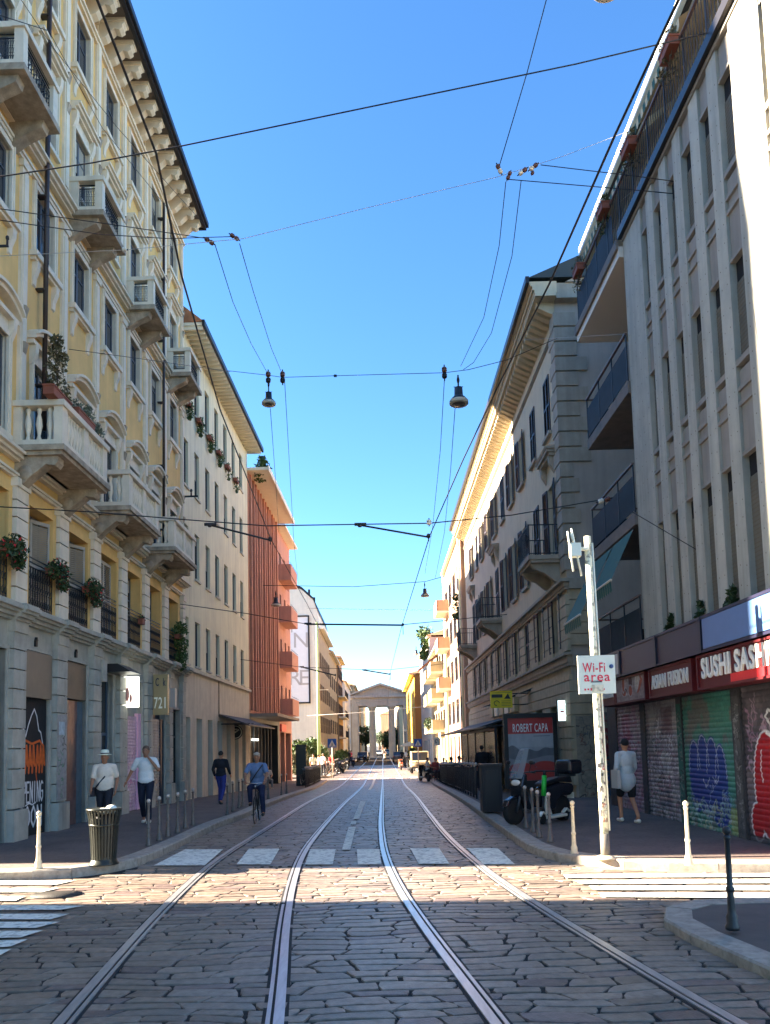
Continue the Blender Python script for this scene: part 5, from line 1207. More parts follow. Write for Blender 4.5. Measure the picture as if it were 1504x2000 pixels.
# yellow projecting sign, light-blue box sign
q0=P(957,1350,30.5); q1=P(1001,1382,30.5)
ys=thing('projecting_sign','yellow rectangular hanging sign with dark motif above the advert panel','sign',(q0.x,30.5,q1.z)); w,h=q1.x-q0.x,q0.z-q1.z
My=mat('sign_yellow',(.62,.50,.02),.5)
b=MB(); b.box(0,w,-.05,.05,0,h,My); b.obj('board',ys)
b=MB(); b.box(w*.06,w*.55,-.055,-.05,h*.6,h*.8,Mbk_); b.box(w*.06,w*.94,-.055,-.05,h*.88,h*.9,Mbk_); 
b.add([(w*.62,-.056,h*.52),(w*.92,-.056,h*.52),(w*.8,-.056,h*.84)],[(0,1,2)],Mbk_)
for k in range(4): b.box(w*.5,w*.93,-.055,-.05,h*(.12+.09*k),h*(.14+.09*k),Mbk_)
b.tube([(w*(.28+.12*math.cos(a)),-.054,h*(.28+.14*math.sin(a))) for a in [i*.6 for i in range(9)]],.012,Mbk_,4); b.obj('printed_motif',ys)
b=MB(); b.box(w,5.9-q0.x-.05,-.02,.02,h*.8,h*.86,IRON); b.obj('wall_arm',ys); b=MB(); b.box(w,5.9-q0.x-.05,-.02,.02,h*.15,h*.2,IRON); b.obj('wall_arm',ys)
q0=P(1087,1367,24.4); q1=P(1107,1409,24.4)
bs=thing('light_box_sign','pale blue upright box sign projecting from the palazzo corner','sign',(q0.x,24.4,q1.z)); w,h=q1.x-q0.x,q0.z-q1.z
b=MB(); b.box(0,w,-.06,.06,0,h,Mblk); b.obj('case',bs); b=MB(); b.box(.02,w-.02,-.065,-.06,.02,h-.02,mat('box_sign_blue',(.35,.55,.68),.4,emit=.25)); b.obj('face',bs)
b=MB(); b.box(w*.3,w*.7,-.069,-.065,h*.42,h*.5,Mrl); b.box(w*.2,w*.8,-.069,-.065,h*.54,h*.58,Mws); b.box(w*.35,w*.75,-.069,-.065,h*.36,h*.39,Mrl); b.obj('printed_motif',bs)
# left shop signs (boxes and blades)
def blade(name,label,px0,py0,px1,py1,Y,m,words=None,side=-7.35):
    q0=P(px0,py0,Y); q1=P(px1,py1,Y); o=thing(name,label,'sign',(q0.x,Y,q1.z)); w,h=q1.x-q0.x,q0.z-q1.z
    b=MB(); b.box(0,w,-.09,.09,0,h,m); b.obj('case',o)
    if words: 
        for s,fx,fz,hh,ww,mm in words: text(s,mm,o,(w*fx,-.10,h*fz),h*hh,w*ww,bold=.01,ext=.004)
    if q0.x>side: b=MB(); b.box(side-q0.x,0,-.02,.02,h*.8,h*.84,IRON); b.obj('wall_arm',o); b=MB(); b.box(side-q0.x,0,-.02,.02,h*.15,h*.19,IRON); b.obj('wall_arm',o)
    return o
Mlw=mat('lit_sign_white',(.72,.68,.66),.4,emit=.35); Mlp=mat('sign_pale_gold',(.20,.175,.10),.4); Mnv=mat('sign_navy_letter',(.02,.025,.05),.5)
o=blade('box_sign','white square box sign with faded pink figure above the pink shutter',240,1322,270,1381,21.9,Mlw); k=MB(); k.ell((.16,-.1,.36),.06,.01,.2,mat('faded_pink',(.5,.25,.25),.6)); k.ell((.26,-.1,.25),.04,.01,.13,MATS['faded_pink']); k.obj('printed_motif',o)
blade('blade_sign','pale gold upright sign with dark letters hanging over the grey shutter',301,1318,329,1396,24.3,Mlp,[('C  k',.5,.8,.2,.7,Mnv),('721',.5,.28,.28,.8,Mws)])
blade('blade_sign','small white sign behind the pale gold sign on the left',331,1345,344,1382,25.6,mat('sign_grey_white',(.42,.40,.39),.5))
# round no-parking style disc
rd=P(460,1430,38.0); o=thing('round_sign','round dark sign with a white ring and a slanted bar hanging under the left awning','sign',rd)
b=MB(); Mx=Matrix.Rotation(PI/2,3,'X'); b.lathe([(.36,-.03),(.36,.03)],(0,0,0),Mbk_,24,M=Mx,smooth=False); b.obj('disc',o)
b=MB(); b.tube([(.3*math.cos(a),-.035,.3*math.sin(a)) for a in [i*PI/12 for i in range(25)]],.022,Mws,6); b.tube([(-.18,-.035,-.12),(.18,-.035,.12)],.04,Mws,6); b.tube([(-.16,-.035,.14),(.1,-.035,.14)],.03,Mws,6); b.obj('ring_and_bar',o)
b=MB(); b.tube([(0,0,.36),(0,0,.75)],.015,IRON,6); b.tube([(0,0,.7),(-1.0,0,.7)],.015,IRON,6); b.obj('hanger',o)
# blue crossing signs on posts
Mblue_=mat('crossing_blue',(.015,.10,.42),.45); 
def crossing_sign(label,px,pyt,pyb,Y,wpx):
    g=G(px,pyb,.14); Y=g.y; a=P(px,pyt,Y); w=wpx/1500*Y; h=a.z-g.z
    o=thing('crossing_sign',label,'road sign',g,0,'blue pedestrian crossing signs'); b=MB(); b.tube([(0,0,0),(0,0,h)],.04,mat('post_grey',(.42,.42,.38),.5),8); b.obj('post',o)
    b=MB(); b.box(-w/2,w/2,-.07,-.05,h-w,h,Mblue_); b.obj('plate',o)
    b=MB(); s=w*.40; b.add([(-s,-.073,h-w*.88),(s,-.073,h-w*.88),(0,-.073,h-w*.14)],[(0,1,2)],Mws); b.obj('white_triangle',o)
    b=MB(); c=h-w*.6; k=w; b.tube([(0,-.078,c+.13*k),(0,-.078,c-.02*k)],.045*k,Mbk_,5); b.tube([(0,-.078,c-.02*k),(-.1*k,-.078,c-.22*k)],.025*k,Mbk_,5); b.tube([(0,-.078,c-.02*k),(.1*k,-.078,c-.22*k)],.025*k,Mbk_,5); b.ell((0,-.078,c+.2*k),.035*k,.01,.035*k,Mbk_,8,5); b.obj('walking_figure',o)
    return o
crossing_sign('blue crossing sign on a post on the left pavement before the garden hedge',650,1443,1520,0,17)
crossing_sign('blue crossing sign on a post on the right, in front of the parked off-road car',818,1443,1517,0,15)
g=G(855,1520,.14); a=P(855,1440,g.y); o=thing('white_plate_sign','small white plate sign on a post by the right-hand café crowd','road sign',g); h=a.z-g.z
b=MB(); b.tube([(0,0,0),(0,0,h)],.035,MATS['post_grey'],8); b.obj('post',o); b=MB(); b.box(-.2,.2,-.06,-.04,h-.55,h,Mws); b.obj('plate',o); b=MB(); b.tube([(.1*math.cos(i*.7),-.065,h-.26+.12*math.sin(i*.7)) for i in range(8)],.02,Mbk_,4); b.obj('printed_motif',o)
# pale green mast on the left, slim lamp arms
g=P(624,1511,66); g.z=-.46; o=thing('green_mast','tall pale green mast standing before the garden hedge on the left','mast',g); a=P(621,1215,g.y); h=a.z-g.z
Mmast=mat('pale_green_mast',(.25,.40,.20),.5); b=MB(); b.tube([(0,0,0),(0,0,h)],[.16,.09],Mmast,10); b.obj('pole',o); b=MB(); b.lathe([(.24,0),(.22,.8),(.16,.9)],(0,0,0),Mmast,10); b.obj('base',o)
b=MB(); b.tube([(0,0,h*.55),(.9,0,h*.55)],.03,Mws,6); b.obj('arm',o)
# dark info totem
g=G(579,1535,.14); o=thing('dark_totem','dark slab-like totem in front of the garden hedge on the left','totem',(g.x,g.y,g.z)); a0=P(570,1457,g.y); a1=P(590,1457,g.y); b=MB(); b.box(0,a1.x-a0.x,-.08,.08,.0,a0.z-g.z,mat('totem_dark',(.02,.03,.035),.2)); b.obj('slab',o); b=MB(); b.box(-.04,a1.x-a0.x+.04,-.1,.1,a0.z-g.z,a0.z-g.z+.06,IRON); b.obj('cap',o)
# railings of the café terraces
def railing(label,pts,h,knob=True,panel=False):
    o=thing('railing',label,'railing',pts[0]); base=Vector(pts[0])
    b=MB(); r=MB(); n=0; k=MB()
    for a,c in zip(pts[:-1],pts[1:]):
        a=Vector(a);c=Vector(c); L=(c-a).length; m=max(1,int(L/.75))
        b.tube([a-base+Vector((0,0,h-.08)),c-base+Vector((0,0,h-.08))],.02,IRON,5); b.tube([a-base+Vector((0,0,.12)),c-base+Vector((0,0,.12))],.018,IRON,5)
        for i in range(m*6):
            p=a.lerp(c,i/(m*6))-base; r.box(p.x-.007,p.x+.007,p.y-.007,p.y+.007,p.z+.1,p.z+h-.08,IRON)
        for i in range(m+1):
            if i==m and c!=Vector(pts[-1]): continue
            p=a.lerp(c,i/m)-base; q=MB(); q.tube([(p.x,p.y,p.z),(p.x,p.y,p.z+h)],.028,IRON,6); q.ell((p.x,p.y,p.z+h+.03),.055,.055,.055,MATS['bollard_ball_pale'],8,5); q.obj('post',o)
    b.obj('rail',o); r.obj('bars',o); return o
def kp(Y,dx): return Vector((interp(KR,Y)+dx,Y,zg(Y)+.14))
railing('black railing with pale knobs along the right kerb before the café terrace',[kp(24.3,.45),kp(28,.45),kp(33,.45),kp(38,.45)],1.05)
railing('black railing further along the right kerb beside the seated people',[kp(38.6,.45),kp(44,.45),kp(50.5,.45)],1.05)
def kq(Y,dx): return Vector((interp(KL,Y)+dx,Y,zg(Y)+.14))
railing('black railing along the left kerb in front of the pink block',[kq(42,-.4),kq(47,-.4),kq(53.5,-.4)],1.05)
railing('thin railing along the far left pavement by the people in red',[Vector((-4.7,64+0,-.46)),Vector((-4.7,78,-.46)),Vector((-4.75,95,-.46))],1.0)
# dark cabinet / planter boxes at the railing end
g=G(960,1590,.14)
o=thing('dark_cabinet','dark grey cabinet box at the near end of the right-hand railing','cabinet',(g.x-.3,g.y,g.z)); b=MB(); b.box(.1,.58,0,.5,.05,1.15,mat('cabinet_dark',(.008,.009,.014),.6)); b.obj('body',o); b=MB(); b.box(.07,.61,-.03,.53,1.15,1.2,Mblk); b.obj('lid',o); b=MB(); b.box(.18,.5,-.012,0,.15,1.05,Mblk); b.obj('door',o)
# café screen structure beside advert panel
o=thing('cafe_shelter','dark glazed café shelter frame along the palazzo behind the railing','shelter',(4.0,27.5,zg(28)+.14))
b=MB()
for y in (0,3,6,9,12): b.box(0,.08,y,y+.08,-.3,2.25,Mblk); b.box(1.7,1.78,y,y+.08,-.3,2.3,Mblk)
b.box(0,.08,0,12.1,2.25,2.35,Mblk); b.obj('frame',o)
b=MB(); b.box(.03,.05,.1,12,.9,2.2,mat('dark_screen',(.012,.012,.014),.25)); b.obj('screen',o)
b=MB(); b.prism([(-.3,2.35),(1.85,2.55),(1.85,2.6),(-.3,2.4)],0,12.2,Mblk,axis='y'); b.obj('roof',o)
# planters, hedge, trees, hanging plants
Mlf=mat('leaf_green',(.035,.075,.018),.6,noise=.7,nscale=14,col2=(.10,.16,.03)); Mlf2=mat('leaf_dark',(.018,.04,.012),.6,col2=(.05,.085,.02),nscale=14); Mlf3=mat('leaf_silver',(.13,.16,.11),.6,col2=(.22,.25,.18),nscale=20); Mlf4=mat('leaf_brownish',(.06,.05,.02),.7,col2=(.12,.10,.035),nscale=20); Mfl=mat('red_flower',(.45,.02,.03),.5); Mtc=mat('terracotta',(.20,.065,.04),.7,noise=.2); Mtrk=mat('tree_bark',(.08,.06,.045),.9,noise=.4,nscale=9,bump=.5)
def plant(name,label,cat,loc,clumps,n,size,m,pot=None,group=None,flowers=0,seed=1,drop=0):
    o=thing(name,label,cat,loc,0,group)
    link('foliage',leaf_mesh('foliage',clumps,.2,n,size,m,seed=seed),o)
    if pot: pot.obj('pot',o)
    if flowers: link('flowers',leaf_mesh('flowers',clumps,.2,flowers,size*.9,Mfl,seed=seed+3),o)
    s=MB(); zc=min(c[2] for c in clumps)
    for c in clumps[:6]: s.tube([(clumps[0][0],clumps[0][1],zc-.1),(c[0],c[1],c[2])],.008,Mtrk,4)
    s.obj('stem',o); return o
def onY(x,yy,z): # local yellow-palazzo coords -> world
    a=Ysb.rotation_euler.z; return Vector((YX0+math.cos(a)*x-math.sin(a)*yy,YY0+math.sin(a)*x+math.cos(a)*yy,z))
def boxpot(w,d,h,m=None): b=MB(); b.box(-d/2,d/2,-w/2,w/2,-h,0,m or Mtc); b.box(-d/2-.015,d/2+.015,-w/2-.015,w/2+.015,-.03,.005,m or Mtc); return b
plant('potted_shrub','straggly brown-green shrub in a terracotta trough on the nearest big balcony','plant',onY(2.1,-.85,9.33),[(0,0,.2,.25),(0,-.1,.5,.25),(0,0,.85,.22),(0,-.1,1.1,.15),(0,.3,.1,.15)],700,.045,Mlf4,boxpot(.9,.22,.2),seed=2)
plant('potted_plant','silvery plant in the second terracotta trough on the nearest big balcony','plant',onY(3.2,-.92,9.33),[(0,0,.1,.18),(0,.35,.12,.18),(0,-.35,.1,.16),(.05,.2,.25,.1)],700,.035,Mlf3,boxpot(.95,.22,.2),seed=3)
plant('potted_plant','pale tufted plant in a pot at the far corner of the nearest big balcony','plant',onY(4.3,-.8,9.28),[(0,0,.12,.2),(0,0,.25,.14)],500,.04,Mlf3,boxpot(.3,.25,.15),seed=4)
plant('window_plant','dark bushy plant at the second-floor window sill between two balconies','plant',onY(5.1,-.14,8.42),[(0,0,.05,.2),(0,.2,.0,.16),(0,-.2,.0,.15)],600,.04,Mlf2,boxpot(.5,.15,.12),seed=5)
for i,(c,lab) in enumerate([(0,'bushy red-flowered geranium on the railing at the left picture edge'),(1,'red-flowered geranium on the first-floor railing below the nearest big balcony'),(2,'red-flowered geranium on the second first-floor railing from the front')]):
    plant('geranium',lab,'plant',onY(bays[c]+.38,-.2,5.93),[(.05,0,.05,.24),(.05,.25,.0,.2),(.1,-.25,-.05,.2),(.12,.1,-.3,.15)],900,.045,Mlf2,boxpot(.7,.16,.14),None,90,seed=6+i)
plant('geranium','small red pot on the first-floor railing past the white shutters','plant',onY(bays[4]+.4,-.14,5.85),[(0,0,.05,.1)],120,.03,Mlf2,boxpot(.25,.14,.16),None,30,seed=12)
plant('trailing_plant','leafy dark and bright green plant spilling from the last first-floor window','plant',onY(bays[6]+.1,-.22,5.9),[(0,0,.1,.3),(0,.2,.3,.25),(.05,0,-.3,.28),(.05,.1,-.7,.26),(.05,0,-1.05,.22)],1600,.05,Mlf,boxpot(.6,.15,.14),seed=13)
def onC(x,yy,z):
    a=Cb.rotation_euler.z; return Vector((CX0+math.cos(a)*x-math.sin(a)*yy,CY0+math.sin(a)*x+math.cos(a)*yy,z))
for i in range(6):
    plant('window_box','green trailing window box under a top-floor window of the cream building, number %s from the palazzo'%['one','two','three','four','five','six'][i] if 0 else ['trailing window box nearest the yellow palazzo on the cream building','trailing window box second from the palazzo on the cream building','trailing window box third from the palazzo on the cream building','trailing window box fourth from the palazzo on the cream building','sparse trailing window box fifth from the palazzo on the cream building','small window box sixth from the palazzo on the cream building'][i],'window box',onC(cb[i],-.14,15.22),[(.0,0,.0,.18),(.02,.12,-.2,.2),(.04,0,-.45,.16),(.02,0,-.6,.08)],420 if i<4 else 160,.05,Mlf,boxpot(.6,.16,.14),'window boxes on the cream building',seed=20+i)
def onO(x,yy,z):
    a=Ob.rotation_euler.z; return Vector((OX0+math.cos(a)*x-math.sin(a)*yy,OY0+math.sin(a)*x+math.cos(a)*yy,z))
plant('roof_shrub','spiky green shrub growing on the roof corner of the orange block','plant',onO(.6,-.5,17.0),[(0,0,.2,.4),(.3,.3,.5,.35),(0,.8,.2,.4),(.2,0,.8,.25)],500,.12,Mlf,None,seed=31)
plant('roof_shrub','bright green shrub leaning over the edge of the white house roof','plant',Vector((5.1,84,13.9)),[(0,0,0,1.0),(-.3,1,.3,.8),(0,0,-1.2,.7),(-.3,.5,-2.2,.6)],900,.2,Mlf,None,seed=32)
plant('balcony_plant','green plant on the balcony of the cream balcony house','plant',Vector((4.2,69,3.6)),[(0,0,0,.5),(0,1,.2,.5)],400,.12,Mlf2,None,seed=33)
plant('ledge_plant','green creeper hanging on the salmon house beside its top balcony','plant',Vector((5.5,54,11.6)),[(0,0,0,.4),(0,.2,-.6,.35),(0,0,.6,.3)],500,.09,Mlf,None,seed=34)
def onG(x,yy,z): return Vector((RX+yy,GY1-x,z))
for i,(x,lab) in enumerate([(.2,'terracotta trough with dry stems at the far end of the roof terrace'),(2.6,'terracotta trough on the middle of the roof terrace railing'),(4.6,'terracotta trough beside the folded pale awning on the roof terrace'),(7.0,'orange trough on the roof terrace railing nearest the viewer')]):
    plant('roof_trough',lab,'plant',onG(x,-.14,14.95),[(0,0,.05,.12),(0,.2,.1,.14),(0,-.2,.1,.12),(.05,0,-.4,.25),(.05,.3,-.3,.2)],260,.04,Mlf4 if i!=1 else Mlf2,boxpot(.5,.2,.18),'terracotta troughs on the roof terrace',seed=40+i)
for i,(x,lab) in enumerate([(rx(15.3),'spiky weed growing on the mossy ledge above the food-picture sign'),(rx(12.6),'dark mossy weed on the ledge above the SUSHI SASHIMI sign'),(rx(13.8),'small mossy weed on the ledge above the ASIAN FUSION sign')]):
    plant('ledge_weed',lab,'plant',onG(x,-.02,4.02),[(0,0,.08,.1),(0,.15,.05,.1),(0,0,.25,.08)],160,.06,Mlf2,None,seed=50+i)
# garden hedge in front of the white gable
hc=[]; r_=random.Random(9)
for k in range(46): hc.append((r_.uniform(-11,-5.2),r_.uniform(69,75),r_.uniform(.2,3.0),r_.uniform(.5,.95)))
o=thing('garden_hedge','leafy green hedge mass in front of the white gable wall on the left','hedge',(-8,72,-.5)); link('foliage',leaf_mesh('foliage',[(x+8,y-72,z,rr) for x,y,z,rr in hc],.8,9000,.17,Mlf,seed=61),o)
s=MB()
for x,y,z,rr in hc[:14]: s.tube([(x+8,y-72,-.1),(x+8,y-72,z)],.04,Mtrk,5)
s.obj('trunk',o)
o=thing('pale_shrub','pale flowering shrub beside the dark totem on the left','plant',(-7.4,66,-.5)); link('foliage',leaf_mesh('foliage',[(0,0,.6,.7),(.6,.3,1.2,.7),(1.2,0,.5,.6),(-.5,0,1.3,.6),(.3,0,1.8,.5)],.7,2200,.12,mat('leaf_pale',(.22,.22,.14),.7,col2=(.10,.13,.05),nscale=9),seed=62),o)
def tree(label,x,y,h,r,n,ls,seed,m=None):
    o=thing('tree',label,'tree',(x,y,zg(y))); t=MB(); rr=random.Random(seed); t.tube([(0,0,0),(.1,0,h*.25),(0,.1,h*.5),(.1,0,h*.75)],[r*.12,r*.1,r*.08,r*.03],Mtrk,7)
    cl=[]
    for k in range(16):
        a=rr.uniform(0,6.28); q=rr.uniform(.1,.75)*r; z=h*rr.uniform(.45,.95); p=(q*math.cos(a),q*math.sin(a),z); cl.append((*p,r*rr.uniform(.25,.42)))
        if k<8: t.tube([(0,0,h*.4),p],[r*.04,r*.01],Mtrk,5)
    t.obj('trunk',o); link('crown',leaf_mesh('crown',cl,r*.3,n,ls,m or Mlf2,seed=seed),o)
for i,(x,y,h,r) in enumerate([(1.0,196,5.6,3.4),(-4.6,205,8,3),(3.6,215,7,2.6),(-1.5,330,9,5),(4.5,250,8,3)]):
    tree(['round dark tree framed between the gateway columns','tall tree beyond the left gap of the gateway','slim tree beyond the right column of the gateway','broad distant tree closing the street beyond the gateway','distant tree on the right beyond the gateway'][i],x,y,h,r,1500,.3,70+i)
# ================================================================ OVERHEAD LINES
Mw=mat('wire_black',(.012,.012,.016),.6); Mwl=mat('wire_pale',(.35,.36,.38),.5); Mins=mat('insulator_white',(.6,.58,.55),.3); Minb=mat('insulator_brown',(.10,.04,.03),.3)
def wire(label,pts,r,m=None,cat='wire',sag=0,name='overhead_wire'):
    q=[P(*p) if len(p)==3 and isinstance(p,tuple) else Vector(p) for p in pts]
    if sag:
        out=[]
        for a,c in zip(q[:-1],q[1:]):
            for k in range(8): t=k/8; v=a.lerp(c,t); v.z-=sag*4*t*(1-t); out.append(v)
        q=out+[q[-1]]
    base=q[0]; b=MB(); b.tube([p-base for p in q],r,m or Mw,6); o=b.obj(name,loc=base); return tag(o,label,cat,'overhead tram and lamp wires')
ZC=5.65
def cw(px,py): # point on the contact wire height
    r=ray(px,py); s=(ZC-H0)/r[2]; return Vector((r[0]*s,r[1]*s,ZC))
R1=[cw(1325,0),cw(1203,260),cw(1075,550),cw(970,760),cw(905,897),cw(840,1045),cw(785,1222),cw(763,1310)]; R1=[Vector((1.75,1.5,ZC))]+R1+[Vector((.45,70,ZC-.5)),Vector((.6,150,ZC-.6))]
wire('thick black tram contact wire over the right track',R1,.009)
L1=[cw(190,0),cw(305,300),cw(355,540),cw(430,800),cw(530,1055),cw(600,1180)]; L1=[Vector((-1.3,1.0,ZC))]+L1+[Vector((-1.95,60,ZC-.5)),Vector((-1.95,150,ZC-.6))]
wire('thick black tram contact wire over the left track',L1,.008)
wire('long black span wire crossing the top of the sky from left wall to right terrace',[(-80,362,12),(0,345,12),(180,318,12),(355,285,12),(740,205,12),(1125,125,12),(1504,35,12),(1600,12,12)],.011)
wire('thin pale wire rising across the middle of the sky',[(0,500,14),(245,488,14.5),(475,466,15),(720,405,16),(970,346,17),(1100,305,17.3),(1275,238,17.6),(1504,150,18)],.006,Mwl)
wire('black wire from the left wall to the paired insulators, upper one',[(-20,405,13),(230,440,14),(405,466,15)],.008)
wire('black wire from the left wall to the paired insulators, lower one',[(0,430,13),(200,458,14),(330,466,15),(455,462,16)],.008)
wire('wire from the top of the picture down to the left-hand sky insulator',[(1075,-40,12),(1067,0,12.3),(1030,140,13),(975,325,14)],.009)
wire('black wire from the sky insulators to the right edge, lower one',[(990,350,14),(1250,372,14),(1504,396,14),(1600,404,14)],.008)
wire('black wire from the sky insulators to the right edge, upper one',[(1056,322,14),(1250,345,14),(1504,380,14),(1600,392,14)],.008)
wire('thin wire from the sky insulators down to the right-hand lamp, left one',[(988,355,14),(975,480,16),(945,620,18.5),(900,715,21)],.008)
wire('thin wire from the sky insulators down to the right-hand lamp, right one',[(1018,352,14),(1000,500,16),(960,650,19),(925,708,20.5),(905,722,21)],.008)
wire('thin wire from the left insulators down to the left-hand lamp',[(420,478,15),(455,590,19),(490,670,22),(522,728,25)],.009)
wire('thin wire from the left insulators down beside the left-hand lamp',[(468,476,16),(495,570,19.5),(530,680,23),(552,732,25)],.009)
wire('span wire carrying the two big lamps across the street',[(445,724,26),(525,733,25),(552,737,25),(650,734,24),(868,728,21.5),(915,722,21),(990,703,20.8),(1090,660,21)],.009)
wire('thin hanging wire below the left-hand lamp',[(528,798,25),(537,920,33),(545,1040,42)],.010); wire('thin wire running on past the left-hand lamp',[(556,745,25),(565,900,32),(574,1060,42),(584,1150,50)],.010)
wire('thin wire running on from the right-hand lamp, left one',[(868,742,21.5),(860,880,27),(845,1030,36),(830,1120,45)],.010); wire('thin wire running on from the right-hand lamp, right one',[(889,795,21),(880,920,27),(868,1040,35),(850,1130,45)],.010)
wire('black span wire crossing the street at the nearer tram bracket',[(-30,988,14),(180,1000,14),(350,1014,14),(520,1027,14),(705,1024,14),(838,1022,14),(1000,1006,15.5),(1170,977,18.6)],.011)
wire('dark stay wire slanting from the balcony insulator to the right edge',[(1235,1000,15),(1380,1085,14),(1504,1160,13)],.009)
wire('span wire at the second tram bracket',[(352,1180,27),(480,1198,25),(600,1219,24),(787,1220,24),(870,1212,26),(990,1200,30)],.013)
wire('span wire carrying the third lamp',[(445,1142,45),(690,1146,45),(830,1136,45),(870,1125,45)],.018)
wire('thin pale span wire low across the far street',[(600,1188,50),(700,1190,50),(880,1192,50)],.014,Mwl)
wire('low span wire at the third tram bracket',[(470,1288,38),(590,1303,38),(712,1308,38),(762,1308,38),(870,1296,40)],.014)
wire('low pale span wire in front of the gateway',[(600,1398,60),(700,1392,60),(920,1372,56)],.02,Mwl)
wire('thin diagonal wire across the yellow palazzo, upper',[(35,-10,13),(105,95,14.5),(230,250,17),(400,440,20.5)],.007)
wire('thin diagonal wire across the yellow palazzo, lower',[(0,30,12),(95,60,13.5),(200,250,15.5),(330,410,19)],.007)
wire('thin wire along the yellow palazzo and out over the street',[(135,682,16),(270,700,18),(450,726,24)],.007)
wire('thin pale wire above the parked scooter and the balconies',[(1000,665,19.5),(1270,650,17),(1300,640,16.8)],.006,Mwl)
wire('wire from the palazzo wall above the shops to the far span',[(356,1340,29),(420,1340,34),(560,1345,50)],.006)
def bracket_arm(label,a,c,r,drop):
    A,C=P(*a),P(*c); o=thing('tram_bracket',label,'wire bracket',A,0,'tram wire brackets'); b=MB(); b.tube([(0,0,0),C-A],r,Mw,8); b.obj('arm',o)
    b=MB(); b.tube([C-A,C-A+Vector((0,0,-drop))],.012,Mw,6); b.ell(C-A+Vector((0,0,.02)),.04,.04,.05,Mw,8,5); b.obj('clamp',o)
    b=MB(); b.tube([Vector((-.12,0,.02)),Vector((.10,0,.02))],.03,Mw,8); b.ell(Vector((-.02,0,-.0)),.05,.04,.04,Mw,8,5); b.obj('insulator',o)
bracket_arm('nearer tram bracket pipe in mid sky holding the right contact wire',(705,1026,14),(837,1049,14),.018,.08)
bracket_arm('nearer tram bracket pipe in front of the cream building holding the left contact wire',(412,1026,14),(528,1055,14),.018,.08)
bracket_arm('straight second tram bracket pipe in the far sky',(602,1219,24),(787,1221,24),.028,.3)
bracket_arm('third tram bracket pipe, small, above the gateway',(712,1309,38),(762,1317,38),.03,.3)
bracket_arm('third tram bracket pipe in front of the banner',(590,1303,38),(655,1319,38),.03,.2)
def lamp(label,px,py,Y,w,hang=.35):
    c=P(px,py,Y); o=thing('hanging_lamp',label,'street lamp',c,0,'bell-shaped street lamps hung over the street'); R=w/2
    b=MB(); b.lathe([(R*.2,R*1.2),(R*.42,R*1.15),(R*.46,R*.35),(R*.5,R*.22),(R*.72,R*.02),(R*.95,-R*.25)],(0,0,0),mat('lamp_black',(.015,.015,.018),.4),20); b.obj('housing',o)
    b=MB(); b.lathe([(R*.96,-R*.25),(R*1.0,-R*.32),(R*1.0,-R*.6),(R*.93,-R*.66)],(0,0,0),mat('lamp_rim_grey',(.40,.40,.36),.4),20); b.lathe([(R*.93,-R*.62),(R*.5,-R*.7),(.01,-R*.72)],(0,0,0),mat('lamp_glass',(.10,.10,.10),.15),20); b.obj('rim',o)
    b=MB(); b.tube([(0,0,R*1.2),(0,0,R*1.2+hang)],R*.09,Mw,6); b.ell((0,0,R*1.2+hang*.6),R*.16,R*.16,hang*.3,Mw,8,5); b.tube([(-R*.5,0,R*1.25),(R*.5,0,R*1.25)],R*.04,Mw,5); b.obj('hanger',o); return o
lamp('largest bell lamp, grey-rimmed, hanging right of centre in the sky',896,778,21,.54,.36); lamp('bell lamp hanging left of centre near the cream building',525,782,25,.47,.5)
lamp('small bell lamp far along on the right, under the third span wire',830,1160,45,.5,.4); lamp('small bell lamp in front of the balconies of the pink block',539,1178,45,.55,.4); lamp('tiny distant bell lamp near the white house',813,1276,78,.55,.4); lamp('bell lamp cut by the top edge of the picture',1187,-42,9,.42,.3)
def insulator(label,px,py,Y,ang,s=.07,m=None,n=2):
    o=thing('insulator',label,'insulator',P(px,py,Y),0,'white and brown wire insulators'); o.rotation_euler=(0,ang,0)
    for k in range(n): b=MB(); b.lathe([(.01,-s),(s*.8,-s*.8),(s,-.2*s),(s*.5,0),(s,.3*s),(s*.8,.8*s),(.01,s)],(0,0,(k-(n-1)/2)*s*2.3),(m or Mins) if k==0 else Minb,10); b.obj('bell',o)
    b=MB(); b.tube([(0,0,-s*n*1.5),(0,0,s*n*1.5)],s*.25,Mw,6); b.obj('pin',o)
insulator('insulator at the end of the wire from the top, left of the sky pair',975,330,14,-.4,.045); insulator('dark insulator just right of the left sky insulator',994,343,14,.4,.04,Minb); insulator('white insulator in the middle of the sky pair',1021,335,14,.9,.045); insulator('white insulator right end of the sky pair',1042,326,14,.9,.045); insulator('small brown insulator hanging under the sky pair',1040,338,14,.5,.035,Minb,1)
insulator('brown insulator at the wire end near the palazzo eave, left one',409,471,15,2.2,.05,Minb); insulator('brown insulator at the wire end near the palazzo eave, right one',458,463,16,2.2,.05,Minb); insulator('white round insulator on the pale wire across the yellow palazzo',243,488,14.5,PI/2,.05,None,1)
insulator('white insulator on the pale wire by the roof terrace',1273,240,17.6,1.2,.06,None,1); insulator('dark insulator above the left-hand lamp',524,737,25,0,.09,Mw,2); insulator('dark insulator beside the left-hand lamp',552,737,25,0,.09,Mw,2); insulator('dark insulator left of the big lamp',868,728,21.5,0,.08,Mw,2)
insulator('dark insulator in the middle of the lamp span wire',655,734,24,PI/2,.05,Mw,1); insulator('white insulator above the nearer right tram bracket',838,1020,14,0,.05,None,1); insulator('yellowish insulator where the span wire meets the right balcony',1180,977,18.2,1.3,.07,None,2)
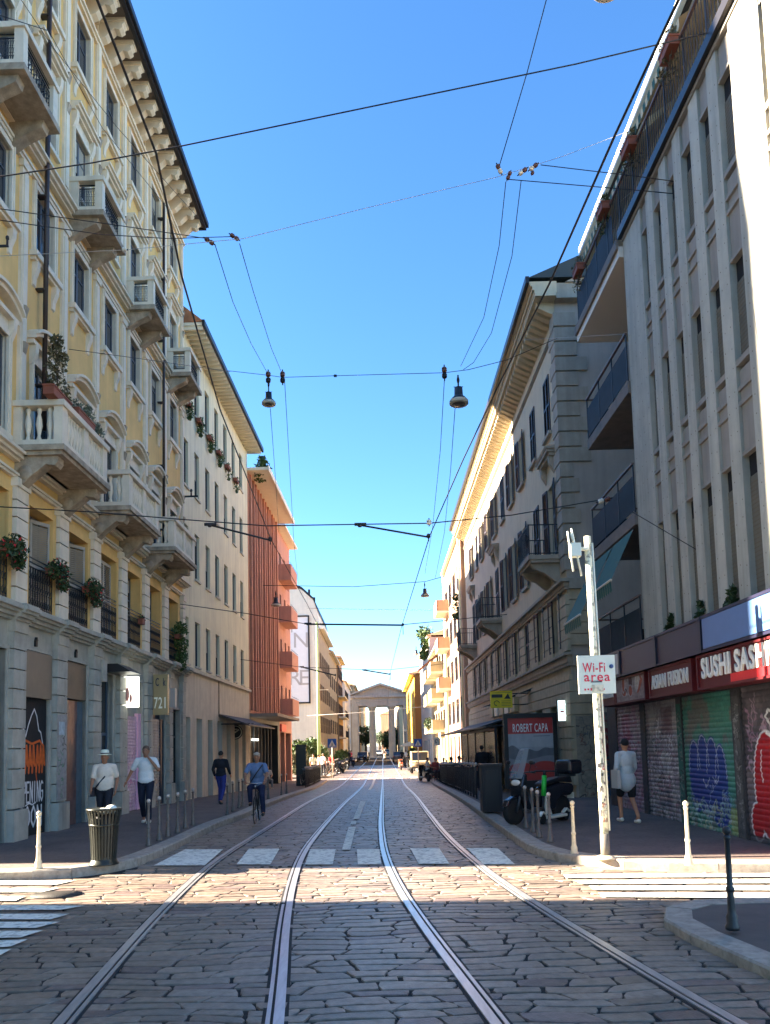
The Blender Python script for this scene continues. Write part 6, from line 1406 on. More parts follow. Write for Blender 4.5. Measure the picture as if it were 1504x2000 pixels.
# small bracket lamps / floodlight
o=thing('wall_bracket','small dark wall bracket with a spigot on the yellow palazzo, left edge','wall bracket',P(6,470,13.5)); b=MB(); b.box(-.25,.1,-.02,.02,-.12,-.09,Mw); b.tube([(.08,0,-.1),(.08,0,.05)],.02,Mw,6); b.ell((.08,0,.05),.035,.035,.05,Mw,8,5); b.obj('arm',o)
o=thing('wall_bracket','small dark wall bracket at the corner between palazzo and cream building','wall bracket',P(350,970,28)); b=MB(); b.box(0,.7,-.02,.02,-.03,.03,Mw); b.tube([(.45,0,0),(.45,0,.2)],.03,Mw,6); b.ell((.45,0,.22),.05,.05,.07,Mw,8,5); b.obj('arm',o)
# ================================================================ PEOPLE
def fmat(name,col,rough=.8,**k): return mat(name,col,rough,**k)
SKIN=mat('skin',(.38,.20,.13),.55,noise=.1,nscale=20); SKIN2=mat('skin_tanned',(.27,.14,.09),.55,noise=.1,nscale=20)
def remesh(b,name,m,vox,it=3):
    me=b.mesh('tmp',False); o=bpy.data.objects.new('tmp',me); COL.objects.link(o)
    md=o.modifiers.new('r','REMESH'); md.mode='VOXEL'; md.voxel_size=vox; md.use_smooth_shade=True
    s=o.modifiers.new('s','SMOOTH'); s.iterations=it; s.factor=.5
    dg=bpy.context.evaluated_depsgraph_get(); r=bpy.data.meshes.new_from_object(o.evaluated_get(dg)); r.name=name
    bpy.data.objects.remove(o); bpy.data.meshes.remove(me); r.materials.clear(); r.materials.append(m); return r
def chain(b,pts,rs,m,n=10):
    for (p,r),(q,s) in zip(list(zip(pts,rs))[:-1],list(zip(pts,rs))[1:]):
        p,q=Vector(p),Vector(q); k=3
        b.tube([p.lerp(q,i/k) for i in range(k+1)],[r+(s-r)*i/k for i in range(k+1)],m,n)
    for p,r in zip(pts,rs): b.ell(p,r*.99,r*.99,r*.99,m,n,6)
def person(label,loc,rz=0,H=1.75,pose='walk',shirt=(.7,.7,.72),trousers=(.02,.025,.06),hair=(.03,.02,.015),shoes=(.5,.5,.5),skin=None,vox=.016,sleeve='short',shorts=False,arms=None,legs=None,hat=None,bag=None,female=False,long_shirt=False,longhair=False,lean=0,group=None,stout=1.0,girth=1.0,flip=1):
    """local frame: facing -y, metres for a 1.75 m adult; every limb is a tapering chain merged into one surface"""
    skin=skin or SKIN; o=thing('person',label,'person',loc,rz,group); K=H/1.75; sd=1 if not female else .9
    shw=.185*sd; hip=.095
    if legs is None:
        legs={'walk':[((hip,0,.93),(hip+.0,-.16,.52),(hip,-.12,.09),(hip,-.25,.04)),((-hip,0,.93),(-hip,.02,.49),(-hip,.26,.14),(-hip,.16,.03))],
              'stand':[((hip,0,.93),(hip+.03,-.02,.5),(hip+.05,.02,.08),(hip+.07,-.13,.04)),((-hip,0,.93),(-hip-.02,-.03,.5),(-hip-.04,0,.08),(-hip-.06,-.15,.04))],
              'sit':[((hip,.0,.50),(hip+.05,-.42,.50),(hip+.05,-.40,.09),(hip+.05,-.53,.04)),((-hip,.0,.50),(-hip-.05,-.42,.50),(-hip-.06,-.36,.09),(-hip-.06,-.50,.04))],
              'ride':[((hip,.12,.92),(hip+.05,-.22,.66),(hip+.06,-.06,.24),(hip+.06,-.2,.2)),((-hip,.12,.92),(-hip-.06,-.26,.88),(-hip-.06,-.12,.50),(-hip-.06,-.25,.46))]}[pose]
    hz=.93 if pose in('walk','stand') else (.50 if pose=='sit' else .92); hy=0 if pose!='ride' else .12
    dz=hz-.93; ty=-lean
    shz=1.42+dz; S=lambda s:(s*shw,hy+ty,shz)
    if arms is None:
        arms={'walk':[[(shw+.07,hy+.06,1.15),(shw+.06,hy-.06,.92)],[(-shw-.06,hy-.06,1.14),(-shw-.05,hy-.22,.97)]],
              'stand':[[(shw+.06,.02,1.14),(shw+.05,-.05,.9)],[(-shw-.06,.02,1.14),(-shw-.03,-.08,.9)]],
              'sit':[[(shw+.08,-.05,.74),(shw-.02,-.26,.70)],[(-shw-.08,-.05,.74),(-shw+.04,-.26,.72)]],
              'ride':[[(shw+.09,-.2,1.2),(.24,-.42,1.06)],[(-shw-.09,-.2,1.2),(-.24,-.42,1.06)]]}[pose]
    A=[];  
    for s,(e,w) in zip((1,-1),arms): A.append([S(s),e,w])
    nk=(0,hy+ty,1.47+dz); hd=(0,hy+ty-.015,1.635+dz)
    b=MB()
    # torso, neck, head
    b.ell((0,hy+ty*.8,1.30+dz),.165*sd,.105*girth,.20,skin,14,8); b.ell((0,hy+ty*.3,1.08+dz),.14*sd*stout,.10*girth,.18,skin,14,8); b.ell((0,hy,.95+dz),.165,.11,.13,skin,14,8)
    chain(b,[nk,(0,hd[1],1.56+dz)],[.058,.052],skin); b.ell(hd,.075,.095,.115,skin,16,10); b.ell((0,hd[1]-.035,hd[2]-.065),.052,.055,.05,skin,12,7)
    b.ell((0,hd[1]-.098,hd[2]-.015),.013,.02,.024,skin,8,5)
    for s in (-1,1): b.ell((s*.077,hd[1]+.01,hd[2]-.01),.012,.02,.03,skin,8,5)
    for a in A: chain(b,a,[.058,.042,.027],skin)
    for l in legs: chain(b,l,[.088,.055,.038,.033],skin)
    me=remesh(b,'body',skin,vox)
    # hands with five fingers, added to the same body mesh
    hb=MB()
    for s,a in zip((1,-1),A):
        w=Vector(a[2]); f=(w-Vector(a[1])).normalized(); side=Vector((0,-1,0)) if abs(f.z)>.6 else Vector((-s,0,0)); side=(side-f*side.dot(f)).normalized(); nn=f.cross(side)
        hb.ell(w+f*.055,.030,.030,.045,skin,8,6,M=f.to_track_quat('Z','Y').to_matrix())
        for i,(k,L) in enumerate(((-.027,.062),(-.009,.072),(.009,.068),(.026,.052))):
            p=w+f*.085+side*k; q=p+f*L*.55+nn*.008; t=q+f*L*.4+nn*.022*s; hb.tube([p,q,t],[.0085,.008,.006],skin,5)
        p=w+f*.03+side*-.03; hb.tube([p,p+f*.03-side*.022,p+f*.055-side*.026],[.010,.009,.007],skin,5)
    hm=hb.mesh('hands',False); bm=bmesh.new(); bm.from_mesh(me); bm.from_mesh(hm); bm.to_mesh(me); bm.free(); bpy.data.meshes.remove(hm)
    for p in me.polygons: p.use_smooth=True
    bo=link('body',me,o)
    ms=fmat('cloth_%02x%02x%02x'%tuple(int(c*255) for c in shirt),shirt,.85,noise=.12,nscale=30,bump=.3,bscale=40); mt=fmat('cloth_%02x%02x%02x'%tuple(int(c*255) for c in trousers),trousers,.85,noise=.2,nscale=30)
    b=MB(); g=.018
    b.ell((0,hy+ty*.8,1.29+dz),.165*sd+g,.108*girth+g,.205,ms,16,9); b.ell((0,hy+ty*.3,1.08+dz),.148*sd*stout+g,.105*girth+g,.2,ms,16,9); b.ell((0,hy,.97+dz-(.1 if long_shirt else 0)),.175+g*(.9 if not long_shirt else 1.8),.125+g*(.9 if not long_shirt else 1.6),.12 if not long_shirt else .24,ms,16,9)
    chain(b,[S(-1),(0,hy+ty,1.44+dz),S(1)],[.07,.075,.07],ms)
    for a in A:
        sp,e,w=map(Vector,a)
        if sleeve=='short': chain(b,[sp,sp.lerp(e,.72)],[.075,.066],ms)
        else: chain(b,[sp,e,e.lerp(w,.88)],[.072,.056,.042],ms)
    link('shirt',remesh(b,'shirt',ms,vox,2),o)
    b=MB()
    if pose!='sit': b.ell((0,hy,.93+dz),.172,.125,.12,mt,14,8)
    else: b.ell((0,hy,.52),.18,.15,.12,mt,14,8)
    for l in legs:
        h_,k_,a_,t_=map(Vector,l)
        if shorts: chain(b,[h_,h_.lerp(k_,.8)],[.105,.088],mt)
        else: chain(b,[h_,k_,k_.lerp(a_,.93)],[.103,.072,.058],mt)
    link('trousers',remesh(b,'trousers',mt,vox,2),o)
    mo=fmat('shoe_%02x%02x%02x'%tuple(int(c*255) for c in shoes),shoes,.6)
    for l in legs:
        a_,t_=Vector(l[2]),Vector(l[3]); b=MB(); d=(t_-a_); d.z=0; d=d.normalized() if d.length>.01 else Vector((0,-1,0)); c=(a_+t_)/2; c.z=min(a_.z,t_.z)+.005
        chain(b,[Vector((a_.x,a_.y,c.z+.01))-d*.02,c,t_+d*.04],[.045,.043,.034],mo,8); link('shoe',b.mesh('shoe'),o)
    mh=fmat('hair_%02x%02x%02x'%tuple(int(c*255) for c in hair),hair,.8)
    b=MB(); b.ell((0,hd[1]+.015,hd[2]+.032),.083,.098,.098,mh,14,8)
    if longhair: b.ell((0,hd[1]+.06,hd[2]-.05),.08,.06,.14,mh,12,7)
    link('hair',b.mesh('hair'),o)
    if vox<.02:
        for s in (-1,1): e=MB(); e.ell((s*.029,hd[1]-.088,hd[2]+.008),.010,.007,.006,Mbk_,8,5); e.obj('eye',o)
        e=MB(); e.ell((0,hd[1]-.083,hd[2]-.062),.022,.012,.005,mat('lips',(.25,.09,.07),.5),8,5); e.obj('mouth',o)
    if hat:
        mm=fmat('straw_hat',hat,.8); b=MB(); b.lathe([(.15,.0),(.155,.008),(.09,.02),(.088,.09),(.07,.115),(.01,.12)],(0,hd[1],hd[2]+.05),mm,18,sy=1.1); ho=b.obj('hat',o)
        b=MB(); b.lathe([(.092,.022),(.092,.045),(.090,.046)],(0,hd[1],hd[2]+.05),Mbk_,18,sy=1.1); b.obj('hat_band',ho)
    if bag:
        mb=fmat('bag_%s'%bag[0],bag[1],.6)
        b=MB(); 
        if bag[0]=='cross':
            b.tube([(shw-.03,-.03,1.46),(0.02,-.145,1.2),(-.15,-.13,1.0),(-.2,-.02,.92)],.016,mb,6); b.tube([(shw-.03,.03,1.46),(0,.14,1.2),(-.2,.05,.95)],.016,mb,6); b.box(-.28,-.2,-.12,.1,.78,.98,mb)
        elif bag[0]=='tote': b.tube([(shw+.0,.05,1.46),(shw+.09,.09,1.1)],.02,mb,6); b.tube([(shw,-.05,1.46),(shw+.09,-.03,1.1)],.02,mb,6); b.box(shw+.05,shw+.12,-.12,.18,.72,1.1,mb)
        elif bag[0]=='pack': b.ell((0,.2,1.2),.15,.1,.22,mb,12,7)
        bo2=b.obj('shoulder_bag',o)
    o.scale=(K,K,K); return o
def gp(px,py,h=.14): return G(px,py,h)
person('man in a straw hat and pale pink shirt with dark cross-strap behind the litter bin',Vector((-6.05,16.8,.14)),.12,1.72,'walk',(.66,.56,.54),(.015,.016,.025),(.2,.2,.2),(.1,.1,.1),hat=(.68,.66,.60),bag=('cross',(.02,.02,.03)),skin=SKIN2,stout=1.25,girth=1.35)
person('bald man in a white t-shirt and navy trousers holding a hand to his face',gp(285,1608),.1,1.84,'walk',(.66,.67,.74),(.012,.016,.035),(.10,.065,.05),(.6,.6,.6),arms=[[(.30,-.12,1.2),(.06,-.17,1.52)],[(-.33,.04,1.18),(-.42,-.02,.97)]],skin=SKIN2,stout=1.1)
person('person in a dark jacket and bright blue trousers walking away by the left bollards',gp(432,1570),PI-.2,1.70,'walk',(.012,.013,.02),(.02,.035,.22),(.03,.025,.02),(.02,.02,.03),sleeve='long',girth=1.2)
cy=G(503,1606,0)
person('cyclist in a flat cap and blue striped shirt riding towards the viewer',cy,.05,1.76,'ride',(.10,.17,.34),(.012,.018,.06),(.3,.28,.26),(.02,.02,.02),skin=SKIN2,lean=.14,hat=None,bag=None,stout=1.2,girth=1.3)
o=bpy.data.objects['person.003']; b=MB(); b.ell((0,-.04,1.70),.088,.115,.045,mat('flat_cap',(.30,.29,.27),.8),14,7); b.ell((0,-.13,1.685),.06,.05,.012,MATS['flat_cap'],10,5); b.obj('cap',o)
b=MB(); b.tube([(.16,-.12,1.44),(.02,-.20,1.25),(-.16,-.06,1.0)],.016,Mbk_,6); b.obj('strap',o)
def torus(b,c,R,r,m,n=28,k=6,sy=1):
    b.tube([(c[0],c[1]+R*math.cos(2*PI*i/n),c[2]+R*math.sin(2*PI*i/n)) for i in range(n+1)],r,m,k,False)
Mtyre=mat('tyre_black',(.012,.012,.012),.8); Mchr=mat('chrome',(.55,.55,.56),.2,metal=1)
def bicycle(label,loc,rz,col=(.03,.03,.03),group=None):
    o=thing('bicycle',label,'bicycle',loc,rz,group); m=mat('bike_paint_%d'%int(col[0]*99),col,.35,metal=.3)
    for y in (-.52,.52):
        b=MB(); torus(b,(0,y,.34),.33,.018,Mtyre); 
        w=b.obj('wheel',o); s=MB(); torus(s,(0,y,.34),.305,.010,Mchr)
        for k in range(12): a=k*PI/6; s.tube([(0,y,.34),(0,y+.3*math.cos(a),.34+.3*math.sin(a))],.002,Mchr,3)
        s.obj('rim',w)
    b=MB(); b.tube([(0,.52,.34),(0,.12,.30),(0,-.36,.78)],.017,m,8); b.tube([(0,.12,.30),(0,.22,.85)],.017,m,8); b.tube([(0,.52,.34),(0,.20,.75),(0,-.34,.82)],.013,m,8); b.obj('frame',o)
    b=MB(); b.tube([(0,-.52,.34),(0,-.38,.72),(0,-.34,.98)],.016,m,8); b.obj('fork',o)
    b=MB(); b.tube([(-.28,-.30,1.03),(-.2,-.34,1.0),(0,-.36,.99),(.2,-.34,1.0),(.28,-.30,1.03)],.012,Mchr,8); b.obj('handlebar',o)
    b=MB(); b.ell((0,.24,.88),.07,.13,.03,Mblk,12,6); b.obj('saddle',o)
    b=MB(); b.tube([(-.1,.12,.18),(0,.12,.30),(.1,.12,.42)],.01,Mchr,6); b.box(-.16,-.08,.08,.16,.17,.19,Mblk); b.box(.08,.16,.08,.16,.41,.43,Mblk); b.obj('pedals',o)
    b=MB(); b.ell((0,-.42,.92),.035,.04,.035,Mchr,8,6); b.obj('headlight',o); return o
bicycle('black city bicycle ridden by the man in the flat cap',cy,.05)
person('woman in a loose pale blue shirt and black shorts walking away along the shutters',gp(1228,1606),PI+.15,1.72,'walk',(.42,.50,.58),(.012,.012,.016),(.015,.012,.012),(.6,.6,.6),sleeve='long',shorts=True,long_shirt=True,female=True,longhair=False,bag=('tote',(.38,.40,.42)),girth=1.1)
person('seated woman in a light top beside the orange block shopfront',Vector((-6.3,42,-.34)),.4,1.68,'sit',(.45,.42,.40),(.25,.24,.25),(.02,.015,.012),(.3,.3,.3),vox=.025,female=True,longhair=True)
person('man in a pale mint shirt standing at the railing before the hedge',Vector((-5.5,60.5,-.46)),.2,1.78,'stand',(.5,.68,.60),(.03,.03,.04),(.05,.04,.03),(.1,.1,.1),vox=.03)
person('person in a white shirt and dark waistcoat between the mint and white figures',Vector((-5.15,61.5,-.46)),1.8,1.72,'stand',(.7,.68,.66),(.02,.02,.025),(.04,.03,.02),(.1,.1,.1),vox=.03)
person('man in a bright white shirt turned away, nearest the green mast',Vector((-4.75,60.8,-.46)),2.6,1.8,'stand',(.78,.76,.74),(.02,.02,.03),(.2,.18,.15),(.1,.1,.1),vox=.03)
person('person in a red top with bare legs by the crossing sign on the left',Vector((-4.35,64.5,-.46)),.5,1.68,'walk',(.35,.05,.06),(.015,.015,.02),(.04,.03,.02),(.3,.3,.3),vox=.03,shorts=True)
for i,(x,y,c,t,lab) in enumerate([(-4.1-.3,104,(.55,.06,.10),(.02,.03,.1),'distant person in a red top among the far left crowd'),(-4.5,110,(.65,.35,.35),(.02,.02,.03),'distant person in a pink top among the far left crowd'),(-5.0,98,(.05,.05,.09),(.02,.02,.05),'distant person in dark clothes among the far left crowd'),(-5.0,114,(.6,.6,.6),(.05,.05,.05),'distant person in a white top at the back of the far left crowd'),
    (2.6,88,(.6,.6,.62),(.01,.01,.012),'distant person in a white top on the right near the parked off-road car'),(2.35,96,(.02,.02,.025),(.01,.01,.012),'distant person in black on the right before the gateway'),(3.3,80,(.05,.06,.2),(.02,.02,.03),'distant person in a dark blue top by the right kerb')]):
    person(lab,Vector((x,y,-.46)),i*1.3,1.72,'walk',c,t,vox=.045)
for i,(px,Y,c,lab,po,rz) in enumerate([(835,50,(.45,.55,.62),'seated person in a light blue shirt at the far end of the right terrace','sit',1.2),(867,46,(.74,.74,.72),'white-haired seated person in white at the right terrace','sit',-.6),(882,40,(.02,.25,.33),'seated person in a teal top at the right terrace','sit',2.2),(897,37,(.30,.32,.42),'seated person in a grey-blue shirt leaning at the right terrace','sit',1.6),(851,47,(.25,.05,.05),'seated person in a dark red top at the right terrace','sit',.3),(942,30,(.012,.012,.016),'standing person in black beside the café shelter on the right','stand',2.8)]):
    q=P(px,1500,Y); person(lab,Vector((q.x,Y,zg(Y)+.14+(.12 if po=='sit' else 0))),rz,1.76,po,c,(.02,.02,.03),(.55,.55,.53) if i==1 else (.03,.02,.02),(.05,.05,.05),vox=.028,sleeve='long' if i in(3,5) else 'short')
# café furniture
Mch=mat('cafe_dark',(.03,.03,.035),.5)
def chair(label,loc,rz,group='dark café chairs on the right terrace'):
    o=thing('cafe_chair',label,'chair',loc,rz,group); b=MB(); b.box(-.21,.21,-.21,.21,.44,.47,Mch); b.obj('seat',o); b=MB(); b.box(-.21,.21,.19,.22,.5,.9,Mch); b.obj('backrest',o)
    for x in (-.19,.19):
        for y in (-.19,.2): b=MB(); b.tube([(x,y,0),(x,y,.45 if y<0 else .52)],.013,Mch,6); b.obj('leg',o)
    return o
ch0=None
for i,(px,Y,rz) in enumerate([(835,50,1.2),(867,46,-.6),(882,40,2.2),(897,37,1.6),(851,47,.3)]):
    q=P(px,1500,Y); l=['café chair under the person in light blue','café chair under the white-haired person','café chair under the person in teal','café chair under the person in grey-blue','café chair under the person in dark red'][i]; p_=Vector((q.x,Y,zg(Y)+.14+.02))
    if ch0 is None: ch0=chair(l,p_,rz)
    else: dup(ch0,p_,rz,l)
def table(label,loc): 
    o=thing('cafe_table',label,'table',loc,0,'round café tables on the right terrace'); b=MB(); b.lathe([(.34,.72),(.34,.745)],(0,0,0),Mch,18); b.obj('tabletop',o); b=MB(); b.lathe([(.22,0),(.2,.02),(.03,.04),(.03,.72)],(0,0,0),Mch,12); b.obj('pedestal',o); return o
t0=table('round café table nearest the café shelter on the right terrace',Vector((3.75,36,zg(36)+.14))); dup(t0,Vector((3.9,42.5,zg(43)+.14)),0,'round café table in the middle of the right terrace'); dup(t0,Vector((3.95,48.3,zg(48)+.14)),0,'round café table at the far end of the right terrace')
# ================================================================ VEHICLES
def bev(o,w=.02,s=2):
    m=o.modifiers.new('b','BEVEL'); m.width=w; m.segments=s; m.limit_method='ANGLE'; return o
Msc=mat('scooter_black',(.012,.013,.018),.22,spec=.7); Mscg=mat('scooter_grey',(.06,.065,.07),.35,metal=.3); Mwsn=mat('windscreen',(.20,.26,.33),.08,alpha=.55,spec=.8); Mrf=mat('red_reflector',(.30,.01,.01),.3)
def wheel(b,c,R,r,w,m,rim):
    """wheel in the x-z plane"""
    prof=[(R-r,-w),(R-.01,-w),(R,-w*.5),(R,w*.5),(R-.01,w),(R-r,w)]
    b.lathe(prof,c,m,24,M=Matrix.Rotation(PI/2,3,'X')); b.lathe([(.02,-w*.6),(R-r,-w*.75),(R-r,w*.75),(.02,w*.6)],c,rim,16,M=Matrix.Rotation(PI/2,3,'X'))
def scooter(label,loc,rz,group=None,main=None,big=True,name='motor_scooter'):
    m=main or Msc; o=thing(name,label,'motor scooter',loc,rz,group)    # front towards +x
    for x in (-.68,.72):
        b=MB(); wheel(b,(x,0,.27),.27,.10,.055,Mtyre,Mscg); b.obj('wheel',o)
    b=MB(); b.prism([(-.98,.62),(-.95,.78),(-.55,.82),(-.1,.74),(.02,.55),(.05,.28),(-.1,.24),(-.38,.24),(-.45,.42),(-.62,.55),(-.85,.52)],-.17,.17,m,axis='y'); bev(b.obj('rear_body',o),.06,3)
    b=MB(); b.prism([(-.1,.22),(.5,.22),(.56,.32),(-.08,.32)],-.19,.19,Mscg,axis='y'); bev(b.obj('footboard',o),.03)
    b=MB(); b.prism([(.34,.28),(.46,.28),(.62,.55),(.66,.80),(.58,1.02),(.46,1.06),(.48,.8),(.44,.55)],-.20,.20,m,axis='y'); bev(b.obj('front_shield',o),.05,3)
    b=MB(); b.prism([(.54,.52),(.60,.57),(.75,.59),(.92,.52),(1.0,.38),(.93,.40),(.84,.49),(.72,.53)],-.075,.075,m,axis='y'); bev(b.obj('front_mudguard',o),.02)
    b=MB(); 
    for y in (-.09,.09): b.tube([(.72,y,.27),(.60,y,.6)],.025,Mscg,8)
    b.obj('fork',o)
    b=MB(); b.prism([(-.95,.80),(-.55,.84),(-.2,.79),(-.02,.74),(-.05,.82),(-.2,.87),(-.5,.93),(-.9,.94)],-.15,.15,Mblk,axis='y'); bev(b.obj('seat',o),.04,3)
    b=MB(); b.tube([(.42,-.36,1.08),(.47,-.2,1.08),(.5,0,1.05),(.47,.2,1.08),(.42,.36,1.08)],.016,Mscg,8); 
    for s in (-1,1): b.tube([(.44,s*.27,1.08),(.42,s*.37,1.075)],.022,Mblk,8)
    b.obj('handlebar',o)
    for s in (-1,1):
        b=MB(); b.tube([(.46,s*.24,1.08),(.5,s*.32,1.24)],.008,Mblk,6); b.ell((.5,s*.34,1.28),.02,.07,.045,Mblk,10,6); b.obj('mirror',o)
    b=MB(); b.ell((.63,0,.86),.05,.14,.07,mat('headlight_glass',(.55,.58,.6),.1),12,7); b.obj('headlight',o)
    b=MB(); b.ell((-.99,0,.70),.03,.10,.045,Mrf,10,6); b.obj('tail_light',o)
    if big:
        b=MB(); n=6; vs=[]; fs=[]
        for i in range(7):
            t=i/6; 
            for k in range(n+1): a=(k/n-.5)*1.6; vs.append((.66-.30*t+.06*math.cos(a)-.06,.27*math.sin(a)*(1-.35*t*t)/math.sin(.8)*.72,.95+.62*t))
        for i in range(6):
            for k in range(n): q=i*(n+1)+k; fs.append((q,q+1,q+n+2,q+n+1))
        b.add(vs,fs,Mwsn,True); b.obj('windscreen',o)
        b=MB(); b.box(-1.22,-.78,-.23,.23,.98,1.30,m); t=bev(b.obj('top_box',o),.09,4); b=MB(); b.box(-1.225,-1.2,-.15,.15,1.08,1.15,Mrf); b.obj('reflector',t)
        b=MB(); b.box(-1.1,-.8,-.1,.1,.93,.98,Mscg); b.obj('carrier',o)
    b=MB(); b.tube([(-.2,-.16,.26),(-.5,-.2,.30),(-.95,-.22,.42)],[.03,.05,.055],Mscg,10); b.obj('exhaust',o)
    b=MB(); b.box(-1.03,-1.01,-.09,.09,.45,.58,Mws); b.obj('number_plate',o); return o
wa,wb=G(996,1612,.14),G(1106,1600,.14)
ctr=(wa+wb)/2; ang=math.atan2(wa.y-wb.y,wa.x-wb.x)
scooter('large dark maxi-scooter with windscreen and top box parked across the right pavement',ctr,ang)
for i,(px,Y,rz,c,lab) in enumerate([(829,51.2,1.9,None,'silver and black motor scooter at the far kerb end of the right terrace'),(846,52.5,1.7,mat('scooter_red',(.25,.02,.02),.3),'red motor scooter behind the silver one on the right'),(690,92,-1.5,None,'black motor scooter parked on the far left kerb'),(783,76,1.6,mat('scooter_rust',(.40,.14,.08),.4),'rust-coloured motor scooter before the off-road car'),(712,118,-1.4,None,'distant dark motor scooter left of the tracks')]):
    q=P(px,1500,Y); scooter(lab,Vector((q.x,Y,zg(Y)+.02)),rz,None,c,False)
sc0=None
lab=['black scooter first in the row parked along the far left railing','black scooter second in the row parked along the far left railing','black scooter third in the row parked along the far left railing','black scooter fourth in the row, farthest along the left railing','black scooter nearest the viewer in the right row beyond the crossing','black scooter second in the right row beyond the crossing','black scooter third in the right row beyond the crossing','black scooter farthest in the right row before the parasols']
for i,(x,y,rz) in enumerate([(-4.0,72,-1.2),(-4.05,75.5,-1.3),(-4.1,81,-1.1),(-4.1,86,-1.4),(2.6,72,1.9),(2.65,79,1.7),(2.7,84,2.0),(2.7,92,1.8)]):
    p_=Vector((x,y,-.57))
    if sc0 is None: sc0=scooter(lab[i],p_,rz,'black scooters parked along the far kerbs',None,False)
    else: dup(sc0,p_,rz,lab[i])
bicycle('bicycle leaning by the left crossing sign',Vector((-3.95-.35,57.5+4,-.46)),1.9,(.3,.3,.28)); bicycle('second bicycle parked beside the first at the left crossing',Vector((-4.6,63,-.46)),1.3,(.1,.1,.1))
# green electric scooter
q=G(1084,1606,.14); o=thing('electric_scooter','green and white shared electric scooter standing among the grey bollards','electric scooter',q,-2.3)
Mgn=mat('bright_green',(.01,.36,.04),.4); Mwp=mat('white_plastic',(.6,.62,.6),.4)
for x in (-.48,.50):
    b=MB(); wheel(b,(x,0,.11),.11,.04,.025,Mtyre,Mscg); b.obj('wheel',o)
b=MB(); b.box(-.42,.38,-.085,.085,.10,.16,Mwp); bev(b.obj('deck',o),.02)
b=MB(); b.tube([(.50,0,.16),(.42,0,.62)],.028,Mblk,10); b.tube([(.43,0,.58),(.36,0,1.0)],.05,Mgn,12); b.tube([(.36,0,1.0),(.34,0,1.08)],.03,Mblk,8); b.obj('stem',o)
b=MB(); b.tube([(.34,-.24,1.09),(.34,.24,1.09)],.016,Mblk,8); b.obj('handlebar',o)
b=MB(); b.prism([(-.62,.2),(-.5,.27),(-.36,.2),(-.36,.17),(-.5,.24),(-.6,.17)],-.04,.04,Mwp,axis='y'); b.prism([(.38,.2),(.5,.27),(.62,.2),(.62,.17),(.5,.24),(.38,.17)],-.04,.04,Mwp,axis='y'); b.obj('mudguard',o)
b=MB(); b.prism([(.16,.18),(.3,.2),(.42,.55),(.34,.6)],-.035,.035,Mwp,axis='y'); b.obj('white_fairing',o)
# cars
def car(label,loc,rz,col,boxy=False,name='parked_car',group=None,rough=.3):
    m=mat('car_paint_%02x%02x%02x'%tuple(int(c*255) for c in col),col,rough,spec=.6); o=thing(name,label,'car',loc,rz,group)  # front towards -y
    if boxy: low=[(-1.9,.45),(-1.92,.75),(-1.85,.98),(-.75,1.05),(1.8,1.06),(1.85,.45)]; top=[(-.72,1.05),(-.55,1.78),(1.78,1.80),(1.82,1.06)]
    else: low=[(-2.0,.35),(-2.05,.62),(-1.85,.82),(-.95,.95),(1.7,1.0),(1.98,.85),(2.0,.35)]; top=[(-1.0,.94),(-.35,1.42),(.95,1.45),(1.65,.98)]
    w=.80
    b=MB(); b.prism([(p,q) for p,q in low],-w,w,m,axis='x'); bev(b.obj('body',o),.06,3)
    b=MB(); b.prism([(p,q) for p,q in top],-w+.1,w-.1,GLASS,axis='x'); g=b.obj('window_band',o)
    b=MB(); zt=top[1][1]; b.box(-w+.06,w-.06,top[1][0]-.05,top[2][0]+.03,zt-.02,zt+.05,m); 
    for s in (-1,1):
        for (p,q),(p2,q2) in ((top[0],top[1]),(top[3],top[2])): b.tube([(s*(w-.1),p,q),(s*(w-.1),p2,q2)],.045,m,6)
    b.obj('roof',o)
    for y in (-1.25,1.25):
        for s in (-1,1):
            b=MB(); b.lathe([(.19,-.1),(.33,-.1),(.35,-.05),(.35,.05),(.33,.1),(.19,.1)],(s*(w-.06),y,.34),Mtyre,20,M=Matrix.Rotation(PI/2,3,'Y')); wq=b.obj('wheel',o); b=MB(); b.lathe([(.01,-.08),(.2,-.08),(.2,.08),(.01,.08)],(s*(w-.04),y,.34),Mchr,14,M=Matrix.Rotation(PI/2,3,'Y')); b.obj('rim',wq)
    for s in (-1,1):
        b=MB(); b.ell((s*.58,low[0][0]-.02,.72),.11,.03,.09,MATS['headlight_glass'],12,6); b.obj('headlight',o)
        b=MB(); b.box(s*.7-.07,s*.7+.07,low[-1][0]-.02,low[-1][0]+.02,.7,.85,Mrf); b.obj('tail_light',o)
    b=MB(); b.box(-w,w,low[0][0]-.1,low[0][0]+.02,.42,.56,Mscg); b.box(-.25,.25,low[0][0]-.105,low[0][0]-.1,.44,.54,Mws); b.obj('bumper',o)
    b=MB(); 
    for k in range(5): b.box(-.4,.4,low[0][0]-.06,low[0][0]-.03,.62+.05*k,.64+.05*k,Mblk)
    b.obj('grille',o); return o
car('boxy beige off-road car parked facing the viewer beyond the right terrace',Vector((3.15,67,-.57)),0,(.42,.42,.30),True,'offroad_car',None,.5)
car('dark distant car parked on the left kerb before the gateway',Vector((-3.3,122,-.58)),0,(.02,.025,.05)); car('grey distant car parked behind the dark one on the far left',Vector((-3.3,131,-.58)),0,(.2,.2,.21)); car('white car driving towards the viewer between the gateway columns',Vector((-.9,172,-.58)),0,(.6,.6,.6)); car('teal car at the gateway seen between its columns',Vector((.9,182,-.58)),0,(.1,.22,.24)); car('dark distant car parked on the far right kerb',Vector((2.2,112,-.58)),PI,(.03,.03,.035))
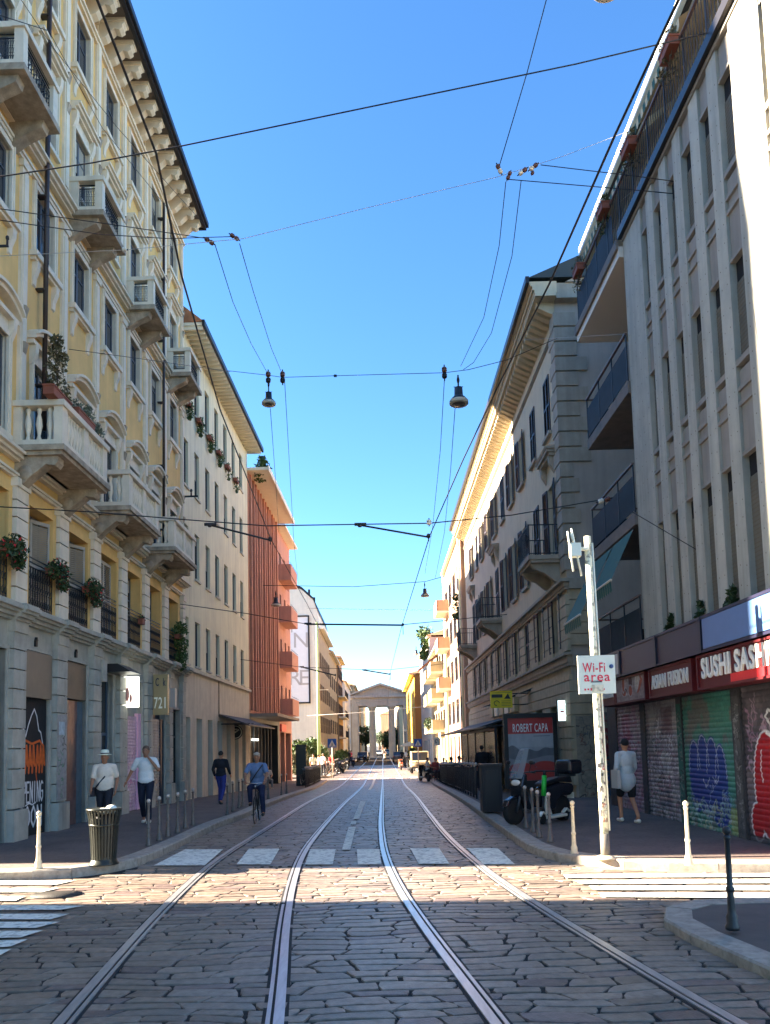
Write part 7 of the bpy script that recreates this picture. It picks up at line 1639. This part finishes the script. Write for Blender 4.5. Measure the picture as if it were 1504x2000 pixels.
# distant rider
person('rider in a white helmet coming from the gateway on a motor scooter',Vector((.25,128,-.55)),0,1.75,'ride',(.1,.1,.12),(.02,.02,.03),(.8,.8,.8),vox=.04); scooter('distant motor scooter under the rider in the white helmet',Vector((.25,128.1,-.58)),-PI/2,None,Mwp,False)
# parasols / white tents in the distance right
for i,(x,y) in enumerate([(3.6,104),(4.3,122)]):
    o=thing('parasol',['cream parasol on the far right pavement, nearer one','cream parasol on the far right pavement, farther one'][i],'parasol',(x,y,-.46)); b=MB(); b.tube([(0,0,0),(0,0,2.6)],.03,Mscg,6); b.obj('pole',o); b=MB(); b.lathe([(1.5,2.1),(1.5,2.15),(.02,2.75)],(0,0,0),Mawp,8,smooth=False); b.obj('canopy',o)
# street lamp globes on posts in the distance
for i,(px,Y,zt) in enumerate([(703,120,4.2),(682,90,4.5),(793,150,5.0)]):
    q=P(px,1480,Y); o=thing('lamp_post',['distant lamp post with a white globe on the far left','nearer lamp post with a white globe on the far left','dark slender lamp post before the yellow house'][i],'street lamp',(q.x,Y,-.5)); b=MB(); b.tube([(0,0,0),(0,0,zt)],[.07,.04],IRON,8); b.obj('post',o); b=MB(); b.ell((0,0,zt+.15),.22,.22,.22,mat('globe_white',(.8,.78,.7),.3),12,8); b.obj('globe',o)

for i,(x,y,rz,c) in enumerate([(-4.55,44.5,.4,(.02,.02,.02)),(-4.6,46.2,.2,(.25,.04,.03)),(-4.65,48.4,.5,(.03,.06,.12)),(-4.6,50.6,.1,(.02,.02,.02)),(3.5,54.8,.9,(.02,.03,.03)),(3.7,56.0,1.1,(.2,.2,.2))]):
    bicycle(['black bicycle nearest the viewer behind the left railing by the pink block','red bicycle behind the left railing by the pink block','blue bicycle behind the left railing by the pink block','black bicycle farthest along the left railing by the pink block','dark bicycle at the corner of the right terrace by the crossing','grey bicycle at the corner of the right terrace by the crossing'][i],Vector((x,y,zg(y)+(.14 if i<4 else .02))),rz,c)
for i,(x,y) in enumerate([(-4.9,84),(-4.9,92),(-4.9,101),(3.9,98),(4.0,108)]):
    b=MB(); b.box(-.5,.5,-.3,.3,-.5,0,Mblk)
    plant('planter',['dark planter with a green bush, nearest on the far left pavement','dark planter with a green bush, middle one on the far left pavement','dark planter with a green bush, last one on the far left pavement','dark planter with a bush on the far right pavement, nearer one','dark planter with a bush on the far right pavement, farther one'][i],'planter',Vector((x,y,.04)),[(0,0,.4,.5),(.3,.1,.7,.4),(-.3,0,.6,.4),(0,0,1.1,.35)],350,.14,Mlf,b,'planters on the far pavements',seed=90+i)
